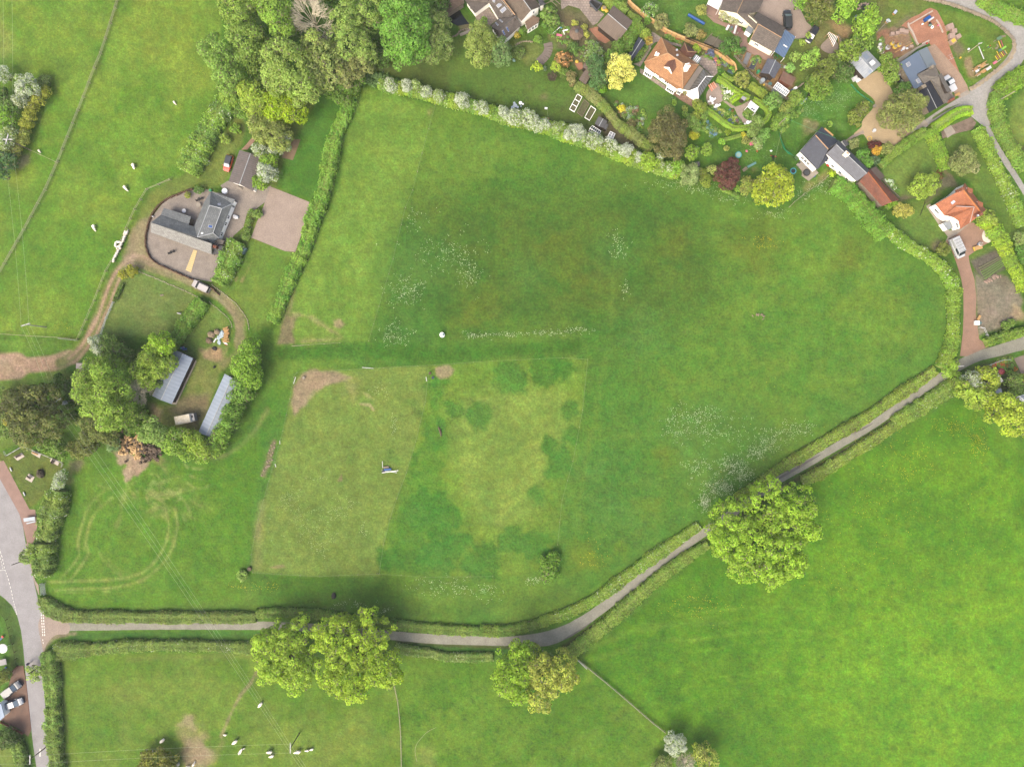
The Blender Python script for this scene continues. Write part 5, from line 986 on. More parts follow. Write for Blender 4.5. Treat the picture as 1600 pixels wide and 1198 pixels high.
gt('pair of golden-green round bushes at the drive entrance',Z7,[(430,618,45),(365,645,36)],2.6,(158,152,44),(146,148,52),name='shrub',cat='shrub',lobe=.6);gt('little dark bush by the drive fence',Z7,[(303,832,18)],1,(92,116,50),name='shrub',cat='shrub');gt('straggling shrub strip beside the garage court',M,[(1290,690,42),(1350,690,46),(1260,780,38),(1240,860,36),(1220,930,42)],1.6,(116,140,66),(128,150,72),name='shrub',cat='shrub');gt('dark shrub in the gravel court north of the farmhouse',M,[(740,440,44)],1.8,(88,120,52),name='shrub',cat='shrub');gt('yellow-green shrub in the gravel court',M,[(620,500,34)],1.4,(142,146,66),name='shrub',cat='shrub')
gt('small round sapling on the farm lawn nearer the wood',B,[(272,805,32)],2,(130,160,60));gt('fainter sapling on the farm lawn nearer the red car',B,[(210,870,34)],2,(140,158,70),sparse=.3)
# big trees by the lane
gt('western of the two big yellow-green oaks spreading over the lane',V,[(290,720,110),(220,800,120),(340,850,120),(370,680,80),(250,900,90),(380,950,80),(170,720,70),(400,590,40)],11,(166,190,66),(150,172,58),name='oak_tree',lobe=.9,ragged=.26,sparse=.16);gt('eastern and larger of the two yellow-green oaks beside the lane',V,[(640,720,140),(760,780,150),(700,930,140),(850,700,110),(880,870,110),(600,900,110),(740,1020,80),(820,560,60),(650,600,60),(950,930,80),(540,640,60)],12,(168,190,58),(150,170,54),name='oak_tree',lobe=.95,ragged=.26,sparse=.15)
gt('green half of the tree pair at the lane bend',WW,[(190,740,85),(160,800,70),(220,680,50),(210,860,50)],11,(148,176,52),(134,162,48),name='oak_tree',lobe=1.1,ragged=.2);gt('yellowish half of the tree pair at the lane bend',WW,[(330,800,75),(390,750,70),(300,880,60),(280,720,55),(400,800,55)],11,(176,180,76),(154,156,74),name='oak_tree',lobe=1.0,ragged=.22,sparse=.1)
gt('solitary huge bright green oak standing over the lane',X,[(420,680,130),(380,800,130),(620,560,110),(640,680,120),(800,600,120),(820,720,110),(560,850,170),(700,880,150),(480,960,110),(650,1000,90),(780,960,90),(650,470,60),(900,740,60)],13,(158,188,58),(138,164,52),name='oak_tree',lobe=1.0,ragged=.24,sparse=.16,dens=1.0)
gt('yellow sparse tree at the bottom frame edge',Z4,[(900,640,85),(990,680,90),(930,760,90),(960,580,50)],6,(176,182,76),(156,160,80),sparse=.2,ragged=.2,lobe=.8);gt('dull olive bush at the bottom edge left of the white tree',Z4,[(520,740,80),(450,780,60)],4,(150,152,96),(134,144,78),sparse=.1);gt('dark olive round bush in the sheep pasture',Z3,[(150,640,85),(210,670,50),(90,670,50)],4,(124,128,54),(140,136,60),name='shrub',cat='shrub',lobe=.8);gt('isolated green bush at the corner of the inner paddock',WW,[(340,290,42),(335,335,38),(355,265,30)],2.6,(118,150,58),(106,140,52),name='shrub',cat='shrub',lobe=.7)
gt('small pale bush at the south-west corner of the inner paddock',V,[(35,315,34)],1.2,(146,170,86),name='shrub',cat='shrub');gt('lime sapling leaning over the main road',T,[(300,270,45),(320,350,45),(370,290,40)],3,(158,178,82),sparse=.25,ragged=.25);gt('olive garden tree by the parked cars',T,[(40,330,60),(-10,380,60)],4,(130,134,62));gt('feathery dark conifer in the bottom left garden',T,[(60,900,80),(20,940,80),(110,960,50)],4,(98,118,56),(84,106,50),name='conifer_tree')
gt('weedy shrub by the road junction hedge',SS,[(250,120,60),(320,60,50)],3,(130,150,74),name='shrub',cat='shrub')
# west thicket
gt('yellow-olive flowering bush row in the west thicket',Z5,[(390,345,48),(320,410,55),(280,480,55),(250,550,50),(220,620,50)],3,(162,162,64),(146,150,58),name='gorse_bush',cat='shrub');gt('lime tree in the west thicket',Z5,[(60,560,75),(30,620,50)],5,(136,172,60),(122,154,56));gt('olive bush next to the west pole',Z5,[(210,700,50),(190,760,50),(150,840,50)],3,(156,158,70),(144,150,80),name='shrub',cat='shrub');gt('dark blue-green conifer at the bottom of the west thicket',Z5,[(60,950,75),(100,920,50),(20,1030,60)],5,(78,108,68),(92,122,76),name='conifer_tree');gt('dark green tree behind the blossoming trees on the left edge',Z5,[(40,440,70),(110,470,50),(0,360,60)],5,(104,130,62),(92,118,54));gt('grey-green scrub beside the big white tree',Z5,[(370,250,45),(60,880,50)],2.4,(124,140,82),name='shrub',cat='shrub');gt('light scrub at the left edge of the thicket',Z5,[(20,820,60),(90,840,50)],3.4,(144,160,88),name='shrub',cat='shrub')
# flower beds and rough planting
gc=[(112,146,62),(96,134,60),(138,158,72),(128,140,84)]
bed('flower_bed','mixed flower border in the west half of the oval garden',L,(120,170,220,160,320,190,400,190,440,260,510,320,470,360,380,350),90,gc+[(120,70,64),(90,110,150),(170,170,90)],.7);bed('flower_bed','round flower bed inside the oval garden by the white arbour',L,(520,200,600,210,680,270,620,300,560,290,515,250),50,gc,.7);bed('flower_bed','planting along the north edge of the oval garden patio',E,(240,730,330,790,440,860,380,900,290,890,260,800),55,gc+[(230,226,210)],.6)
bed('flower_bed','flower border between slab patio and curved fence',Y8,(1010,230,1180,300,1320,440,1400,520,1290,560,1230,640,1190,520,1090,430,1010,390,960,330),70,gc+[(118,112,150),(190,110,120)],.6);bed('flower_bed','narrow border under the fence north of the orange-tiled house',Y8,(400,20,560,60,680,130,640,180,480,140,380,70),40,gc+[(180,90,80)],.5);bed('flower_bed','mixed shrubs bordering the lawn west of the yew',K,(560,150,620,180,830,230,850,330,800,450,720,380,620,270),110,gc+[(150,160,150),(132,104,84)],1.0,.15)
bed('flower_bed','overgrown bed below the box hedge east of the yew',K,(1220,300,1300,250,1400,330,1500,400,1540,440,1420,480,1340,420,1300,350),70,gc+[(110,140,170)],.8,.15);bed('rough_planting','wild planting round the gazebo and dark sheds',CC,(1000,140,1190,240,1190,360,1300,380,1400,360,1560,500,1480,620,1300,520,1160,420,1030,320),120,gc,.8,.16);bed('vegetable_bed','leafy vegetables between the two beds behind the long house',Y2,(760,880,880,880,930,950,820,1000,780,1100,740,1000),30,gc,.5)
bed('rough_planting','nettles and brambles beside the farm wood edge',B,(1080,470,1200,450,1300,500,1200,560,1050,520),90,[(96,122,72),(110,136,82)],1.2,.17);bed('rough_planting','scrubby plants along the clay bank by the building site',F,(290,380,330,320,360,420,320,500,300,470),40,gc+[(230,226,220)],.6);bed('flower_bed','garden border next to the red parasol',J,(880,540,1000,480,1080,470,1090,560,1130,590,1040,600,940,590),60,gc+[(200,90,60)],.6);bed('rough_planting','weeds along the lower wall of the orange cottage',H,(700,520,740,560,740,660,700,650),20,[(110,150,50),(116,60,56)],.5)
bed('ivy_border','ferny growth left of the glass-roofed room',D,(740,440,860,420,890,380,800,560,760,560),36,gc,.6);bed('ivy_border','plants lining the hedge beside the barn lawn',G,(1140,570,1220,580,1280,680,1260,700,1180,640),26,gc+[(220,226,210)],.5);bed('rough_planting','tangled bank at the foot of the conifers on the daisy lawn',E,(780,1130,950,1000,960,900,1010,880,1000,980,880,1100,800,1198),60,gc,.9,.16);bed('rough_planting','thick scrub in the yard corner south of the horsebox',O,(520,830,600,780,660,860,560,960,480,960),50,gc,1.4,.18)
def sprinkle(name,label,spots,n,c,s,z,cat,jc=.1):
 Ps=[];tot=sum(q[3]*1.0 for q in spots)
 for(sh,x,y,wgt,rx,ry)in spots:
  m=int(n*wgt/tot);k=max(1,m//3);cx=RNG.normal(size=(k,2))*.55
  for i in range(m):
   a=cx[i%k]+RNG.normal(size=2)*.05;p=W(sh.one(x+a[0]*rx+random.gauss(0,1.4)*sh.k,y+a[1]*ry+random.gauss(0,1.2)*sh.k));Ps.append((p[0],p[1],z*random.uniform(.8,1.1)))
 Ps=np.array(Ps);N_=np.array((0,0,1.))+RNG.normal(scale=.25,size=Ps.shape)
 o=leaves(name,Ps,N_,RNG.uniform(.6,1.3,len(Ps))*s,np.array(c)[None]*RNG.uniform(1-jc,1,(len(Ps),1)),None,.9);return props(o,label,cat,None,'stuff')
WHT=C(228,234,208,.66)
sprinkle('cow_parsley','white cow parsley in drifts over the dark meadow beside the mown strip',[(PX,636,455,9,28,22),(PX,700,395,9,60,26),(PX,735,425,6,18,22),(PX,618,525,6,24,18),(PX,650,345,2,20,20),(PX,966,385,4,14,28),(PX,975,450,1.5,6,14)],1100,WHT,.078,.8,'wildflowers')
sprinkle('cow_parsley','line of white cow parsley along the old meadow fence',[(PX,745,524,3,22,5),(PX,800,523,3,30,4),(PX,860,520,3,30,4),(PX,905,516,2,22,4)],380,WHT,.08,.8,'wildflowers')
sprinkle('cow_parsley','broad white flower drifts in the meadow by the lane and big oak',[(X,300,120,9,220,110),(X,200,30,5,160,60),(X,60,100,3,80,100),(X,420,340,9,90,60),(X,340,480,14,110,60),(X,470,400,8,90,50),(X,240,570,8,40,50),(X,640,200,7,90,70),(X,800,120,5,130,60),(X,200,350,4,90,60),(X,560,260,5,80,40)],3000,WHT,.078,.8,'wildflowers')
sprinkle('cow_parsley','white meadow flowers fringing the village hedge and play lawn',[(K,1100,920,5,260,60),(K,1350,950,4,200,50),(L,400,1080,3,160,60),(G,560,640,6,150,70),(G,400,720,3,120,60),(G,150,880,3,200,40),(G,960,870,1,40,30)],700,WHT,.07,.7,'wildflowers')
sprinkle('cow_parsley','scattered white flowers at the southern edge of the inner paddocks',[(V,1300,380,4,200,60),(V,1550,400,2,120,60),(WW,280,355,2,50,16),(V,700,490,2,140,30),(V,930,530,1,30,12)],500,WHT,.075,.6,'wildflowers')
sprinkle('clover_flowers','pale flower specks in the short grass of the western grazed paddock',[(U,330,950,5,80,60),(U,420,1080,5,160,90),(U,600,1040,4,80,60),(V,480,60,5,140,60),(V,540,160,3,50,60),(U,980,500,3,20,60),(U,690,980,2,60,60),(U,900,280,2,60,60),(V,790,30,2,20,40),(U,500,830,1,60,20)],900,C(214,222,180,.6),.07,.15,'wildflowers')
sprinkle('lawn_daisies','white daisies over the lawn between barn and cottage',[(E,1200,900,6,200,100),(E,1060,1000,4,120,90),(E,1350,850,3,120,60),(L,700,600,2,200,90)],700,C(236,240,226,.7),.05,.1,'wildflowers')
sprinkle('buttercups','yellow buttercups in the southern and eastern pastures',[(X,1300,500,8,500,300),(X,1500,300,6,160,160),(J,500,1100,6,260,90),(Z2,350,1000,6,120,150),(WW,1000,480,5,120,70),(PX,1350,850,8,260,160),(V,120,380,3,160,30),(WW,540,250,2,60,60),(G,60,1120,3,120,60)],1700,C(226,196,40,.6),.085,.2,'wildflowers')
sprinkle('buttercups','faint yellow flower haze on the north-west pasture',[(A,1250,500,6,200,300),(PX,60,40,4,90,60),(Q,600,60,3,200,40)],500,C(206,190,50,.55),.06,.2,'wildflowers')
# ---------------------------------------------------------------- buildings
r_slate=mat('grey_slate_roof',C(152,157,158),.75,.16,.7,.2,fine=.14,kind='tile',per=.45,second=C(138,144,146))
r_sunlit=mat('sunlit_stone_slates',C(176,176,172),.85,.16,1.5,.3,fine=.22,kind='tile',per=.4)  # paler slates for the farmhouse's south-west slope, sunlight put into the colour
r_dkslate=mat('dark_slate_roof',C(84,90,104),.6,.1,.7,.15,fine=.08,kind='tile',per=.4)
r_slate2=mat('mid_slate_roof',C(116,120,132),.6,.08,.7,.15,fine=.08,kind='tile',per=.4)
r_asb=mat('fibre_cement_sheet',C(138,126,120),.85,.16,.9,.2,fine=.1,kind='rib',per=.5,second=C(122,116,114))
r_metal=mat('blue_grey_sheet_metal',C(164,180,200),.5,.08,.6,.1,kind='rib',per=.9,spec=.4)
r_metal2=mat('pale_sheet_metal',C(182,198,216),.5,.08,.6,.1,kind='rib',per=.9,spec=.4)
r_brown=mat('brown_concrete_tiles',C(140,122,104),.85,.14,1.2,.3,fine=.24,kind='tile',per=.4,second=C(124,112,98))
r_brown2=mat('grey_brown_tiles',C(136,126,116),.85,.14,1,.3,fine=.26,kind='tile',per=.4,second=C(118,108,100))
r_orange=mat('orange_clay_tiles',C(218,164,114),.8,.12,.8,.2,fine=.14,kind='tile',per=.35,second=C(204,146,100))
r_orange2=mat('red_orange_clay_tiles',C(216,138,94),.8,.14,.7,.2,fine=.14,kind='tile',per=.35,second=C(200,120,82))
r_maroon=mat('dark_red_tiles',C(136,92,74),.8,.12,.8,.2,fine=.12,kind='tile',per=.35)
r_barn=mat('rusty_red_pantiles',C(160,92,64),.85,.25,.5,.3,fine=.15,kind='tile',per=.35,second=C(140,96,80))
r_shed=mat('brown_felt_roof',C(142,126,112),.85,.1,.8,.2,kind='rib',per=.5)
r_felt=mat('grey_felt_roof',C(112,112,114),.9,.1,.8,.15,fine=.08)
r_flat=mat('blue_grey_membrane',C(120,138,162),.6,.06,.3,.05)
r_flat2=mat('pale_blue_grey_membrane',C(132,146,156),.6,.06,.3,.05)
r_black=mat('black_solar_slates',C(56,60,70),.7,.08,.6,.05,spec=.15)
r_stonegrey=mat('old_grey_stone_roof',C(142,136,126),.9,.2,1.5,.4,fine=.3,second=C(120,112,104))
r_poly=mat('blue_polycarbonate',C(112,138,172),.25,.1,.4,.05,spec=.6,kind='rib',per=.6)
r_moss=mat('mossy_red_felt',C(134,90,80),.9,.3,.8,.3,fine=.2,second=C(118,104,82))
r_shingle=mat('cedar_shingles',C(146,122,102),.85,.18,1.5,.3,fine=.25,kind='tile',per=.3)
r_tin=mat('patchwork_tin',C(176,186,196),.5,.12,.5,.1,kind='rib',per=.5,second=C(200,206,212))
m_glassroof=mat('greenhouse_glass',C(176,184,186),.12,.1,.8,spec=.8)
m_greyglass=mat('tinted_roof_glass',C(140,140,134),.15,.1,.8,spec=.7)
m_canvas=mat('white_canvas',C(250,250,252,.55),.7,.04,.6)
m_block=mat('pink_grey_brick_pack',C(206,178,162),.9,.08,1.5,.1,fine=.1);m_ylbag=mat('yellow_bulk_bag',C(240,206,80,.5),.6,.12,2,.3);m_whbag=mat('white_bulk_bag',C(236,238,242,.5),.6,.06,2,.3)
m_blue=plain('blue_plastic',24,92,170,.45);m_green=plain('green_plastic',60,160,110,.4);m_red=plain('red_plastic',215,60,40,.5);m_pink=plain('pink_plastic',240,130,160,.5);m_yel=plain('yellow_plastic',240,205,70,.5);m_aqua=plain('aqua_plastic',80,190,200,.45)
def nearwall(h,x,y):
 g=Vector(W(h.sh.one(x,y),1.2));n=len(h.ins);best=0;bd=1e9
 for i in range(n):
  a,b=h.ins[i],h.ins[(i+1)%n];d=b-a;L2=d.x*d.x+d.y*d.y+1e-9;t=max(0,min(1,((g.x-a.x)*d.x+(g.y-a.y)*d.y)/L2))
  q=math.hypot(g.x-a.x-t*d.x,g.y-a.y-t*d.y)
  if q<bd:bd=q;best=i
 return best
def wins(h,x,y,spans,z0=1.0,z1=2.0,name='window',m=None,panes=2):
 i=nearwall(h,x,y)
 for a,b in spans:h.onwall(i,a,b,z0,z1,name,m,panes=panes)
ORANGE_RIDGE=mat('ridge_tiles',C(226,184,140),.8,.1,1)
# 1 farmhouse
h=House('farmhouse','grey-roofed white farmhouse with an L-shaped roof inside the gravel court','house',M,(700,800))
h.wing(dict(a=(238,782,4.6),b=(722,938,4.9),b2=(868,1003,4.6),c=(868,1115,2.4),d=(236,886,2.4),e=(340,706,2.9),f=(690,828,2.9)),[('a','d','c','b2'),('a','b','f','e')],None,r_sunlit,m_white)
h.roof.data.materials.append(r_slate);h.roof.data.polygons[1].material_index=1
h.wing(dict(a=(238,782,4.55),b2=(868,1003,4.55),c=(868,1115,2.4),d=(236,886,2.4),e=(340,706,2.9),f=(700,830,2.9)),[],'adcb2fe' and['a','d','c','b2','f','e'],r_slate,m_white)if False else None
mk('wall',*(lambda p:([(x,y,-.05)for x,y,z in p]+[(x,y,z)for x,y,z in p],[(i,(i+1)%6,6+(i+1)%6,6+i)for i in range(6)]))([(*W(M.one(x,y),z),z-.2)for x,y,z in((240,780,4.5),(246,880,2.45),(860,1105,2.45),(862,1005,4.5),(700,835,3.0),(342,712,2.9))]),m_stone,h.t)
h.wing(dict(a=(338,708,2.8),b=(372,632,2.4),c=(655,722,2.4),d=(632,806,2.8)),['abcd'],'abcd',r_slate,m_stone)
h.wing(dict(p=(860,460,2.5),q=(1112,545,2.5),q2=(1088,588,2.5),m=(977,638,4.0),r=(850,605,4.9),s=(790,572,2.5),t=(722,936,4.9),u=(884,893,4.0),v=(946,944,2.5),w=(868,1003,2.7),x=(686,826,2.7)),[('p','s','r'),('p','r','m'),('p','m','q2','q'),('r','s','x','t'),('r','t','u','m'),('m','u','v','q2'),('t','w','v','u')],['p','q','q2','v','w','t','x','s'],r_slate,m_white)
h.ridge('mu','mr','tu',('m','q2'),('u','v'));h.ridge('rt')
for q in((836,808,884,815,876,842,830,834),):h.rooflight(q,'rtu',m_blueglass)
h.rooflight((925,590,962,583,968,605,932,613),'pmq');h.rooflight((757,885,780,885,785,900,762,905),'rtu',m_white)
i=nearwall(h,1040,760)
for a,b in((.08,.17),(.38,.47),(.58,.67)):h.onwall(i,a,b,.9,1.9)
h.onwall(i,.92,.97,.2,2.0,'door',m_frame)
h.chimney(895,1030,0,3.4,.9,.6,-.35,m_brick,1)
h.wing(dict(a=(925,948,2.2),b=(1000,970,2.1),c=(985,1012,2.1),d=(895,1012,2.2)),['abcd'],'abcd',r_stonegrey,m_stone,inset=.15)
h.wing(dict(a=(895,1014,1.9),b=(1008,1030,1.8),c=(990,1102,1.8),d=(876,1116,1.9)),['abcd'],'abcd',r_felt,m_stone,inset=.15)
# 2 garage
h=House('garage','brown corrugated-roofed garage beside the red car','garage',M,(1180,250));gable(h,(1160,30,1045,355,1275,65,1160,388,1390,115,1305,458),2.3,3.6,r_asb,m_white)
wins(h,1180,430,[(.15,.45)],.3,2.0,'garage_door',m_frame,0)
# 3,4 stables
h=House('stable_block','blue-grey metal-roofed stable half hidden under lime trees','stable',O,(800,500));gable(h,(990,325,808,715,902,285,716,680,826,250,640,645),2.4,3.5,r_metal,m_darkwood)
wins(h,900,560,[(.08,.18),(.3,.4),(.52,.62),(.76,.86)],.1,2.0,'stable_door',m_darkwood,0)
area('yard_paving',O(1000,335,1022,350,848,718,806,716),m_conc,z=.03)
h=House('long_stable','long pale metal-roofed stable against the eastern farm hedge','stable',O,(1200,700));gable(h,(1258,457,1030,960,1320,490,1102,980,1385,525,1172,1002),2.4,3.2,r_metal2,m_darkwood)
wins(h,1130,710,[(.06,.14),(.24,.32),(.44,.52),(.62,.7),(.84,.92)],.1,2.0,'stable_door',m_darkwood,0)
# 5 long brown-tiled village house
h=House('village_house','white house with brown tiles, rooflights and a bay at the top frame edge','house',Y1,(800,200))
h.wing(dict(a=(262,10,2.4),b=(418,212,2.4),c=(640,52,2.4),d=(700,-60,2.8),e=(560,-140,4.0),f=(330,-90,3.6)),['abcf',('c','d','e','f')],'abcdef',r_brown2,m_white)
wins(h,330,130,[(.4,.55)],.9,1.9)
h.wing(dict(a=(560,0,2.5),b=(640,52,2.5),c=(785,292,2.5),d=(1046,240,4.3),e=(860,0,4.3),f=(800,-80,4.3),g=(560,-80,2.5)),['abcdefg'],['a','b','c','d','e','f','g'],r_brown2,m_white);h.ridge('de',m=ORANGE_RIDGE,r=.14)
for q in((690,18,740,-20,772,0,722,52),(750,92,820,30,856,76,786,134),(808,168,884,104,916,150,846,214)):h.rooflight(q,'bcd')
h.wing(dict(a=(862,0,3.4),b=(1045,240,3.4),c=(1145,333,3.2),d=(1292,162,5.6),e=(1160,-20,5.6),f=(1440,104,3.6),g=(1290,-110,3.6),i=(800,-90,3.4),j=(1100,-110,5.6)),[('a','b','c','d','e','j','i'),'dfgje'],['a','b','c','d','f','g','j','i'],r_brown,m_white);h.ridge('de','ej')
wins(h,1290,220,[(.3,.5)],2.4,3.4);wins(h,1380,140,[(.3,.6)],1.2,2.4)
h.wing(dict(a=(1400,0,3.2),b=(1445,90,3.2),c=(1520,70,2.6),d=(1430,-60,2.6)),['abcd'],'abcd',r_felt,m_white)
h.wing(dict(a=(668,412,2.4),b=(788,294,2.4),c=(1045,243,3.1),r=(780,475,3.8),s=(1055,250,4.2),d=(1147,398,2.4),e=(905,614,2.4),f=(808,612,2.4)),['abcsr','arf','rsdef'],'abcsdef',r_brown2,m_white);h.ridge('rs',m=r_felt)
for q in((735,362,752,350,792,395,775,410),(798,315,818,305,860,345,842,358)):h.rooflight(q,'abr')
for q in((836,480,862,468,894,545,878,556),(898,428,922,420,956,495,938,504)):h.rooflight(q,'rse',m_blueglass)
wins(h,730,510,[(.2,.7)],.9,1.9,panes=3)
p=h.pt(1045,330,3.4);MBx().tube((p.x,p.y,2.8),(p.x,p.y,4.3),.1).build('flue',m_darkwood,h.t)
h.wing(dict(a=(1200,345,2.2),b=(1330,245,2.5),c=(1432,285,2.3),d=(1408,360,2.2),e=(1240,468,2.2)),['abcde'],'abcde',r_shingle,m_white,inset=.12);wins(h,1320,440,[(.08,.3),(.38,.6),(.68,.9)],.5,1.8)
h=House('outhouse','dark mossy-roofed outhouse in front of the garden pond at the top edge','outbuilding',CC,(150,60));h.wing(dict(a=(30,0,2.4),b=(92,138,2.3),c=(210,60,2.3),d=(262,28,2.4),e=(240,-40,3),f=(20,-60,3)),[('a','b','c','d','e','f')],'abcdef',mat('mossy_tiles',C(118,100,84),.9,.2,1.2,.3,fine=.2,kind='tile',per=.4),m_stone)
w_pond=area('pond',Y1(10,250,90,190,165,130,220,230,300,340,330,375,150,408,60,360,0,330),mat('dark_pond_water',C(28,38,34),.25,.2,1,spec=.3),z=.03)
# 6 orange hipped house
h=House('hipped_house','large orange-tiled hipped house with a white dormer and chimney beside the slab patio','house',Y8,(500,500))
h.wing(dict(W=(65,470,2.5),W2=(88,545,2.5),S2=(572,888,2.5),S=(668,890,2.5),E=(918,514,2.5),N=(332,84,2.5),P=(432,332,5.4),Q=(660,488,5.4)),[('W','W2','S2','S','Q','P'),'SEQ','ENPQ','NWP'],['W','W2','S2','S','E','N'],r_orange,m_white,inset=.5)
h.ridge('WP','SQ','EQ','NP','PQ',m=ORANGE_RIDGE,r=.1)
wins(h,330,740,[(.12,.28),(.42,.5),(.62,.8)],.8,2.1,panes=3)
main=dict(h.v)
h.wing(dict(a=(612,290,2.5),b=(695,172,2.5),c=(882,316,2.5),d=(815,402,2.5),e=(705,388,2.5),p=(742,306,4.6)),['abp','bcp','cdep','eap'],'abcde',r_maroon,m_white);h.ridge('bp','cp',m=ORANGE_RIDGE)
h.wing(dict(a=(440,455,4.6),b=(372,540,4.3),p=(460,550,5.2),q=(548,428,5.3),c=(502,642,4.3),d=(568,556,4.6)),['abpq','qpcd'],'abpcdq',r_maroon,m_white,inset=.1,roofname='dormer_roof',wallname='dormer');wins(h,440,600,[(.3,.75)],3.7,4.2);h.v=main
h.chimney(745,520,3,6.6,1.0,.8,.3,m_white,3);h.chimney(272,335,2.6,4.8,.8,.4,-.5,m_white,1)
for(x,y)in((570,292),(577,372)):p=h.onplane(x,y,'ENP')[0];MBx().disc(p.x,p.y,p.z-.2,p.z+.35,.28,10).build('roof_cowl',m_lead,h.t)
for nm,q in(('bay',(88,562,218,648,200,690,62,600)),('bay',(436,802,566,890,550,935,414,850)),('bay',(600,862,672,912,660,950,584,905))):
 h.wing(dict(a=(q[0],q[1],2.4),b=(q[2],q[3],2.4),c=(q[4],q[5],2.2),d=(q[6],q[7],2.2)),['abcd'],'abcd',m_white,m_white,inset=.12,roofname='bay_roof',wallname='bay');wins(h,(q[4]+q[6])/2,(q[5]+q[7])/2+20,[(.08,.9)],.6,1.9,panes=4)
h.wing(dict(a=(672,892,2.5),b=(922,525,2.5),c=(986,572,2.4),d=(760,912,2.4)),['abcd'],'abcd',mat('lead_grey_flat_roof',C(150,140,128),.8,.1,.6),m_white,inset=.1)
h.wing(dict(a=(988,578,2.2),b=(1142,698,2.2),c=(910,1045,2.2),d=(742,932,2.2),p=(1028,694,3.3),q=(898,872,3.3)),['abp','bcqp','cdq','daPq' and 'dapq'],'abcd',m_greyglass,m_white,inset=.1,roofname='conservatory_roof',wallname='conservatory_wall');h.ridge('pq','cq','dq','bp',m=m_frame,r=.06)
for k in range(1,8):
 u=k/8;a=h.v['b'].lerp(h.v['c'],u);b=h.v['p'].lerp(h.v['q'],max(0,min(1,(u-.12)/.76)));MBx().tube(a+Vector((0,0,.05)),b+Vector((0,0,.05)),.07,.07,4).build('glazing_bar',m_darkwood,h.t)
 a=h.v['a'].lerp(h.v['d'],u);MBx().tube(a+Vector((0,0,.05)),b+Vector((0,0,.05)),.06,.06,4).build('glazing_bar',m_darkwood,h.t)
for k in range(1,4):
 u=k/4;a=h.v['c'].lerp(h.v['d'],u);MBx().tube(a+Vector((0,0,.05)),h.v['q'],.05,.05,4).build('glazing_bar',m_frame,h.t)
h.wing(dict(a=(870,350,2.2),b=(958,418,2.2),c=(905,486,2.1),d=(820,420,2.2)),['abcd'],'abcd',m_glassroof,m_white,inset=.08,roofname='lean_to_roof',wallname='lean_to')
for k in range(1,4):
 u=k/4;MBx().tube(h.v['a'].lerp(h.v['b'],u)+Vector((0,0,.05)),h.v['d'].lerp(h.v['c'],u)+Vector((0,0,.05)),.05,.05,4).build('glazing_bar',m_frame,h.t)
# 7 brown garage and neighbours
h=House('timber_garage','brown gabled timber garage at the end of the concrete drive','garage',D,(570,200));gable(h,(415,228,598,376,512,124,682,268,560,50,736,192),2.5,3.8,r_shed,m_darkwood)
h=House('slate_shed','narrow dark slate-coloured shed beside the pale yellow tree','shed',D,(760,440));gable(h,(788,330,690,490,815,355,712,520,846,384,722,548),2.2,2.9,r_dkslate,m_darkwood)
for lab,q,z in(('upper of two joined grey felt-roofed sheds below the copper shrub',(1345,538,1428,580,1392,640,1312,598),2.3),('lower of two joined grey felt-roofed sheds below the copper shrub',(1348,612,1402,648,1342,752,1280,708),2.2)):
 h=House('garden_shed',lab,'shed',CC,(q[0],q[1]));m1=((q[0]+q[2])/2,(q[1]+q[3])/2);m2=((q[4]+q[6])/2,(q[5]+q[7])/2);gable(h,(q[0],q[1],q[6],q[7],*m1,*m2,q[2],q[3],q[4],q[5]),z,z+.5,r_shed,m_darkwood,ridge=False,inset=.12)
h=House('garden_shed','dark grey shed north of the small greenhouse','shed',K,(450,340));gable(h,(430,293,395,362,470,318,432,385,508,342,472,400),2.1,2.7,r_felt,m_darkwood,inset=.12)
h=House('black_shed','small grey lean-to shed beside the dark grey shed','shed',K,(500,400));h.wing(dict(a=(492,362,1.9),b=(518,366,1.8),c=(500,415,1.8),d=(476,404,1.9)),['abcd'],'abcd',r_felt,m_darkwood,inset=.1)
def greenhouse(label,sh,q,ze,zr,nb,name='greenhouse',gm=None):
 """q: eave a1 a2 ridge r1 r2 eave b1 b2"""
 h=House(name,label,'greenhouse',sh,(q[0],q[1]));gable(h,q,ze,zr,gm or m_glassroof,gm or m_glassroof,ridge=False,inset=.03,th=.04)
 h.ridge('rs','ab','cd','ar','rc','bs','sd',m=m_frame,r=.05)
 for k in range(1,nb):
  u=k/nb
  for a,b in(('a','b'),('c','d')):MBx().tube(h.v[a].lerp(h.v[b],u)+Vector((0,0,.03)),h.v['r'].lerp(h.v['s'],u)+Vector((0,0,.03)),.035,.035,4).build('glazing_bar',m_frame,h.t)
 return h
greenhouse('small greenhouse with white bars by the raised beds',K,(375,380,450,428,352,402,436,452,342,428,425,478),1.6,2.3,5,gm=mat('green_tinted_glass',C(112,128,118),.12,.15,1,spec=.7))
greenhouse('white cold frame near the bare soil corner',K,(535,430,502,490,556,442,528,500,577,452,552,508),.8,1.1,3,name='cold_frame',gm=mat('milky_polycarbonate',C(196,198,206),.3,.05,1))
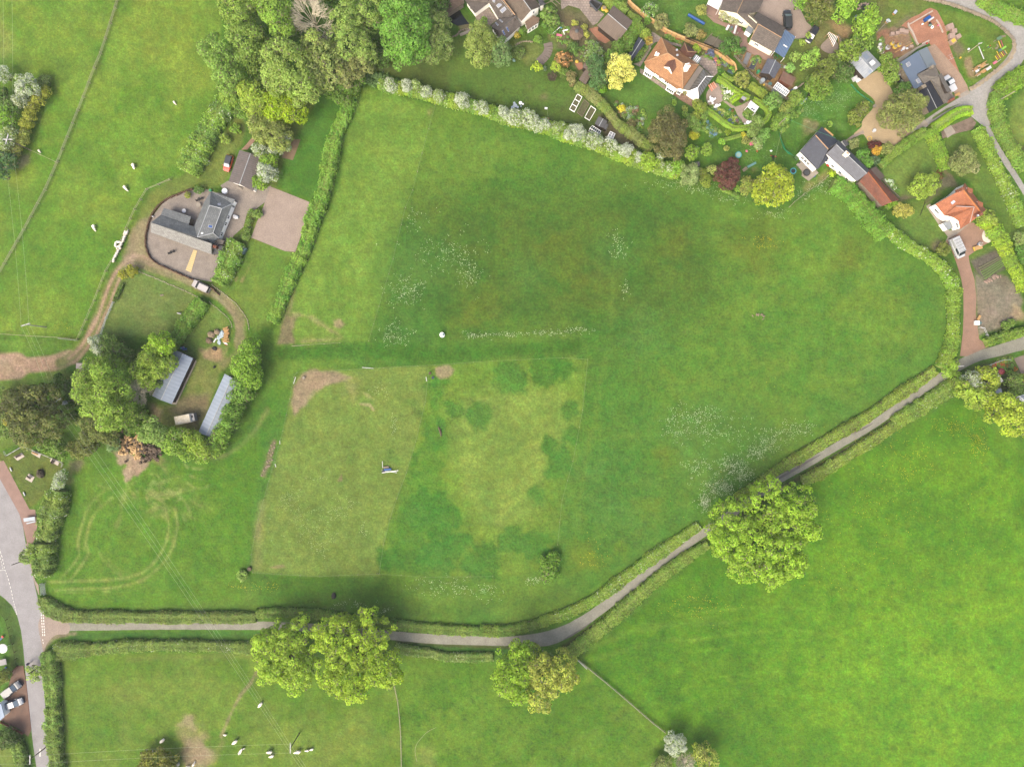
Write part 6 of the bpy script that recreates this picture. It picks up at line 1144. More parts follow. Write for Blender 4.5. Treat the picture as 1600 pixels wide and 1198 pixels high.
# 8 white rendered L house with carport
h=House('cream_house','cream-walled house with speckled brown roof and a blue carport','house',Y2,(700,300))
h.wing(dict(a=(310,-60,2.5),b=(248,152,2.5),c=(515,206,5.0),d=(690,366,2.5),e=(790,470,2.4),f=(850,345,4.2),g=(700,214,4.2),i=(838,192,2.5),j=(950,-40,2.5),k=(640,-60,5.0)),['abck',('k','c','g','i','j'),('c','d','f','g'),('d','e','f')],['a','b','c','d','e','f','g','i','j','k'],r_brown2,m_cream,inset=.25);h.ridge('ck',m=ORANGE_RIDGE,r=.08)
wins(h,590,360,[(.25,.7)],1.0,2.0,panes=4)
h.wing(dict(a=(838,192,2.5),b=(1268,428,2.5),c=(1208,588,4.4),d=(1086,818,2.5),e=(724,618,2.5),f=(848,378,4.4),g=(775,262,3.6)),['abcfg','cdef'],'abcdefg',r_brown2,m_cream,inset=.25);h.ridge('cf','ef',m=ORANGE_RIDGE,r=.08)
wins(h,880,740,[(.2,.38)],1.0,2.0,panes=3)
h.wing(dict(a=(1266,462,2.5),b=(1426,576,2.4),c=(1250,904,2.3),d=(1100,802,2.4)),['abcd'],None,r_poly,m_frame,roofname='carport_roof')
for k in 'abcd':q=h.v[k];MBx().tube((q.x,q.y,0),tuple(q),.06).build('carport_post',m_frame,h.t)
p=h.v['a'].lerp(h.v['c'],.5);
h.rooflight((1228,705,1245,700,1302,740,1296,750),'abc',m_white)
h.wing(dict(a=(690,400,2.0),b=(780,455,2.0),c=(735,535,1.8),d=(650,480,1.8)),['abcd'],'abcd',mat('porch_glass',C(150,158,164),.2,.1,1,spec=.6),m_frame,inset=.06,roofname='porch_roof',wallname='porch')
# awning top left of it
h=House('awning','white canopy over the terrace at the top frame edge','awning',Y2,(180,60));h.wing(dict(a=(90,-40,2.3),b=(50,66,2.2),c=(224,158,2.2),d=(302,0,2.3),e=(310,-50,2.3),p=(205,-10,2.7)),['abp','bcp','cdp','depa' and('d','e','a','p')],None,m_canvas,m_canvas,th=.05,roofname='canvas')
for k in 'bcd':q=h.v[k];MBx().tube((q.x,q.y,0),tuple(q),.04).build('pole',m_frame,h.t)
# 9 shed group
h=House('workshop','grey slate-roofed workshop below the blue carport','shed',Y3,(600,480));gable(h,(530,282,378,582,690,322,556,610,808,430,662,706),2.3,3.2,r_slate2,m_darkwood);
h=House('red_roofed_shed','shed with mossy dark-red felt roof next to the workshop','shed',Y3,(930,690));h.wing(dict(a=(852,545,2.4),b=(1112,692,2.4),c=(1010,868,2.0),d=(770,722,2.0)),['abcd'],'abcd',r_moss,m_brick,inset=.15)
greenhouse('large white-barred greenhouse in the village kitchen garden',Y3,(732,782,644,892,862,880,772,985,978,966,900,1072),1.7,1.9,2)
hh=bpy.data.objects[COLL.objects[-1].parent.name]
for k in range(1,8):
 u=k/8;a=Vector((*W(Y3.one(732+246*u,782+184*u),1.8),1.86));b=Vector((*W(Y3.one(644+256*u,890+182*u),1.8),1.9));MBx().tube(a,b,.05,.05,4).build('glazing_bar',m_frame,hh)
# 10 patchwork tin barn
h=House('tin_barn','barn with patchwork corrugated tin roof at the end of the golden drive','barn',F,(180,570));gable(h,(42,550,178,702,120,492,252,640,202,446,326,578),2.6,3.3,r_tin,m_darkwood)
for q,mm in(((90,520,120,496,150,530,122,556),1),((150,500,190,470,228,512,190,545),0),((210,560,250,528,280,560,240,596),1),((200,640,236,606,256,628,220,664),0)):h.rooflight(q,'abr' if q[1]>540 else 'cdr',m_whbag if mm else r_metal,r_tin,h=.03,name='roof_sheet')
# 11 building-site house
h=House('extended_cottage','stone cottage with flat blue-grey extension, black slates and a brick chimney','house',Y5,(500,600))
h.wing(dict(a=(62,380,2.8),b=(350,196,2.8),c=(490,464,2.8),d=(328,560,2.8),e=(428,722,2.8),f=(290,802,2.8)),['abcdef'],'abcdef',r_flat,m_stone,inset=.1,roofname='flat_roof');h.rooflight((145,400,196,370,226,425,178,456),'abc',h=.25);h.rooflight((300,652,346,626,382,688,338,712),'abc',h=.25)
h.wing(dict(a=(352,196,3.0),b=(484,132,3.0),c=(630,412,3.0),d=(494,464,3.0)),['abcd'],'abcd',r_flat2,m_stone,inset=.1,roofname='flat_roof')
h.wing(dict(a=(332,566,3.2),b=(610,418,3.2),r=(690,600,4.4),s=(925,925,3.2),t=(762,1020,3.4),u=(548,645,3.6),v=(440,708,3.2)),[('a','b','r','u','v'),('r','s','t','u')],['a','b','r','s','t','u','v'],r_stonegrey,m_stone,inset=.15)
h.wing(dict(a=(440,692,3.0),b=(546,640,3.0),c=(748,1020,3.0),d=(522,1158,3.0),e=(356,842,3.0),p=(490,790,3.15),q=(634,1090,3.15)),['abcqp',('q','d','e','p'),('e','a','p')],'abcqde',r_black,m_stone,inset=.12);h.ridge('pq',m=m_lead,r=.05)
h.wing(dict(a=(664,574,4.5),b=(708,542,4.5),c=(864,826,4.5),d=(800,842,4.5)),['abcd'],'abcd',mat('dormer_felt',C(112,108,102),.8,.08,1),m_darkwood,inset=.06,roofname='dormer_roof',wallname='dormer')
h.chimney(885,950,2.8,4.4,.9,.6,.5,m_brick,2);h.chimney(440,745,2.5,4.2,.9,.7,.5,m_stone,0);h.chimney(570,440,2.8,4.0,.7,.5,.5,m_stone,0)
# 12 white cottage with slate roofs
h=House('slate_cottage','white two-part cottage with dark slate roofs and a decked terrace','house',G,(700,350))
h.wing(dict(a=(592,104,3.0),b=(396,326,3.0),c=(552,486,3.0),d=(658,388,3.0),e=(632,345,3.0),f=(740,232,3.0),p=(536,178,4.6),q=(652,305,4.6)),[('a','b','p'),('b','c','q','p'),('c','d','e','q'),('a','p','q','f')],['a','b','c','d','e','f'],r_dkslate,m_white,inset=.2);h.ridge('pq',m=ORANGE_RIDGE,r=.12)
wins(h,460,430,[(.2,.32),(.38,.5),(.54,.66)],1.0,2.3)
h.wing(dict(a=(742,222,3.6),b=(1016,490,3.6),s=(996,520,5.4),c=(902,592,3.6),d=(632,346,3.6),r=(722,262,5.4)),['absr','rscd'],'abscdr',r_slate2,m_white,inset=.2);h.ridge('rs',m=m_lead,r=.08)
wins(h,770,500,[(.08,.16),(.3,.38),(.55,.63),(.8,.88)],.8,1.8);h.chimney(820,342,4,6.2,1.1,.7,-.7,m_cream,2)
h.wing(dict(a=(775,225,2.2),b=(800,220,2.2),c=(840,258,2.1),d=(810,280,2.2)),['abcd'],'abcd',r_felt,m_white,inset=.08)
# 13 red barn
h=House('red_barn','long barn with rusty red pantiles beside the thick hedge','barn',G,(1100,650));h.wing(dict(a=(1000,500,3.6),b=(930,592,2.3),c=(1132,812,2.3),d=(1214,776,3.6),e=(1284,756,2.2),f=(1022,478,2.4)),['abcd',('a','d','e','f')],'abcdef',r_barn,m_stone,inset=.15);h.ridge('ad',m=mat('rust_orange_ridge',C(188,112,60),.9,.2,1),r=.12)
h=House('felt_shed','dark felt-roofed shed joined to the red barn','shed',G,(1080,510));h.wing(dict(a=(1024,484,2.4),b=(1076,456,2.3),c=(1156,545,2.2),d=(1112,588,2.4)),['abcd'],'abcd',mat('dark_brown_felt',C(104,92,84),.9,.1,1),m_darkwood,inset=.1)
# 14 orange cottage
h=House('orange_cottage','white cottage with steep red-orange roof, two small dormers and brick trim','house',Y7,(500,400))
h.wing(dict(a=(182,335,3.0),b=(300,482,3.0),c=(520,560,3.0),d=(642,592,3.0),e=(862,415,3.2),f=(578,50,3.2),r=(545,130,5.8),s=(800,455,5.8)),[('a','b','c','d','s','r'),('f','r','s','e'),],['a','b','c','d','s','e','f','r'],r_orange2,m_white,inset=.2);h.ridge('rs',m=mat('orange_ridge',C(236,150,84),.8,.1,1),r=.15)
h.rooflight((386,312,430,280,456,302,408,340),'abr',m_blueglass);main=dict(h.v);wins(h,200,430,[(.3,.75)],1.0,2.0,panes=4)
h.wing(dict(a=(310,480,3.2),b=(420,510,4.4),t=(496,560,3.6),c=(520,668,3.2),d=(645,582,3.2),p=(702,372,5.9),q=(458,362,4.5)),[('a','b','p','q'),('b','t','c','d','p')],['a','b','t','c','d','p','q'],r_orange2,m_white,inset=.2);h.ridge('pq','dp',m=m_lead,r=.06);wins(h,430,590,[(.2,.8)],1.9,2.9,panes=3)
h.wing(dict(a=(285,592,1.9),b=(380,545,2.0),c=(420,650,2.0),d=(352,680,1.9)),['abcd'],'abcd',m_glassroof,m_white,inset=.06,roofname='bay_roof',wallname='bay')
for q in((615,108,4.6,684,130,4.4,684,186,4.4,612,190,4.6),(752,288,4.6,822,316,4.4,820,372,4.4,748,366,4.6)):h.wing(dict(a=q[0:3],b=q[3:6],c=q[6:9],d=q[9:12]),['abcd'],'abcd',r_orange2,m_white,inset=.05,roofname='dormer_roof',wallname='dormer')
h.v=main;h.chimney(560,122,4.5,7.0,.7,.7,.4,m_brick,1);h.chimney(800,460,4.5,6.8,.7,.7,.4,m_brick,1)
for q in((488,142,500,138,515,165,505,172),(735,478,760,472,768,496,742,504)):h.rooflight(q,'ars' if q[0]<600 else 'rse',m_white)
# 15 gazebo
def gazebo(label,sh,x,y,r,n,m,z=2.2,zp=3.3,name='gazebo',cat='gazebo',posts=True,top=None):
 c=W(sh.one(x,y),z);rr=r/sh.k/PPM;t=thing(name,label,cat,c)
 pts=[(c[0]+rr*math.cos(2*PI*(k+.5)/n),c[1]+rr*math.sin(2*PI*(k+.5)/n))for k in range(n)]
 o=mk('roof',[(*p,z)for p in pts]+[(*c,zp)],[(k,(k+1)%n,n)for k in range(n)],m,t,uv=True);md=o.modifiers.new('thickness','SOLIDIFY');md.thickness=.05;md.offset=-1
 for p in pts[::max(1,n//8)]:MBx().tube((c[0]+(p[0]-c[0])*.9,c[1]+(p[1]-c[1])*.9,0),(c[0]+(p[0]-c[0])*.9,c[1]+(p[1]-c[1])*.9,z),.05).build('post',m_darkwood,t)if posts else None
 if not posts:MBx().tube((*c,0),(*c,zp+.1),.03).build('pole',m_frame,t)
 if top:MBx().disc(c[0],c[1],zp-.15,zp+.2,.5,8,.6).build('cap',top,t)
 return t
gazebo('octagonal cedar-shingled gazebo in the village garden',CC,1258,295,66,8,r_shingle,top=r_slate)
gazebo('crimson garden parasol in the lane-side garden',Z2,636,150,38,8,plain('crimson_canvas',150,50,60),2.0,2.4,'parasol','parasol',False);gazebo('plum-coloured parasol on the brick terrace',Y2,560,465,46,8,mat('plum_canvas',C(140,96,92),.8,.1,1),2.0,2.4,'parasol','parasol',False);gazebo('big white round parasol on the left frame edge',SS,25,975,44,12,m_canvas,2.2,2.7,'parasol','parasol',False)
# 16 lane garden sheds
h=House('white_canopy','white fabric canopy beside the crimson parasol','canopy',Z2,(600,260));h.wing(dict(a=(600,178,2.3),b=(662,268,2.2),c=(568,322,2.2),d=(540,282,2.2)),['abcd'],None,m_canvas,m_canvas,th=.04,roofname='canvas')
for k in 'abcd':q=h.v[k];MBx().tube((q.x,q.y,0),tuple(q),.04).build('pole',m_frame,h.t)
h=House('glass_shed','grey glass-roofed shed half under the lime trees','shed',Z2,(590,390));h.wing(dict(a=(528,375,2.2),b=(632,345,2.2),c=(645,400,2.1),d=(540,445,2.1)),['abcd'],'abcd',m_glassroof,m_frame,inset=.1)
greenhouse('greenhouse cut by the right frame edge',Z2,(778,468,885,560,840,440,950,520,900,425,1000,480),1.7,2.4,4)
h=House('blue_roof_shed','light blue-roofed building cut by the left frame edge','outbuilding',T,(10,680));h.wing(dict(a=(-40,590,2.5),b=(10,600,2.5),c=(42,722,2.4),d=(0,758,2.4),e=(-60,760,2.5)),['abcde'],'abcde',mat('pale_blue_roof',C(150,176,208),.5,.06,1),m_white)
h=House('blue_roof_shed','small blue-grey roof under the trees right of the yew','shed',K,(1280,580));h.wing(dict(a=(1228,575,2.0),b=(1310,558,2.0),c=(1330,582,2.0),d=(1240,606,2.0)),['abcd'],'abcd',mat('faded_blue_roof',C(134,150,180),.6,.1,1),m_darkwood,inset=.08)
gazebo('grey conical play tent beside the pale sage willow',K,1310,722,26,6,mat('grey_canvas',C(176,174,176),.8,.1,1),.4,1.9,'play_tent','tent',False)
gazebo('pink conical play tent beside the white-flowered shrub',L,592,530,26,5,m_pink,.4,1.8,'play_tent','tent',False)
h=House('white_arbour','white lattice arbour roof in the oval garden','arbour',L,(610,180));h.wing(dict(a=(590,112,2.2),b=(668,172,2.2),c=(628,230,2.1),d=(552,170,2.1)),['abcd'],None,m_canvas,m_canvas,th=.05,roofname='roof')
for k in 'abcd':q=h.v[k];MBx().tube((q.x,q.y,0),tuple(q),.05).build('post',m_frame,h.t)
h.rooflight((585,188,600,178,612,192,598,204),'abc',m_glass);h.rooflight((605,198,618,192,628,204,614,216),'abc',m_glass)
h=House('garden_shed','little grey-roofed shed at the top of the oval garden','shed',L,(515,90));h.wing(dict(a=(510,62,2.0),b=(548,85,2.0),c=(525,112,1.9),d=(488,88,1.9)),['abcd'],'abcd',mat('pale_grey_roof',C(180,180,184),.7,.1,1),m_darkwood,inset=.06)
h=House('deck_pergola','dark weathered pergola deck behind the curved fence','pergola',Y8,(1130,160));h.wing(dict(a=(1110,55,.6),b=(1300,150,.6),c=(1255,272,.6),d=(1000,165,.6)),['abcd'],'abcd',mat('grey_decking',C(126,118,102),.9,.15,1,kind='rib',per=.3),m_darkwood,inset=.05,roofname='deck')
for u in(.0,.5,1):a=h.v['a'].lerp(h.v['b'],u);b=h.v['d'].lerp(h.v['c'],u);MBx().tube((a.x,a.y,.5),(a.x,a.y,1.7),.07).tube((b.x,b.y,.5),(b.x,b.y,1.7),.07).tube((a.x,a.y,1.7),(b.x,b.y,1.7),.07).build('beam',m_wood,h.t)
# ---------------------------------------------------------------- vehicles
m_carglass=mat('car_glass',C(60,72,80),.08,.1,.5,spec=.8);m_screen=mat('windscreen_glass',C(150,168,180),.1,.05,.5,spec=.8)
m_tail=plain('tail_lamp_red',190,30,30,.3);m_head=mat('headlamp',C(225,228,230),.2,.05,1)
def car(label,sh,x,y,tx,ty,col,L=4.3,Wd=1.8,Hh=1.5,kind='hatch',roof=None,name='parked_car',cat='car',group=None,screen=None):
 """stands at (x, y) with its nose towards (tx, ty)"""
 c=W(sh.one(x,y),Hh*.6);d=W(sh.one(tx,ty),Hh*.6);a=math.atan2(d[1]-c[1],d[0]-c[0])
 t=thing(name,label,cat,(0,0),group);ORG[t.name]=(0,0,0);t.location=(c[0],c[1],.03);t.rotation_euler=(0,0,a)
 p=mat('car_paint_%d_%d_%d'%col,C(*col,.5),.28,.03,.5,spec=.6);rp=p if roof is None else mat('car_roof_%d_%d_%d'%roof,C(*roof,.5),.3,.03,.5,spec=.5)
 prof={'hatch':[(-.5,.40,.52),(-.47,.47,.60),(-.3,.5,.64),(.12,.5,.64),(.34,.485,.60),(.45,.45,.53),(.5,.36,.42)],'van':[(-.5,.47,.5),(-.48,.49,.55),(-.2,.5,.55),(.3,.5,.55),(.42,.48,.50),(.48,.44,.44),(.5,.36,.34)]}['van' if kind=='van' else 'hatch']
 vs=[];fs=[]
 for fx,hw,zt in prof:
  X_=fx*L;w_=hw*Wd;z_=zt*Hh;vs+=[(X_,-w_*.9,.22),(X_,-w_,.45),(X_,-w_,z_*.86),(X_,-w_*.88,z_),(X_,w_*.88,z_),(X_,w_,z_*.86),(X_,w_,.45),(X_,w_*.9,.22)]
 n=len(prof)
 for i in range(n-1):fs+=[(i*8+k,i*8+(k+1)%8,(i+1)*8+(k+1)%8,(i+1)*8+k)for k in range(8)]
 fs+=[tuple(range(7,-1,-1)),tuple(range((n-1)*8,n*8))];fs=[f[::-1]for f in fs]
 mk('body',vs,fs,p,t)
 xr,xr2,xf2,xf={'hatch':(-.47,-.38,.07,.27),'estate':(-.495,-.46,.07,.26),'van':(-.495,-.48,.24,.40),'pickup':(-.12,-.06,.13,.27)}[kind]
 zb=(.56 if kind=='van' else.63)*Hh;hb,hr=.455*Wd,.385*Wd if kind!='van' else.44*Wd
 def fr(s,zlo,zhi):return[(xr*L,-hb*s,zlo),(xf*L,-hb*s,zlo),(xf*L,hb*s,zlo),(xr*L,hb*s,zlo),(xr2*L,-hr*s,zhi),(xf2*L,-hr*s,zhi),(xf2*L,hr*s,zhi),(xr2*L,hr*s,zhi)]
 v8=fr(1,zb,Hh-.02);box=[(0,1,5,4),(1,2,6,5),(2,3,7,6),(3,0,4,7),(4,5,6,7)]
 mk('cabin',fr(.97,zb-.1,Hh-.05),box,p if kind=='van' else m_rubber,t)
 def quad(nm,f,m,k0=.06,k1=.94,out=.012,u0=.05,u1=.95):
  q=[Vector(v8[i])for i in f];nn=(q[1]-q[0]).cross(q[3]-q[0]).normalized()
  lo=q[0].lerp(q[1],u0),q[0].lerp(q[1],u1);hi=q[3].lerp(q[2],u0),q[3].lerp(q[2],u1)
  pts=[lo[0].lerp(hi[0],k0),lo[1].lerp(hi[1],k0),lo[1].lerp(hi[1],k1),lo[0].lerp(hi[0],k1)];mk(nm,[tuple(v+nn*out)for v in pts],[(0,1,2,3)],m,t)
 quad('windscreen',box[1],screen or m_screen)
 if kind!='van':quad('rear_window',box[3],m_screen if kind!='estate' else m_carglass)
 quad('side_window',box[0],m_carglass,u0=.62 if kind=='van' else.05);quad('side_window',box[2],m_carglass,u1=.38 if kind=='van' else.95)
 MBx().prism([((xr2-.01)*L,-hr*1.02),((xf2+.012)*L,-hr*1.02),((xf2+.012)*L,hr*1.02),((xr2-.01)*L,hr*1.02)],Hh-.05,Hh+.015,.97).build('roof',rp,t)
 if kind=='pickup':MBx().box(-.31*L,0,.62*Hh,.34*L,.8*Wd,.05).build('load_cover',rp,t)
 wh=None
 for sx in(-.31,.31):
  for sy in(-1,1):
   if wh is None:
    wh=MBx().tube((0,-.11,0),(0,.11,0),.33,.33,14).build('wheel',m_rubber,t);wh.location=(sx*L,sy*Wd*.44,.33);rim=MBx().tube((0,-.13,0),(0,.13,0),.19,.19,8).build('rim',m_lead,wh)
   else:
    o=wh.copy();COLL.objects.link(o);o.parent=t;o.location=(sx*L,sy*Wd*.44,.33);r2=rim.copy();COLL.objects.link(r2);r2.parent=o
 for sy in(-1,1):
  MBx().box(.485*L,sy*Wd*.34,.42*Hh,.08,.32,.12).build('headlight',m_head,t);MBx().box(-.49*L,sy*Wd*.38,.48*Hh,.08,.2,.22).build('tail_light',m_tail,t)
  MBx().box(.2*L,sy*Wd*.54,.62*Hh,.12,.2,.12).build('wing_mirror',p,t)
 return t
car('small bright orange-red car parked beside the brown garage',M,1038,165,1010,262,(226,84,48),4.0,1.75,1.5,roof=(70,72,76))
car('silver-beige estate car on the farm track',N,755,582,665,538,(206,200,196),4.5,1.85,1.65,'estate',screen=m_carglass)
car('beige off-road vehicle half hidden under the towering farm tree',Q,805,433,880,437,(186,168,152),4.3,1.8,1.7,'estate',name='parked_vehicle')
car('glossy black off-road car in the gravel turning court',E,862,172,858,90,(58,60,64),4.7,1.95,1.7,'estate');car('dark car under a shiny cover at the end of the turning court',E,1080,305,1040,370,(40,44,54),4.4,1.8,1.45,'hatch',roof=(46,50,60),screen=m_carglass)
car('silver-white van with roof racks on the brick drive',I,915,310,965,415,(214,218,220),5.2,2.05,2.1,'van',name='parked_van',cat='van',screen=m_carglass)
vt=bpy.data.objects[COLL.objects[-1].parent.name]
for k in range(5):MBx().box(-1.9+k*.75,0,2.13,.06,1.6,.05).build('roof_bar',m_dark,vt)
for k in(-.55,-.2,.25):MBx().box(-.45,k,2.2,3.4,.07,.07).build('ladder_rail',m_lead,vt)
car('white pickup parked beside the stone cottage dormer',Y5,850,700,790,600,(236,238,242),4.3,1.8,1.6,'pickup');car('long blue-grey pickup parked at the left edge red drive',T,100,470,180,410,(58,74,92),5.3,1.95,1.75,'pickup',roof=(78,90,104));car('light silver car beside the long pickup on the red drive',T,130,600,215,570,(120,134,152),4.4,1.8,1.5,'hatch')
# horsebox
c=W(O.one(910,842),2.2);d=W(O.one(1005,822),2.2);a=math.atan2(d[1]-c[1],d[0]-c[0]);t=thing('horsebox','white horsebox trailer with a stained roof in the farm yard','trailer',(0,0));ORG[t.name]=(0,0,0);t.location=(c[0],c[1],0.02);t.rotation_euler=(0,0,a)
MBx().box(-.2,0,.5,3.7,2.0,1.9).build('body',m_white,t);MBx().box(-.2,0,2.4,3.8,2.05,.12,0,.94).build('roof',mat('stained_white_roof',C(234,228,212,.55),.6,.14,1.1,second=C(200,186,150,.5)),t);MBx().box(2.1,0,.6,.9,1.95,1.4,0,.9).build('tack_compartment',mat('light_grey_paint',C(190,190,190),.5,.05,1),t)
MBx().box(2.0,.2,2.02,.4,.5,.06).build('vent',m_dark,t);MBx().tube((2.5,0,.5),(3.3,0,.45),.06).build('drawbar',m_dark,t)
for sx in(-.7,.3):
 for sy in(-1,1):MBx().tube((sx,sy*.95-.1,.32),(sx,sy*.95+.1,.32),.32,.32,12).build('wheel',m_rubber,t)
# tipping trailer with bags
c=W(CC.one(1430,45),1);t=thing('box_trailer','dark grey high-sided trailer at the end of the concrete drive','trailer',c);pl=Wl(CC(1375,20,1400,-10,1490,35,1442,92),1.2);MBx().prism(pl,.5,.6).build('floor',m_dark,t)
for k in range(4):a_,b_=pl[k],pl[(k+1)%4];MBx().box((a_[0]+b_[0])/2,(a_[1]+b_[1])/2,.5,math.dist(a_,b_),.12,.8,math.atan2(b_[1]-a_[1],b_[0]-a_[0])).build('side_panel',mat('galvanised_grey',C(110,116,124),.5,.1,1),t)
for q in((1,0),(-1,0)):MBx().disc(c[0]+q[0],c[1]+.2,.02,.5,.3,10).build('wheel',m_rubber,t)
# bags and building materials
def bag(label,sh,x,y,r,m,cat='bag',open_=True,h=.9,name='bulk_bag',group=None):
 c=W(sh.one(x,y),h);rr=r/sh.k/PPM;t=thing(name,label,cat,c,group);MBx().lump(c[0],c[1],h*.45,rr,rr,h*.55,random.random(),10,6,.07).build('bag',m,t,smooth=True)
 if open_:
  MBx().disc(c[0],c[1],h*.8,h*1.04,rr*.62,10).build('contents',m_stone,t)
  for k in range(4):a=k*PI/2+.6;MBx().tube((c[0]+rr*.7*math.cos(a),c[1]+rr*.7*math.sin(a),h*.9),(c[0]+rr*.95*math.cos(a),c[1]+rr*.95*math.sin(a),h*1.1),.04).build('loop',m,t)
 return t
bag('upper left yellow bulk bag of the three on the building site',Y4,475,890,46,m_ylbag);bag('lower yellow bulk bag of the three on the building site',Y4,530,960,52,m_ylbag);bag('right yellow bulk bag of the three on the building site',Y4,620,920,46,m_ylbag)
bag('white open bulk bag next to the yellow ones',Y4,385,975,50,m_whbag);bag('small white open bag at the tin barn side',Y4,228,990,38,m_whbag);bag('crumpled white bag near the shrubs by the tin barn',Y4,225,905,38,m_whbag,open_=False)
bag('pale yellow sack by the grey trailer',CC,1505,70,26,m_ylbag,h=.7);bag('golden sack just below the pale yellow sack',CC,1530,92,18,m_ylbag,open_=False,h=.5);bag('yellow bag on the clay patch by the sheds',CC,1265,545,17,m_ylbag,open_=False,h=.5);bag('white bag beside the cream sand heap',Y7,795,865,32,m_whbag,h=.8)
def pack(label,sh,x,y,s,ang,h=1.0,m=None,top=None,group=None):
 c=W(sh.one(x,y),h);ss_=s/sh.k/PPM;t=thing('brick_pack',label,'pack of bricks',c,group)
 MBx().box(c[0],c[1],0,ss_*1.02,ss_*.9,.12,ang).build('pallet',m_newwood,t)
 for k in range(2):
  for j in range(2):MBx().box(c[0]+math.cos(ang)*(k-.5)*ss_*.5-math.sin(ang)*(j-.5)*ss_*.44,c[1]+math.sin(ang)*(k-.5)*ss_*.5+math.cos(ang)*(j-.5)*ss_*.44,.12,ss_*.49,ss_*.43,h-.12,ang).build('block',m or m_block,t)
 if top:MBx().box(c[0],c[1],h,ss_*.7,ss_*.6,.05,ang+.2).build('wrap',top,t)
pack('northernmost pink block pack beside the clay forecourt',F,945,235,56,.35);pack('pink block pack second from the north beside the clay forecourt',F,980,274,44,.1);pack('pink block pack touching the forecourt clay edge',F,960,318,50,.1);pack('pink block pack furthest right on the grass',F,1017,322,42,.5);pack('block pack with yellow and blue wrapping on top',F,970,364,50,.5,top=m_yel)
pack('pale block pack at the left of the four by the trench',Y4,468,700,78,.05);pack('block pack with a hole in its top by the trench',Y4,572,680,76,.1);pack('tallest pale block pack by the trench',Y4,665,635,96,.05,1.2);pack('pale block pack closest to the foundation wall',Y4,756,655,86,-.05)
def lowwall(label,sh,pts,wd,h,m,n,name='foundation_wall',cat='wall'):
 p=Wl(sh(*pts));t=thing(name,label,cat,p[0])
 for a,b in zip(p[:-1],p[1:]):
  k=max(1,round(math.dist(a,b)/1.2));ang=math.atan2(b[1]-a[1],b[0]-a[0])
  for j in range(k):u=(j+.5)/k;MBx().box(a[0]+(b[0]-a[0])*u,a[1]+(b[1]-a[1])*u,.02,math.dist(a,b)/k*.97,wd*random.uniform(.9,1.1),h*random.uniform(.9,1.1),ang).build('block',m,t)
m_cblock=mat('pale_concrete_block',C(226,208,190),.9,.1,2,.2)
lowwall('long straight pale foundation wall on the north side of the clay',Y4,(800,520,1280,245),.28,.35,m_cblock,8);lowwall('stepped pale foundation wall crossing the clay towards the cottage',Y4,(770,490,790,580,870,700,910,800,940,880,985,950),.4,.4,m_cblock,8);lowwall('short pale foundation wall on the east side of the clay',Y4,(1360,420,1430,530,1500,690),.25,.3,m_cblock,6)
def plank(label,sh,x0,y0,x1,y1,wd,h,z,m,name='plank',cat='plank',top=.0):
 a,b=W(sh.one(x0,y0)),W(sh.one(x1,y1));o=MBx().box((a[0]+b[0])/2,(a[1]+b[1])/2,z,math.dist(a,b),wd,h,math.atan2(b[1]-a[1],b[0]-a[0])).build(name,m);return props(o,label,cat)
plank('long timber board lying between yellow bags and trench',Y4,500,1100,880,895,.2,.1,.05,m_newwood);plank('timber board across the trench beside the tin barn',Y4,210,1130,420,1185,.18,.1,.05,m_newwood);plank('pale scaffold beam by the corner of the flat roof',Y4,1070,925,1215,850,.35,.15,.1,m_cblock,'beam','beam');plank('rusty roof plank on the slate cottage',G,540,182,614,245,.35,.08,4.75,m_newwood)
b_=MBx();c=W(Y4.one(830,985));b_.box(c[0],c[1],.05,.95,.6,.5,.05);simple('stone_slab','loose paving block beside the trench','slab',b_,m_block,c);b_=MBx();c=W(Y4.one(1165,915));b_.lump(c[0],c[1],.25,.25,.22,.25);simple('bucket','orange-red bucket at the corner of the flat roof','bucket',b_,m_red,c)
b_=MBx();c=W(Y4.one(730,1010));
for k in range(5):b_.lump(c[0]+random.uniform(-.7,.7),c[1]+random.uniform(-.3,.3),.15,.35,.25,.18)
simple('rubble_sacks','white torn sacks strewn along the trench','sacks',b_,m_whbag,c);b_=MBx();c=W(Y4.one(640,1060));b_.lump(c[0],c[1],.2,.24,.24,.2);simple('sack','small blue and white sack in the trench','sack',b_,plain('pale_blue_sheet',190,210,235),c)
# building trolley/mixer area
c=W(Y4.one(1200,375),.8);t=thing('tarpaulin_stack','stack of boards under a bright blue tarpaulin on the clay','stack',c);MBx().box(c[0],c[1],0,1.55,.75,.75,.6).build('tarpaulin',m_blue,t);MBx().box(c[0]+.9,c[1]-.15,0,1.5,.35,.6,.6).build('boards',m_whbag,t);MBx().box(c[0]+.1,c[1]-.65,0,1.7,.2,.4,.6).build('timber',m_newwood,t)
c=W(Y4.one(1255,520),.8);t=thing('cement_mixer','green wheelbarrow-like mixer beside the blue tarpaulin','cement mixer',c);MBx().lump(c[0],c[1],.6,.45,.3,.4).build('drum',plain('dusty_green_paint',120,150,136),t);MBx().box(c[0]+.2,c[1]+.5,.1,.5,.8,.3,.4).build('frame',m_dark,t);MBx().tube((c[0]+.6,c[1],.2),(c[0]+1.4,c[1]+.5,.9),.05).build('handle',m_newwood,t)
c=W(Y4.one(1272,580));t=thing('tub','round white tub with blue contents on the clay','tub',c);MBx().disc(c[0],c[1],.02,.4,.3,12,1.1).build('tub',m_plastic_w,t);MBx().disc(c[0],c[1],.38,.44,.17,10).build('contents',m_blue,t)
for lab,x,y,m in(('white bucket in the middle of the clay forecourt',1072,515,m_plastic_w),('pink-red bucket near the east foundation wall',1400,540,m_pink)):c=W(Y4.one(x,y));simple('bucket',lab,'bucket',MBx().disc(c[0],c[1],.02,.35,.17,10,1.15),m,c)
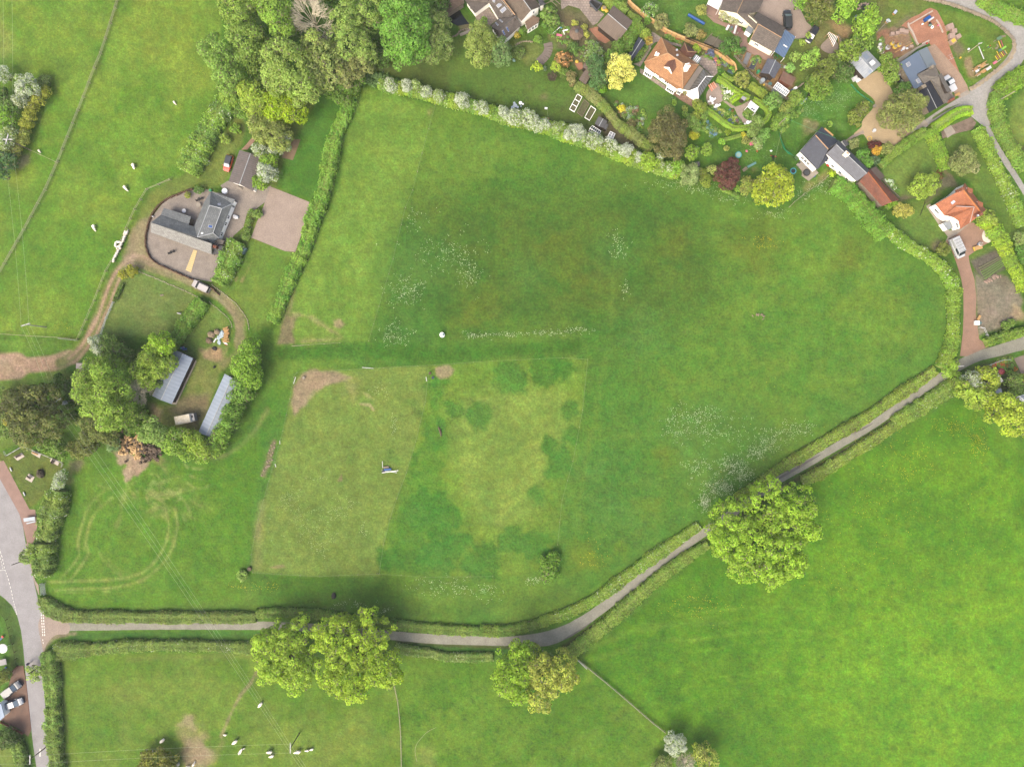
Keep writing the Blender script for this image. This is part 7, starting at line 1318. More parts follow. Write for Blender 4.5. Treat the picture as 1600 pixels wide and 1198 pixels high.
# garden toys, chests on the upper lawn
for lab,x,y,a,m1,m2 in(('pale blue hutch standing alone on the upper lawn',522,250,.9,plain('ice_blue_roof',196,208,232),m_newwood),('pale blue box nearer the lime-green tree',372,432,.7,plain('sky_blue_lid',176,204,224),m_newwood)):c=W(Y4.one(x,y),.7);t=thing('hutch',lab,'hutch',c);MBx().box(c[0],c[1],0,.95,.7,.6,a).build('box',m2,t);MBx().box(c[0],c[1],.6,.95,.65,.08,a).build('lid',m1,t)
# swing set / play things on the round lawn
def sticks(name,label,cat,sh,items,group=None):
 p0=W(sh.one(items[0][0],items[0][1]));t=thing(name,label,cat,p0,group)
 for it in items:
  x0,y0,x1,y1,wd,h,z,m,nm=it;a,b=W(sh.one(x0,y0)),W(sh.one(x1,y1));MBx().box((a[0]+b[0])/2,(a[1]+b[1])/2,z,math.dist(a,b),wd,h,math.atan2(b[1]-a[1],b[0]-a[0])).build(nm,m,t)
 return t
m_lgreen=plain('lime_plastic',150,220,80);m_maroonp=plain('raspberry_paint',190,80,100);m_teal=plain('slate_blue_paint',90,130,130)
sticks('coloured_boards','row of yellow and raspberry boards laid like a xylophone on the lawn','boards',Y6,[(812,738,855,808,.16,.06,.03,m_yel,'board'),(836,722,882,794,.16,.06,.03,m_maroonp,'board'),(860,705,908,776,.16,.06,.03,m_yel,'board'),(886,690,934,762,.16,.06,.03,m_maroonp,'board'),(910,674,958,745,.16,.06,.03,m_yel,'board'),(936,658,984,730,.16,.06,.03,m_maroonp,'board'),(962,644,1010,714,.16,.06,.03,m_teal,'board'),(978,638,1016,706,.1,.06,.03,m_yel,'board'),(840,660,862,700,.14,.06,.03,m_yel,'board')])
sticks('play_tower','wooden climbing frame with green canopy and lime slide','climbing frame',Y6,[(735,528,935,430,.12,.12,1.3,m_wood,'beam'),(720,545,870,450,.12,.12,1.3,m_wood,'beam'),(780,508,855,462,.75,.06,1.4,plain('dark_green_canopy',100,140,104),'canopy'),(845,500,892,618,.18,.08,.5,m_yel,'rail'),(885,488,925,600,.18,.08,.5,m_maroonp,'rail'),(902,640,972,595,.42,.25,.4,m_lgreen,'slide'),(860,660,905,640,.5,.3,.2,m_teal,'platform'),(850,450,935,440,.4,.05,1.2,m_wood,'deck'),(740,600,760,640,.1,.1,.3,m_wood,'post'),(810,620,850,600,.4,.1,.1,m_wood,'step'),(830,540,860,590,.25,.05,.2,m_wood,'ladder')])
sticks('tricycle','small lime green and red toy trike left of the climbing frame','toy',Y6,[(660,580,700,560,.15,.2,.1,m_lgreen,'frame'),(680,600,705,590,.2,.15,.1,m_teal,'seat'),(710,575,730,568,.1,.2,.1,m_red,'handlebar'),(705,630,740,600,.1,.15,.1,m_lgreen,'wheel')])
c=W(Y6.one(612,650));simple('ball','lime green ball on the round lawn','ball',MBx().lump(c[0],c[1],.17,.17,.17,.17,jit=0,n=10,m=8),m_lgreen,c)
sticks('wheelbarrow','red wheelbarrow with long handles next to the wood stack','wheelbarrow',Y6,[(765,880,815,850,.55,.35,.3,m_pink,'tray'),(800,880,890,810,.07,.06,.5,m_whbag,'handle'),(800,850,835,825,.06,.06,.5,m_wood,'handle')])
c=W(Y6.one(600,935),1.2);t=thing('timber_stack','long pile of orange timber and offcuts covered by white sheets','wood stack',c)
for k in range(46):
 u,v=random.uniform(-1.6,1.6),random.choice((-1.1,-.85,-.6,.1,.35,.6,.9));a=.52;MBx().box(c[0]+u*math.cos(a)-v*math.sin(a)*1.0,c[1]+u*math.sin(a)+v*math.cos(a),random.uniform(.2,.8),random.uniform(.5,1.4),random.uniform(.12,.3),.2,a+random.uniform(-.15,.15)).build('log',random.choice((m_newwood,m_newwood,mat('orange_timber',C(222,148,74,.5),.8,.15,2),m_cblock)),t)
for q in((515,990,.9,.5),(700,955,.9,.5),(735,930,.5,.6)):p=W(Y6.one(q[0],q[1]),1.1);MBx().box(p[0],p[1],1.0,q[2],q[3],.07,.5).build('cover_sheet',m_whbag,t)
c=W(Y6.one(650,830));t.select_set(False)
for lab,x,y,m in(('white bucket at the worn patch of the round lawn',215,775,m_yel),('white tub by the bare soil on the round lawn',355,628,m_plastic_w)):c=W(Y6.one(x,y));simple('bucket',lab,'bucket',MBx().disc(c[0],c[1],.02,.35,.2,10,1.15),m,c)
c=W(Z1.one(100,455));simple('log_pile','little heap of timber at the gate of the concrete slab','wood stack',MBx().box(c[0],c[1],0,1.2,.5,.4,.4).box(c[0]+.1,c[1]+.3,0,.9,.3,.3,.5),m_newwood,c)
# terrace furniture and small garden things
def table_set(label,sh,x,y,r,m,chairs=4,cm=None,name='garden_table'):
 c=W(sh.one(x,y),.7);rr=r/sh.k/PPM;t=thing(name,label,'table',c);MBx().disc(c[0],c[1],.68,.74,rr,14).build('tabletop',m,t);MBx().tube((*c,0),(*c,.68),.06).build('leg',m,t)
 for k in range(chairs):
  a=k*2*PI/chairs+.4;q=(c[0]+(rr+.22)*math.cos(a),c[1]+(rr+.22)*math.sin(a));g=thing('garden_chair',['first','second','third','fourth','fifth'][k]+' chair round the '+label,'chair',q)
  MBx().box(q[0],q[1],.42,.42,.42,.05,a).build('seat',cm or m,g);MBx().box(q[0]+.2*math.cos(a),q[1]+.2*math.sin(a),.45,.05,.42,.42,a).build('backrest',cm or m,g)
  for sx in(-.17,.17):
   for sy in(-.17,.17):MBx().box(q[0]+sx,q[1]+sy,0,.04,.04,.42).build('leg',cm or m,g)
table_set('white round table on the gravel patio',Y8,1120,1060,34,m_plastic_w,4);table_set('white table at the patio edge by the hedge',Y8,1205,1150,24,m_plastic_w,2);table_set('white table beside the box hedge end',Y8,1360,940,24,m_plastic_w,2)
table_set('white round table at the end of the oval garden path',L,558,325,18,m_plastic_w,2);table_set('dark table in the front gravel court of the farmhouse',N,448,225,15,m_dark,2,m_dark);table_set('pale round table in the farmhouse courtyard',M,582,662,22,m_whbag,0);table_set('square dark table in the back gravel court',M,738,540,17,m_dark,2,m_dark);table_set('light table by the courtyard wall',M,732,600,24,m_conc,0)
b_=MBx();pts_=[(690,965),(712,948),(735,962),(718,985),(760,925),(705,925),(782,935),(765,955)]
for i_,(x,y)in enumerate(pts_):c=W(CC.one(x,y));r_=(.4,.5,.3,.3,.42,.28,.22,.2)[i_];simple('garden_stool',['pale blue round stool at the left end of the lawn group','largest pale blue round seat of the lawn group','small stool right of the largest round seat','small stool below the largest round seat','white round table of the right lawn group','little stool above the largest round seat','tiny white stool at the right end of the lawn group','tiny stool below the white round table'][i_],'stool',MBx().disc(c[0],c[1],.38,.46,r_,12).tube((c[0],c[1],0),(c[0],c[1],.38),.1),m_plastic_w if i_ in(4,6)else plain('ice_blue_seat',200,216,230),c)
c=W(CC.one(1000,1020));sticks('rope_swing','thin white washing line with two pale square posts on the village lawn','washing line',CC,[(975,970,1000,972,.35,.5,0,m_plastic_w,'post_base'),(996,1062,1014,1066,.3,.5,0,m_pink,'post_base'),(990,975,1004,1060,.03,.03,1.4,m_wire,'line')])
sticks('swing_seat','white-framed swing seat with a pink cushion beside the gazebo','swing seat',CC,[(1045,325,1110,270,.08,.08,1.4,m_frame,'frame'),(1080,320,1130,330,.5,.1,.5,m_pink,'cushion'),(1110,262,1128,262,.3,.1,.6,m_aqua,'cushion'),(1135,285,1180,275,.25,.2,.3,m_plastic_w,'side_table'),(1140,290,1150,320,.1,.1,.5,m_frame,'leg')])
sticks('garden_swing','white-sided cantilever swing with green seat on the cream house lawn','swing seat',Y2,[(318,520,360,445,.5,.05,1.5,m_canvas,'side_curtain'),(440,575,475,450,.45,.05,1.5,m_canvas,'side_curtain'),(370,470,440,470,.5,.1,.5,plain('sage_cushion',130,150,120),'seat'),(375,540,440,480,.1,.1,.9,m_green,'frame'),(400,450,430,455,.35,.1,.8,plain('grey_blue_cushion',120,140,170),'cushion')])
c=W(D.one(1295,175));t=thing('tarpaulin_roll','long bright blue rolled tunnel lying on the lawn','tarpaulin',c)
for k in range(6):a_,b__=W(D.one(1225+24*k,138+14*k)),W(D.one(1250+24*k,152+14*k));MBx().tube((*a_,.35),(*b__,.35),.38,.36,8).build('segment',m_blue,t)
def tramp(label,sh,x,y,r,cm,rim,z=.6,name='trampoline',cat='trampoline'):
 c=W(sh.one(x,y),z);rr=r/sh.k/PPM;t=thing(name,label,cat,c);MBx().disc(c[0],c[1],z-.08,z,rr,20).build('rim',rim,t);MBx().disc(c[0],c[1],z,z+.02,rr*.72,20).build('mat',cm,t)
 for k in range(6):a=k*PI/3;MBx().tube((c[0]+rr*.9*math.cos(a),c[1]+rr*.9*math.sin(a),0),(c[0]+rr*.9*math.cos(a),c[1]+rr*.9*math.sin(a),z),.04).build('leg',m_dark,t)
tramp('aqua and white rimmed trampoline next to the terrace',G,340,497,27,m_dark,m_aqua,.4);tramp('black round hot tub on the cottage terrace',G,460,511,32,plain('charcoal_cover',70,74,78),m_dark,.9,'hot_tub','hot tub');tramp('aqua paddling pool with toys on the play lawn',L,466,643,32,plain('pale_mint_water',190,216,200),m_aqua,.3,'paddling_pool','paddling pool')
area('decked_terrace',G(362,442,408,402,470,440,545,500,560,520,475,588,412,540,415,500),m_conc,z=.3)
sticks('garden_table','cluttered white table on the cottage terrace','table',G,[(430,400,480,430,.9,.1,.7,m_frame,'tabletop'),(440,440,480,470,.5,.3,.1,m_whbag,'seat'),(380,432,396,425,.3,.2,.3,m_dark,'seat')]);sticks('cold_frame','green-framed cold frame by the cottage corner','cold frame',L,[(1022,690,1050,665,1.0,.4,.05,plain('dark_green_net',84,120,74),'frame')])
for lab,sh,x,y,r,m,z in(('blue heart-shaped toy by the terrace corner',G,526,540,17,m_blue,.3),('orange-red toy tractor by the cottage wall',G,655,440,18,m_red,.5),('red ball-like cushion on the play lawn',L,648,602,14,m_red,.25),('pink toy on the play lawn',L,547,605,14,m_pink,.25),('yellow-white paddling ring at the edge of the gravel drive',G,1022,208,20,m_yel,.2),('light lavender toy at the terrace end',G,482,568,13,plain('lavender_plastic',206,180,200),.3),('green watering butt under the carport edge',Y2,1140,870,32,m_green,.9),('green watering butt at the workshop corner',Y2,1225,1010,28,m_green,.9),('small grey tub next to the green workshop butt',Y2,1270,1040,22,m_whbag,.5),('green water butt left of the workshop',Y2,855,1110,26,m_green,.9),('grey round water tank below the workshop',Y3,432,730,48,plain('grey_tank_lid',170,182,190),1.2),('blue-black compost bin next to the grey tank',Y3,500,700,36,m_dark,.9),('teal and orange clutter beside the grey tank',Y3,580,810,40,m_teal,.6),('amber pot on the garden wall below the tank',Y3,455,830,18,m_yel,.4),('white box at the corner of the greenhouse',Y3,1108,900,32,m_plastic_w,.8),('round teal tank under the lime tree',F,108,150,18,plain('teal_lid',130,160,150),.9),('white round gas tank cover north of the farmhouse',M,1002,455,30,m_plastic_w,.6),('white tarpaulin heap beside the farmhouse wall',M,1112,715,34,m_whbag,.7),('small green bin north of the farmhouse',M,852,447,14,m_green,.8),('white ball-shaped lamp on the court wall',M,252,715,10,m_plastic_w,.9),('grey-blue ball by the stable yard',O,1165,398,14,m_dark,.5),('grey standing stone tub near the gravel drive end',F,270,942,14,m_conc,.6),('pink-white garden urn at the gravel drive edge',F,268,1160,15,m_whbag,.7),('pale blue birdbath beside the dark green tree',F,462,895,12,plain('pale_blue_stone',170,190,205),.7),('green plastic seat on the village lawn edge',CC,702,535,18,plain('sea_green_seat',130,170,160),.4),('yellow hosepipe ring in the raised bed',K,352,282,20,m_yel,.1),('blue mower part by the white box',Y3,1030,940,18,m_blue,.4),('white urn at the hedge end',E,228,942,16,m_plastic_w,.6)):
 c=W(sh.one(x,y),z);rr=r/sh.k/PPM;b_=MBx();
 if 'ring' in lab:b_=MBx();[b_.tube((c[0]+rr*math.cos(k*PI/6),c[1]+rr*math.sin(k*PI/6),.1),(c[0]+rr*math.cos((k+1)*PI/6),c[1]+rr*math.sin((k+1)*PI/6),.1),.07)for k in range(12)]
 elif 'butt' in lab or 'tank' in lab or 'bin' in lab or 'tub' in lab or 'birdbath' in lab or 'urn' in lab:b_.disc(c[0],c[1],0,z*.92,rr*.92,12,1.05).disc(c[0],c[1],z*.92,z,rr,12,.9)
 elif 'box' in lab:b_.box(c[0],c[1],0,rr*2,rr*1.4,z,.4).box(c[0],c[1],z,rr*2.1,rr*1.5,.05,.4)
 else:
  for k in range(4):b_.lump(c[0]+random.uniform(-.35,.35)*rr,c[1]+random.uniform(-.35,.35)*rr,z*.5,rr*.7,rr*.55,z*.5,random.random()*3)
 simple(lab.split(' ')[-1]if False else('toy' if 'toy' in lab else 'garden_item'),lab,'toy' if 'toy' in lab else 'garden item',b_,m,c)
sticks('toy_bike','small dark ride-on toy with red ends on the play lawn','toy',L,[(790,660,815,665,.3,.3,.1,m_dark,'frame'),(775,655,795,658,.12,.2,.2,m_red,'wheel'),(818,662,834,668,.2,.2,.2,m_red,'wheel'),(800,670,806,695,.2,.2,.1,m_dark,'seat')]);sticks('toy_bike','white four-legged toy beyond the red cushion','toy',L,[(772,605,794,608,.15,.3,.1,m_plastic_w,'body'),(780,600,788,615,.3,.15,.1,m_plastic_w,'seat')]);sticks('garden_slide','grey-blue slide lying on the play lawn','slide',L,[(505,805,545,775,.75,.15,.3,m_wood,'landing'),(545,775,625,732,.5,.2,.8,plain('grey_teal_plastic',110,160,160),'chute')]);sticks('seesaw','blue-black seesaw under the trees on the daisy lawn','seesaw',L,[(1080,150,1130,95,.3,.1,.4,plain('steel_blue',160,176,190),'plank'),(1145,75,1165,40,.6,.6,.1,m_dark,'seat')])
sticks('garden_bench','dark green garden bench at the end of the curved fence','bench',Y8,[(1355,622,1440,668,.42,.08,.45,plain('dark_blue_green',74,100,110),'seat'),(1370,605,1452,650,.08,.5,.45,plain('dark_blue_green',74,100,110),'backrest')]);sticks('awning','striped salmon pink awning on the gravel patio','awning',Y8,[(1035,880,1090,975,.01+.28,.05,1.9,plain('salmon_stripe',236,150,116),'stripe'),(1060,865,1112,955,.28,.05,1.9,plain('pale_salmon',236,178,150),'stripe'),(1085,850,1138,935,.28,.05,1.9,plain('salmon_stripe',236,150,116),'stripe'),(1108,835,1162,915,.28,.05,1.9,plain('pale_salmon',236,178,150),'stripe')])
sticks('oil_tank','ribbed dark green oil tank beside the farm hedge','tank',M,[(1195,1110,1230,1050,1.15,1.1,.1,plain('bottle_green',84,116,120),'tank'),(1185,1100,1218,1044,.08,.1,1.2,plain('rib_green',110,144,146),'rib'),(1204,1114,1240,1056,.08,.1,1.2,plain('rib_green',110,144,146),'rib')]);sticks('bench','grey bench in front of the garage','bench',M,[(1140,425,1190,440,.5,.1,.45,m_conc,'seat'),(1142,420,1192,434,.08,.4,.45,m_conc,'backrest')])
sticks('skip_crate','dark metal rack beside the paved yard','rack',Y5,[(10,620,60,700,.9,.8,.05,m_dark,'frame'),(15,600,45,580,.3,.9,.05,m_lead,'bar'),(50,680,80,690,.3,.9,.05,m_lead,'bar')]);sticks('caravan_cover','small white covered cart beside the tin barn','cart',F,[(62,722,122,690,1.0,.6,.2,m_whbag,'body'),(85,745,135,715,.6,.05,.85,m_canvas,'cover'),(98,705,112,700,.3,.1,.85,m_dark,'window')])
sticks('roof_aerial','thin metal television aerial above the stone base','aerial',Y5,[(650,468,740,425,.05,.04,4.2,m_lead,'boom'),(640,402,705,370,.04,.04,4.2,m_lead,'element'),(670,410,700,450,.04,.04,4.2,m_lead,'element')]);sticks('yard_cart','white box and yellow ladder at the mouth of the allotment','cart',J,[(725,148,768,148,1.0,.5,.1,m_plastic_w,'box'),(752,120,775,78,.6,.3,.3,m_newwood,'ladder'),(775,155,790,140,.5,.2,.2,m_teal,'drum')])
sticks('garden_trailer','little trailer carrying boards beside the sand heap','trailer',Y7,[(690,935,790,905,1.0,.3,.3,m_newwood,'load'),(680,940,705,930,1.0,.25,.3,m_yel,'tailboard'),(735,880,760,875,.5,.4,.2,plain('slate_blue',96,116,146),'tank')])
# raised beds
def rbed(label,sh,q,cells,m,soil):
 t=thing('raised_bed',label,'raised bed',W(sh.one(q[0],q[1])));p=Wl(sh(*q));o=MBx().prism(p,.02,.2).build('soil',soil,t)
 for k in range(4):a,b=p[k],p[(k+1)%4];MBx().box((a[0]+b[0])/2,(a[1]+b[1])/2,.02,math.dist(a,b)+.1,.08,.32,math.atan2(b[1]-a[1],b[0]-a[0])).build('board',m,t)
 for k in range(1,cells):u=k/cells;a=[p[0][i]+(p[3][i]-p[0][i])*u for i in(0,1)];b=[p[1][i]+(p[2][i]-p[1][i])*u for i in(0,1)];MBx().box((a[0]+b[0])/2,(a[1]+b[1])/2,.02,math.dist(a,b),.1,.3,math.atan2(b[1]-a[1],b[0]-a[0])).build('divider',m,t)
m_soil=mat('garden_soil',C(128,108,84),.95,.3,2,.4,second=C(84,110,56));rbed('white-framed raised bed divided into three',K,(240,103,280,128,212,260,170,234),3,m_frame,m_soil);rbed('timber raised bed in the middle of the vegetable garden',K,(300,152,346,188,282,302,236,264),1,m_wood,m_soil);rbed('raised bed holding the yellow hosepipe',K,(360,208,404,240,348,336,305,310),1,m_frame,m_soil)
rbed('netted grey vegetable bed behind the cream house',Y2,(660,820,735,850,660,1030,595,990),1,m_wood,mat('grey_netting',C(140,142,146),.8,.2,2));rbed('dark membrane-covered bed behind the cream house',Y2,(780,920,860,920,770,1100,685,1075),1,m_wood,mat('dark_membrane',C(72,82,96),.8,.15,1));rbed('weedy bed at the memorial-like patio corner',Y2,(540,860,600,880,590,940,540,930),1,m_wood,m_soil)
# allotment rows
t=thing('vegetable_rows','earthed-up green crop rows on the allotment','crop rows',W(I.one(1300,520)))
for k in range(6):
 a=(1185-k*12,635-k*22);b=(1390-k*6,490-k*18);mw=MBx();p,q=W(I.one(*a)),W(I.one(*b));mw.box((p[0]+q[0])/2,(p[1]+q[1])/2,0,math.dist(p,q),.28,.2,math.atan2(q[1]-p[1],q[0]-p[0]),.96).build('row',mat('crop_green',C(124,158,76),.9,.35,6)if k<4 else mat('pale_crop',C(132,134,96),.9,.3,6),t)
stonerow('rubble_heap','pinkish rubble line across the allotment',I,(1190,680,1230,650,1290,610,1340,600),26,.8,.4,m_block,jit=.8,cat='rubble')
# garden fence of arched panels
P_=Wl(densify(D(690,10,730,55,780,95,840,150,900,185,960,230,1020,275,1100,312,1190,350,1280,385,1370,420,1450,455,1530,505,1597,560),1.0)+E(0,1,0,1)[:0],.9);P2_=Wl(densify(E(-60,350,20,385,110,425,200,455,270,490,330,540,380,580,395,640),1.0),.9)
def panelfence(label,pts,n,m,h=1.7):
 t=thing('garden_fence',label,'fence',pts[0]);Ls=[0]
 for a,b in zip(pts[:-1],pts[1:]):Ls.append(Ls[-1]+math.dist(a,b))
 def at(d):i=min(len(Ls)-2,max(0,int(np.searchsorted(Ls,d))-1));u=(d-Ls[i])/max(1e-6,Ls[i+1]-Ls[i]);return[pts[i][k]+(pts[i+1][k]-pts[i][k])*u for k in(0,1)]
 for k in range(n):
  a,b=at(Ls[-1]*k/n),at(Ls[-1]*(k+1)/n);ang=math.atan2(b[1]-a[1],b[0]-a[0]);cx,cy=(a[0]+b[0])/2,(a[1]+b[1])/2
  MBx().box(cx,cy,.05,math.dist(a,b)*.93,.06,h-.1,ang).box(cx,cy,h-.06,math.dist(a,b)*.96,.42,.07,ang).build('panel',m,t);MBx().box(a[0],a[1],0,.1,.1,h+.05,ang).build('post',m_wood,t)
m_panel=mat('fresh_fence_timber',C(232,188,124,.5),.75,.1,1.5,.1);panelfence('curving fence of fresh orange timber panels between two gardens',P_,24,m_panel);panelfence('east end of the curving timber fence by the yellow-olive tree',P2_,9,m_panel)
# deck steps etc.
t=thing('curved_steps','curved timber-edged garden steps on the village lawn','steps',W(CC.one(1000,420)))
PL=densify(CC(1002,385,1010,440,985,500,925,560),3)
for k in range(len(PL)-1):
 a,b=PL[k],PL[k+1]
 if k%1==0:p,q=W(a),W(b);MBx().box((p[0]+q[0])/2,(p[1]+q[1])/2,.02,math.dist(p,q)*.92,2.1,.12+.05*(k%2),math.atan2(q[1]-p[1],q[0]-p[0])).build('step',m_slab,t)
t=thing('pond_steps','straight grey plank bridge by the dark pond','footbridge',W(Y1.one(300,515)))
for k in range(6):p=W(Y1.one(205+37*k,550-15*k));MBx().box(p[0],p[1],.2,.6,.75,.12,.4).build('board',m_conc,t)
sticks('timber_pergola','open timber pergola rafters at the end of the long house','pergola',CC,[(940,60,1050,15,.12,.12,2.2,m_wood,'rafter'),(960,90,1070,40,.12,.12,2.2,m_wood,'rafter'),(1010,0,1110,90,.12,.12,2.3,m_wood,'rafter'),(980,10,1080,105,.12,.12,2.3,m_wood,'rafter')])
t=thing('round_pergola','fan-shaped white timber pergola over the round terrace','pergola',W(E.one(1265,360)))
for k in range(7):a=W(E.one(1232+12*k,290+6*k),2.2);b=W(E.one(1215+k*8,310+18*k),2.2);MBx().tube((*a,2.2),(*b,2.2),.06).build('rafter',m_frame,t)
for a,b in(((1232,288),(1310,330)),((1218,300),(1260,420)),((1310,330),(1325,440))):p,q=W(E.one(*a),2.2),W(E.one(*b),2.2);MBx().tube((*p,2.2),(*q,2.2),.07).build('beam',m_newwood,t);MBx().tube((*p,0),(*p,2.2),.06).build('post',m_newwood,t)
area('round_terrace',E(1150,420,1200,360,1240,330,1300,380,1310,440,1270,480,1200,470),m_gravel3,z=.03,smooth=True)
t=thing('tyre','black tyre lying on the stones by the lime tree','tyre',W(F.one(168,68)));c=W(F.one(168,68));b_=MBx();[b_.tube((c[0]+.5*math.cos(k*PI/6),c[1]+.5*math.sin(k*PI/6),.2),(c[0]+.5*math.cos((k+1)*PI/6),c[1]+.5*math.sin((k+1)*PI/6),.2),.2)for k in range(12)];b_.build('ring',m_rubber,t)
stonerow('stepping_stones','reddish flat stones around the black tyre',F,(120,95,140,50,200,45,210,90,160,110),14,.9,.15,m_block,jit=.4,cat='stones');stonerow('white_net_edge','line of turquoise mesh netting along the drive lawn',F,(50,755,120,830,190,880,250,925),24,.25,.5,m_green,jit=.05,cat='netting')
o=mk('garden_netting',[(*W(p,z),z)for p,z in zip(G(208,140,222,210,248,290,290,345,345,365,320,340,275,310,240,230,216,150),(.3,.3,.3,.3,.4,1.2,1.2,1.2,1.0))],[(0,1,7,8),(1,2,6,7),(2,3,5,6),(3,4,5)],m_green);props(o,'curved turquoise safety net on the play lawn','netting')
# memorial garden
t=fence('timber_fence','low brown timber fence round the memorial garden lawn',R,(52,262,72,310,226,220,410,296,602,376,588,420),.9,1.6,2,mat('brown_fence',C(132,100,78),.85,.15,1),m_whbag)
for lab,q,seat in(('grey slab with dark bench at the left of the memorial lawn',(130,320,205,282,232,316,166,356),1),('pale slab with wooden bench at the fence of the memorial lawn',(294,286,306,262,386,296,374,332),2),('pale slab with dark bench right of the memorial lawn',(468,358,480,334,556,372,544,404),1),('diamond slab with a small seat in the middle of the memorial lawn',(238,526,272,476,326,510,298,560),3)):
 t=thing('memorial_slab',lab,'bench slab',W(R.one(q[0],q[1])));p=Wl(R(*q));MBx().prism(p,.01,.1).build('slab',mat('pale_slab',C(236,222,208),.85,.06,1),t);c=ctr(p);a=math.atan2(p[2][1]-p[1][1],p[2][0]-p[1][0])if seat!=1 else math.atan2(p[1][1]-p[0][1],p[1][0]-p[0][0])
 mm=m_newwood if seat==2 else m_darkwood;MBx().box(c[0],c[1]+.15,.45,1.4 if seat<3 else 1.0,.42,.06,a).build('seat',mm,t);MBx().box(c[0]-.2*math.sin(a),c[1]+.35,.5,1.4 if seat<3 else 1.0,.06,.4,a).build('backrest',mm,t)
for lab,x,y in(('small white marker post in the memorial lawn edge, upper one',108,437),('small white marker post in the memorial lawn edge, lower one',233,665)):c=W(R.one(x,y));simple('marker_post',lab,'post',MBx().box(c[0],c[1],0,.2,.95,.35,.45),m_whbag,c)
c=W(R.one(388,475));t=thing('memorial_boulder','dark mossy boulder in the memorial lawn','boulder',c);MBx().lump(c[0],c[1],.4,.9,1.2,.8,.3,9,6,.16).build('rock',mat('mossy_rock',C(96,88,70),.95,.3,2,.4),t)
sticks('notice_board','pale blue-grey bus stop bench on the footway','bench',R,[(245,905,350,890,.9,.1,.8,plain('ice_grey',196,208,218),'panel'),(262,940,345,920,.3,.1,.45,plain('ice_grey',196,208,218),'seat')])
# brown heap
t=props(None or bpy.data.objects.new('muck_heap',None),'heap of orange-brown straw and burnt soil beside the farm hedge','heap');COLL.objects.link(t);c=W(R.one(1250,260));t.location=(*c,0);ORG[t.name]=(*c,0)
for k in range(190):
 u=random.random();p=W(R.one(1140+340*u+random.gauss(0,34),190+140*u*.7+random.gauss(0,50)));MBx().lump(p[0],p[1],.1+.5*random.random(),random.uniform(.3,.75),random.uniform(.25,.5),random.uniform(.25,.55),random.random()*3,7,5,.3).build('clod',mat('straw_brown',C(206,172,122,.62),.95,.3,3,.5)if u<.55 and random.random()<.75 else mat('burnt_soil',C(132,114,96),.95,.35,3,.5),t)
# clutter by the track bend
for lab,x,y,r,m,h in(('left hay-coloured round heap near the track bend',1148,124,32,mat('straw',C(176,158,128),.95,.2,3,.4),.8),('upper brown heap near the track bend',1198,102,26,mat('straw',C(176,158,128),.95,.2,3,.4),.7),('lower brown heap near the track bend',1130,178,28,mat('brown_heap',C(150,130,104),.95,.2,3,.4),.7)):
 c=W(O.one(x,y));rr=r/O.k/PPM;b_=MBx();b_.lump(c[0],c[1],h*.4,rr,rr*.9,h*.6,jit=.15,n=10,m=6);[b_.lump(c[0]+random.uniform(-.6,.6)*rr,c[1]+random.uniform(-.6,.6)*rr,h*.5,rr*.4,rr*.4,h*.4,jit=.2)for _ in range(6)];simple('straw_heap',lab,'heap',b_,m,c)
c=W(O.one(1278,130));t=thing('timber_stack','stack of pale sawn timber beside the blue sheet','wood stack',c)
for k in range(14):MBx().box(c[0]+random.uniform(-.5,.5),c[1]-1.6+k*.26,.1+.2*(k%3),random.uniform(.9,1.5),.24,.3,.25+random.uniform(-.1,.1)).build('timber',m_newwood,t)
c=W(O.one(1225,150));t=thing('crumpled_sheet','crumpled pale blue plastic sheet beside the timber stack','sheet',c);b_=MBx();[b_.lump(c[0]+random.uniform(-.5,.5),c[1]+random.uniform(-1.4,1.3),.15,random.uniform(.3,.7),random.uniform(.2,.5),.2,random.random()*3,jit=.3)for _ in range(14)];b_.build('sheet',plain('pale_blue_sheet2',196,216,226),t)
sticks('scrap_boards','white and red boards at the foot of the timber stack','boards',O,[(1250,185,1282,210,.35,.1,.1,m_plastic_w,'board'),(1262,205,1280,212,.2,.12,.1,m_red,'board'),(1165,190,1188,155,.3,.06,.05,m_whbag,'board')]);c=W(O.one(1172,240));simple('bonfire_ash','dark ash heap on the bare patch','heap',MBx().lump(c[0],c[1],.1,.65,.5,.3,jit=.2,n=10).lump(c[0]+.3,c[1]-.3,.1,.3,.3,.25,jit=.2),m_dark,c)
sticks('toy_heap','blue and purple toys at the stable gable','toys',O,[(885,240,920,232,.4,.3,.1,m_aqua,'toy'),(905,250,940,245,.4,.3,.1,m_blue,'toy'),(905,232,918,236,.3,.3,.3,plain('violet_plastic',140,90,180),'toy'),(925,262,945,268,.2,.3,.1,m_dark,'toy')])
# paddock things
c=W(Z6.one(475,738),1.0);t=thing('water_tank','round white water container standing in the meadow','water tank',c);MBx().disc(c[0],c[1],0,.9,.62,16).build('tank',m_plastic_w,t);MBx().box(c[0]+.3,c[1]+.1,.88,.5,.5,.06,.2).build('lid',m_teal,t)
sticks('jump_stand','white rails and blue cover of a feeding station in the paddock','trough',U,[(908,790,1010,776,.12,.1,.6,m_plastic_w,'rail'),(906,776,1000,790,.14,.1,.3,m_whbag,'rail'),(920,772,965,768,.4,.5,.1,m_blue,'cover'),(915,758,950,755,.35,.3,.1,m_stone,'trough'),(910,718,912,760,.1,.1,.5,m_whbag,'pole'),(908,782,925,785,.5,.5,.1,m_dark,'box')])
c=W(U.one(1268,535));simple('fallen_branch','curved dark log lying in the paddock grass','log',MBx().tube((c[0]-.4,c[1]+1.1,.15),(c[0]+.1,c[1],.2),.2,.3,7).tube((c[0]+.1,c[1],.2),(c[0]+.25,c[1]-1.2,.12),.3,.12,7),m_bark,c)
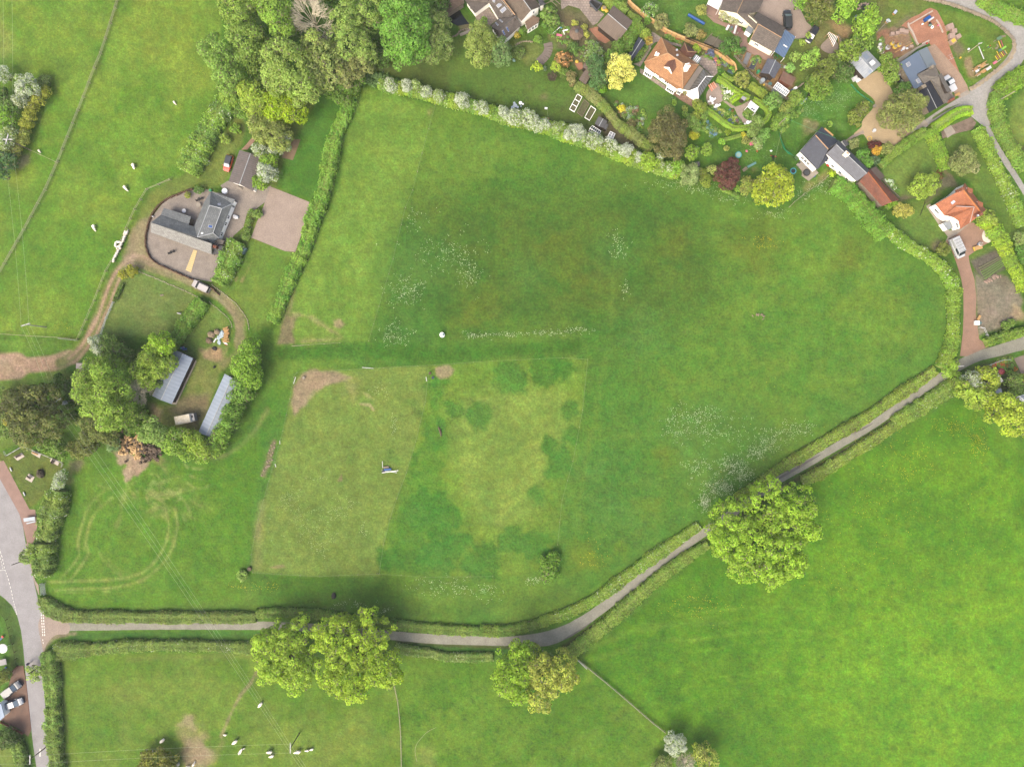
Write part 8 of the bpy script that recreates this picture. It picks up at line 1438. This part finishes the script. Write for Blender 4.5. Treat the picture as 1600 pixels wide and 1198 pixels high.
stonerow('branch_pile','long pile of cut branches beside the paddock corner',U,(232,600,215,660,195,730,170,800),18,.5,.25,mat('dead_branches',C(182,164,140),.9,.2,3),jit=1.3,cat='pile');c=W((1186,495));stonerow('stump','scattered dead branches in the east of the meadow',PX,(1178,493,1186,490,1192,498),12,.7,.4,mat('dead_branches',C(150,132,108),.9,.25,3),jit=1.0,cat='pile')
c=W(V.one(605,440));simple('dark_stump','dark burnt stump in the grass north of the lane','stump',MBx().lump(c[0],c[1],.3,.6,.8,.4,jit=.25,n=9),m_dark,c);c=W(V.one(82,272));simple('water_butt','round brown trough at the paddock south-west corner','trough',MBx().disc(c[0],c[1],0,.5,.5,12),m_bark,c)
for lab,x,y,m in(('dark red bucket at the paddock gate',1206,172,plain('dark_red',90,50,44)),('dark blue bucket at the paddock gate',1224,200,plain('dark_navy',40,56,90)),('grey stone by the worn paddock corner',420,200,m_conc)):c=W(U.one(x,y));simple('bucket',lab,'bucket',MBx().disc(c[0],c[1],.01,.45,.3,10,1.1),m,c)
for lab,q in(('white rail on the north side of the paddock',(785,136,855,142)),('white rail standing at the worn corner of the paddock',(358,238,372,196)),('short white rail at the west paddock fence',(272,590,274,612)),('short white rail lower on the west paddock fence',(243,735,249,755)),('short pale rail at the paddock gate',(1182,195,1186,222))):plank(lab,U,*q,.12,.12,.5,m_whbag,'pole','pole')
plank('white pole lying at the foot of the mown paddock',P,245,1138,300,1134,.06,.06,.2,m_post,'pole','pole');plank('white trough at the gate of the village drive',U,1300,0,1300,1,.01,.01,0,m_whbag)if False else None
# ---------------------------------------------------------------- fences
WF=dict(pr=.035,rr=.012,wire=True,m=m_post,wm=mat('dull_fence_wire',C(140,158,110,.5),.6,.1,1))
fence('wire_fence','long post and wire fence crossing the north-west pasture',PX,(190,-10,175,38,160,85,150,108,133,153,108,215,93,253,73,298,40,360,0,430),1.2,3.5,3,rr=.04,pr=.06,wire=True)
fence('wire_fence','short wire fence from the west pole to the pasture fence',Z5,(245,835,350,885,490,950),1.1,3,2,rr=.03,pr=.05,wire=True);fence('rail_fence','timber fence between pasture and farm drive',PX,(267.6,282,231.5,297,213,328,200,357,185,395,168,424,150,470,124,530),1.2,2.6,2,pr=.07);fence('wire_fence','fence with a gate along the foot of the north-west pasture',PX,(124,530.5,94,527.5,50,525,0,521.7),1.1,3,2,rr=.03)
fence('field_gate','grey metal gate in the pasture foot fence',PX,(95,529,122,532),1.1,4.2,5,m=m_lead,wm=m_lead,rr=.035,cat='gate');fence('white_fence','white railing between farm track and west paddock lawn',Z7,(295,860,270,920,240,985,215,1060,200,1110),1.1,1.8,3,m=m_whbag,wm=m_whbag,pr=.06,rr=.04)
fence('electric_fence','thin electric fence on the edge of the mown paddock',PX,(681,165,660,240,645.6,298,634,325,615,405,601,452,576.5,533),.9,5,2,**WF);fence('electric_fence','white tape fence at the foot of the mown paddock',P,(245,1137,480,1122),.9,4,1,wire=True,rr=.02,m=m_post,wm=m_post)
fence('electric_fence','electric fence round the north and east sides of the grazed paddocks',PX,(460,589,465,582,520,579,600,574.5,680,570,770,564,879,559,918,561.5,910,640,895,720,878,780,871,850),.9,5,2,**WF);fence('electric_fence','electric fence round the south and west sides of the grazed paddocks',PX,(770,899,665,900,590,895,500,899,440,896,396,893,394,865,405,810,430,720,443,673,454,623,460,589),.9,5,2,**WF);fence('electric_fence','electric fence dividing the two grazed paddocks',PX,(670.5,582,665,628,650,690,635.5,738,620.5,778,610,810,600,850,593,895),.9,5,2,**WF)
fence('old_wire_fence','low wire running through the flower line in the meadow',PX,(720,526,800,523,925,513.5),.8,6,1,**WF);fence('rail_fence','pale timber rail fence descending through the southern pastures',PX,(905,1030,921.5,1043.5,949,1066,975,1088,998,1108,1020,1127,1038,1141),1.2,2.2,3,wm=mat('bleached_rail',C(206,206,170),.8,.1,1),rr=.07,pr=.08);fence('double_gate','pale open field gate at the top of the rail fence',WW,(463,712,505,752),1.1,4,5,m=m_whbag,wm=m_whbag,rr=.04,cat='gate')
fence('wire_fence','wire fence dividing the sheep pasture from the middle pasture',PX,(606.7,1032,612,1052,617,1070,622,1093,625,1120,627,1150,628,1205),1.1,3,2,rr=.04,wm=m_post);o=MBx();pz=densify(Z3(1605,452,1560,475,1530,505,1503,540,1495,580,1505,630),4);[o.tube((*W(a),.03),(*W(b),.03),.03,.03,5)for a,b in zip(pz[:-1],pz[1:])];props(o.build('water_pipe',m_post),'pale curved water pipe in the middle pasture','pipe')
fence('field_gate','galvanised gate between roadside hedges into the hay field',SS,(400,360,410,460),1.2,4,5,m=m_lead,wm=m_lead,cat='gate');fence('field_gate','second galvanised gate leaf lying open at the hay field entrance',SS,(425,362,436,462),1.2,4,5,m=m_lead,wm=m_lead,cat='gate');fence('garden_wire_fence','sagging wire fence below the white cottage garden',G,(640,545,560,620,495,660,420,715,340,780,300,820),1.0,3,2,wire=True,rr=.03)
fence('lane_gate','white gate frame at the allotment entrance',J,(770,190,805,195,835,260,848,310),1.1,1.6,2,m=m_whbag,wm=m_whbag);fence('wooden_gate','small white gate at the lane garden',Z2,(480,78,560,45,640,18,710,15),.9,1.5,2,m=m_whbag,wm=m_whbag);fence('brick_boundary','brick boundary wall of the red drive',T,(20,765,90,800,160,840,225,870),.8,1.5,1,m=m_brick,wm=m_brick,pr=.15,rr=.2,cat='wall',board=True);fence('brick_boundary','short brick gate wall at the top of the red drive',T,(120,290,175,240),.8,1.0,1,m=m_brick,wm=m_brick,board=True,cat='wall')
fence('garden_wall','low wall between barn lawn and barn',H,(120,670,200,770,290,860),.7,2,1,m=m_conc,wm=m_conc,board=True,cat='wall');fence('road_kerb','thin brick kerb dividing red drive and road',T,(220,240,250,420,272,640,295,840),.15,1.6,1,m=m_brick,wm=m_brick,board=True,cat='kerb');fence('hedge_fence','dark timber fence inside the bottom-left hedge bank',SS,(0,600,70,700,110,850,150,1000,170,1130),.8,2.2,1,m=m_darkwood,wm=m_darkwood)
fence('screen_fence','timber lattice screen left of the orange hipped house',Y8,(60,380,110,290,150,230),1.4,1.0,3,m=m_wood,wm=m_wood)
# ---------------------------------------------------------------- poles and overhead lines
TOPS={}
def pole(key,label,sh,bx,by,h,arms=(),name='utility_pole',m=None,r=.14,stays=()):
 """arms: direction angle (deg), half length, drop below the top"""
 c=W(sh.one(bx,by));t=thing(name,label,'pole',c);MBx().tube((*c,0),(*c,h),r,r*.75,8).build('pole',m or m_pole,t);pts=[]
 for ang,hl,dz in arms:
  a=math.radians(ang);dx,dy=math.cos(a)*hl,math.sin(a)*hl;MBx().box(c[0],c[1],h-dz,hl*2.2,.22,.16,a).build('crossarm',m_polel,t)
  for u in(-.95,0,.95):MBx().disc(c[0]+dx*u,c[1]+dy*u,h-dz+.14,h-dz+.36,.07,6).build('insulator',m_lead,t);pts.append((c[0]+dx*u,c[1]+dy*u,h-dz+.3))
 for dx,dy in stays:MBx().tube((*c,h*.85),(c[0]+dx,c[1]+dy,0),.025).build('stay_wire',m_wire,t)
 TOPS[key]=pts or[(c[0],c[1],h-.1)];return t
pole('a','power pole with crossarm in the north-west pasture above the dirt track',Q,432,66,7.2,[(18,1.0,.1)],m=m_polel)
pole('b','power pole with a long crossarm and transformer beside the dark farm conifer',Q,752,752,9,[(33,1.2,.1)]);c=TOPS['b'][1];MBx().box(c[0]+.3,c[1]-.4,6.0,.8,.6,1.1,.5).build('transformer',m_lead,bpy.data.objects[COLL.objects[-1].parent.name])
pole('c','power pole with two crossarms beside the west thicket',Z5,262,845,8,[(75,1.1,.1),(0,1.1,.35)]);pole('d','power pole among the sheep in the southern pasture',Z3,893,482,7,[(90,1.1,.1)],m=m_pole)
pole('e','power pole by the road in the bottom left corner',T,455,992,6.4,[(90,1.0,.1)],m=m_pole);pole('f','dark telegraph pole leaning from the roadside hedge by the road centre line',SS,212,156,3.8,(),'telegraph_pole',m_darkwood,.1);pole('g','dark telegraph pole beside the lime sapling over the road',T,398,236,5,(),'telegraph_pole',m_darkwood,.1)
pole('h','bare timber pole in the hedge inside the village lane bend',F,1342,915,6.6,(),'telegraph_pole',m_post,.13);pole('i','telegraph pole with crossarm above the building site trench',Y4,120,680,5.6,[(-30,.5,.1)],'telegraph_pole',m_conc,.11);pole('j','telegraph pole at the brick drive mouth by the lane',J,550,554,2.4,[(4,.6,.1)],'telegraph_pole',m_polel,.1)
pole('k','pole carrying the garden wires north of the oval garden',E,742,1148,7,(),'telegraph_pole',m_post,.11);pole('l','short timber pole with a crossbar on the round lawn',Y6,355,672,4.4,[(10,.35,.1)],'washing_line_pole',m_post,.12);plank('pale green plank leaning across the round lawn',Y6,515,590,602,805,.16,.12,.4,m_whbag)
pole('m','black clothes post on the lawn west of the orange cottage',H,560,900,.3,(),'clothes_post',m_dark,.05);plank('dark green clothes prop lying on the lawn',H,512,1045,565,905,.1,.1,.2,m_dark)
def wires(label,p,q,name='power_line',sag=.6,r=.018,m=None):
 t=thing(name,label,'power line',((p[0][0]+q[0][0])/2,(p[0][1]+q[0][1])/2))
 for a,b in zip(p,q):
  mb=MBx();n=10;pr=a
  for k in range(1,n+1):u=k/n;c=tuple(a[i]+(b[i]-a[i])*u for i in(0,1))+(a[2]+(b[2]-a[2])*u-sag*4*u*(1-u),);mb.tube(pr,c,r,r,4);pr=c
  mb.build('wire',m or m_wire,t)
def off(p,dx,dy):return[(x+dx,y+dy,z)for x,y,z in p]
wires('three wires from the pasture pole to the transformer pole',TOPS['a'],TOPS['b']);wires('three wires running from the transformer pole to the sheep pasture pole',TOPS['b'],TOPS['d'],sag=1.0);wires('two parallel wires from the sheep pasture pole to the roadside pole',[TOPS['d'][0],TOPS['d'][2]],[TOPS['e'][0],TOPS['e'][2]]);wires('wires from the roadside pole to the left frame edge',[TOPS['e'][0],TOPS['e'][2]],off([TOPS['e'][0],TOPS['e'][2]],-30,-1))
wires('wires leaving the sheep pasture pole towards the bottom frame edge',TOPS['d'],off(TOPS['d'],14,-22));wires('two wires running north from the thicket pole',[TOPS['c'][3],TOPS['c'][5]],off([TOPS['c'][3],TOPS['c'][5]],-.5,50));wires('two wires from the thicket pole to the pasture pole',[TOPS['c'][3],TOPS['c'][5]],[TOPS['a'][0],TOPS['a'][2]])
wires('teal garden wire from the oval garden pole to the slate cottage',TOPS['k'],[(*W(G.one(720,205),5),5)],'telephone_line',.3,.03,m_green);wires('thin wire from the oval garden pole across the play lawn',TOPS['k'],[(*W(L.one(820,720),.5),.5)],'telephone_line',.5)
# ---------------------------------------------------------------- animals
def sheep_mesh(pose):
 me=bpy.data.meshes.new('fleece');hd=(.62,.0,.72)if pose=='up' else(.66,.08,.28);nk=(.45,.02,.72)if pose=='up' else(.5,.04,.5)
 v=[(-.02,0,.58),(-.32,0,.6),(-.48,0,.56),(.25,0,.62),nk,hd,(hd[0]+.17,hd[1],hd[2]-.09),(-.56,0,.42),(-.3,.13,.4),(-.3,.14,.02),(-.3,-.13,.4),(-.3,-.14,.02),(.26,.12,.4),(.27,.13,.02),(.26,-.12,.4),(.27,-.13,.02),(hd[0]-.04,hd[1]+.13,hd[2]+.02),(hd[0]-.04,hd[1]-.13,hd[2]+.02)]
 r=[.29,.27,.2,.26,.15,.11,.06,.04,.09,.035,.09,.035,.08,.035,.08,.035,.03,.03]
 e=[(0,1),(1,2),(0,3),(3,4),(4,5),(5,6),(2,7),(1,8),(8,9),(1,10),(10,11),(3,12),(12,13),(3,14),(14,15),(5,16),(5,17)]
 me.from_pydata(v,e,[]);o=bpy.data.objects.new('tmp',me);COLL.objects.link(o);s=o.modifiers.new('s','SKIN')
 for i,q in enumerate(me.skin_vertices[0].data):q.radius=(r[i],r[i]);q.use_root=i==0
 su=o.modifiers.new('u','SUBSURF');su.levels=1;su.render_levels=1
 bpy.context.view_layer.update();dg=bpy.context.evaluated_depsgraph_get();m2=bpy.data.meshes.new_from_object(o.evaluated_get(dg));bpy.data.objects.remove(o)
 m2.materials.clear();m2.materials.append(mat('fleece_wool',C(240,230,214,.9),.95,.1,4,.4));m2.polygons.foreach_set('use_smooth',[True]*len(m2.polygons));m2.name='fleece';return m2
SM={k:sheep_mesh(k)for k in('up','down')};FACE=mat('sheep_face',C(206,188,168,.5),.8,.1,3)
def sheep(label,sh,x,y,ang,s=1.15,pose='down',group=None):
 o=bpy.data.objects.new('sheep',SM[pose]);COLL.objects.link(o);o.location=(*W(sh.one(x,y),.4),0);o.rotation_euler=(0,0,math.radians(ang));o.scale=(s,s,s);return props(o,label,'sheep',group)
for lab,x,y,a,s,ps in(('lone white sheep grazing under the power lines below the big oaks',690,333,225,1.3,'down'),('white sheep at the left of the bare earth patch',180,520,220,1.25,'down'),('white sheep just right of the bare earth patch',558,526,215,1.35,'down'),('sheep standing with a lamb in the middle of the southern flock',587,577,60,1.25,'up'),('upper of two sheep close together left of the pasture pole',738,579,190,1.2,'down'),('lower of two sheep close together left of the pasture pole',748,601,200,1.1,'down'),('white sheep immediately right of the pasture pole',886,577,190,1.3,'up'),('small lamb right of the pasture pole',933,573,180,.8,'up'),('furthest right lamb of the southern flock',956,567,200,.85,'down'),('sheep beside the dark olive bush',257,646,205,1.3,'down'),('small pinkish lamb lying at the end of the worn path',505,492,180,.75,'down'),('sheep at the bottom edge of the bare earth patch',342,645,60,.9,'down'),('lamb beside the sheep in the middle of the southern flock',600,565,20,.6,'up'),('lamb on the north side of the dark olive bush',128,588,90,.8,'down'),('lamb at the very bottom frame edge',312,658,180,.8,'down')):sheep(lab,Z3,x,y,a,s,ps)
sheep('sheep standing alone in the middle of the north-west pasture',A,836,1038,290,1.2,'up');sheep('sheep below the lone one in the north-west pasture',A,784,1174,300,1.15);sheep('single sheep in the pasture west of the crowded ones',Z7,137,277,280,1.2);sheep('tiny pinkish lamb in the upper part of the north-west pasture',A,1088,641,300,.75);sheep('little lamb near the thicket fence',Z5,332,850,300,.7)
SPW='first second third fourth fifth sixth seventh eighth ninth tenth eleventh twelfth thirteenth'.split()
for k,(x,y,a)in enumerate(((378,325,80),(393,318,70),(374,352,60),(366,374,70),(350,402,80),(328,391,0),(306,412,90),(323,431,60),(339,430,100),(325,459,70),(316,477,60),(305,498,60),(290,533,80))):sheep(SPW[k]+' sheep from the top in the crowd along the drive fence',Z7,x,y,a,1.0,random.choice(('up','down')),'sheep crowded along the drive fence')
# pony in the west paddock lawn
def quadruped(name,label,cat,sh,x,y,ang,m,s=1.0):
 v=[(0,0,1.05),(-.5,0,1.08),(-.72,0,1.0),(.45,0,1.08),(.75,0,1.0),(.98,.05,.55),(1.06,.06,.25),(-.85,0,.6),(-.55,.18,.75),(-.66,.18,.42),(-.6,.18,.04),(-.55,-.18,.75),(-.7,-.18,.42),(-.66,-.18,.04),(.45,.16,.7),(.47,.16,.4),(.45,.16,.04),(.45,-.16,.7),(.5,-.16,.4),(.5,-.16,.04)]
 r=[.3,.3,.22,.27,.15,.11,.08,.05,.14,.07,.06,.14,.07,.06,.11,.06,.055,.11,.06,.055];e=[(0,1),(1,2),(0,3),(3,4),(4,5),(5,6),(2,7),(1,8),(8,9),(9,10),(1,11),(11,12),(12,13),(3,14),(14,15),(15,16),(3,17),(17,18),(18,19)]
 me=bpy.data.meshes.new(name);me.from_pydata(v,e,[]);o=bpy.data.objects.new('tmp',me);COLL.objects.link(o);o.modifiers.new('s','SKIN')
 for i,q in enumerate(me.skin_vertices[0].data):q.radius=(r[i],r[i]);q.use_root=i==0
 su=o.modifiers.new('u','SUBSURF');su.levels=1;su.render_levels=1;bpy.context.view_layer.update();m2=bpy.data.meshes.new_from_object(o.evaluated_get(bpy.context.evaluated_depsgraph_get()));bpy.data.objects.remove(o)
 m2.materials.clear();m2.materials.append(m);m2.polygons.foreach_set('use_smooth',[True]*len(m2.polygons));o=bpy.data.objects.new(name,m2);COLL.objects.link(o);o.location=(*W(sh.one(x,y),.7),0);o.rotation_euler=(0,0,math.radians(ang));o.scale=(s,s,s);return props(o,label,cat)
quadruped('pony','small pale grey pony grazing on the farm paddock lawn','pony',N,528,862,170,mat('grey_coat',C(214,214,212,.5),.8,.1,2),.62);c=W(N.one(355,675));simple('log_heap','small heap of stones on the farm paddock lawn','stones',MBx().lump(c[0]-.2,c[1],.1,.3,.22,.15,jit=.3).lump(c[0]+.2,c[1]+.1,.1,.28,.2,.15,jit=.3),m_stone,c)
# cyclist on the main road
def cyclist(sh,x,y,ang):
 c=W(sh.one(x,y),.6);t=thing('bicycle','dark bicycle ridden down the main road','bicycle',(0,0));ORG[t.name]=(0,0,0);t.location=(*c,.03);t.rotation_euler=(0,0,math.radians(ang))
 for sx in(-.52,.52):
  b=MBx();[b.tube((sx+.33*math.cos(k*PI/6),0,.34+.33*math.sin(k*PI/6)),(sx+.33*math.cos((k+1)*PI/6),0,.34+.33*math.sin((k+1)*PI/6)),.025)for k in range(12)];b.build('wheel',m_rubber,t)
 MBx().tube((-.52,0,.34),(-.15,0,.85),.025).tube((-.15,0,.85),(.4,0,.85),.025).tube((.4,0,.85),(.52,0,.34),.025).tube((-.1,0,.3),(.4,0,.82),.025).tube((-.1,0,.3),(-.15,0,.85),.025).build('frame',m_dark,t);MBx().tube((.42,-.25,1.0),(.42,.25,1.0),.02).build('handlebar',m_dark,t);MBx().box(-.2,0,.9,.25,.14,.06).build('saddle',m_rubber,t)
 v=[(-.15,0,.98),(-.05,0,1.2),(.08,0,1.42),(.14,0,1.52),(.2,0,1.62),(.12,.19,1.42),(.28,.22,1.2),(.42,.2,1.05),(.12,-.19,1.42),(.28,-.22,1.2),(.42,-.2,1.05),(-.15,.1,.95),(.12,.1,.8),(-.02,.1,.4),(.1,.1,.34),(-.15,-.1,.95),(.14,-.1,.68),(-.04,-.1,.3),(.08,-.1,.22)];r=[.15,.15,.17,.07,.11,.07,.05,.04,.07,.05,.04,.1,.08,.055,.04,.1,.08,.055,.04]
 e=[(0,1),(1,2),(2,3),(3,4),(2,5),(5,6),(6,7),(2,8),(8,9),(9,10),(0,11),(11,12),(12,13),(13,14),(0,15),(15,16),(16,17),(17,18)]
 me=bpy.data.meshes.new('p');me.from_pydata(v,e,[]);o=bpy.data.objects.new('tmp',me);COLL.objects.link(o);o.modifiers.new('s','SKIN')
 for i,q in enumerate(me.skin_vertices[0].data):q.radius=(r[i],r[i]);q.use_root=i==0
 su=o.modifiers.new('u','SUBSURF');su.levels=1;su.render_levels=1;bpy.context.view_layer.update();m2=bpy.data.meshes.new_from_object(o.evaluated_get(bpy.context.evaluated_depsgraph_get()));bpy.data.objects.remove(o)
 m2.materials.clear();m2.materials.append(plain('purple_jacket',96,76,120));m2.polygons.foreach_set('use_smooth',[True]*len(m2.polygons));o=bpy.data.objects.new('person',m2);COLL.objects.link(o);o.location=(*c,.03);o.rotation_euler=(0,0,math.radians(ang));props(o,'person in dark purple clothing riding a bicycle on the main road','person')
 MBx().lump(.2,0,1.68,.12,.1,.09,jit=0,n=10,m=6).build('helmet',plain('navy_helmet',50,46,80),o)
cyclist(T,272,218,30)
sticks('garden_slide','blue and red toy slide on the left edge lawn','slide',SS,[(5,895,35,865,.3,.3,.3,m_blue,'chute'),(30,850,45,865,.4,.3,.3,m_red,'step')]);sticks('garden_table','cluttered grey picnic table at the left edge','table',SS,[(5,1100,80,1085,1.4,.1,.7,mat('pale_grey_table',C(200,198,196),.7,.15,2),'tabletop'),(60,1070,80,1120,.2,.1,.45,m_dark,'seat')]);c=W(SS.one(60,1150));simple('toy','blue plastic toy below the grey picnic table','toy',MBx().lump(c[0],c[1],.2,.35,.25,.2),m_blue,c)
print('leaf quads',NV[0])
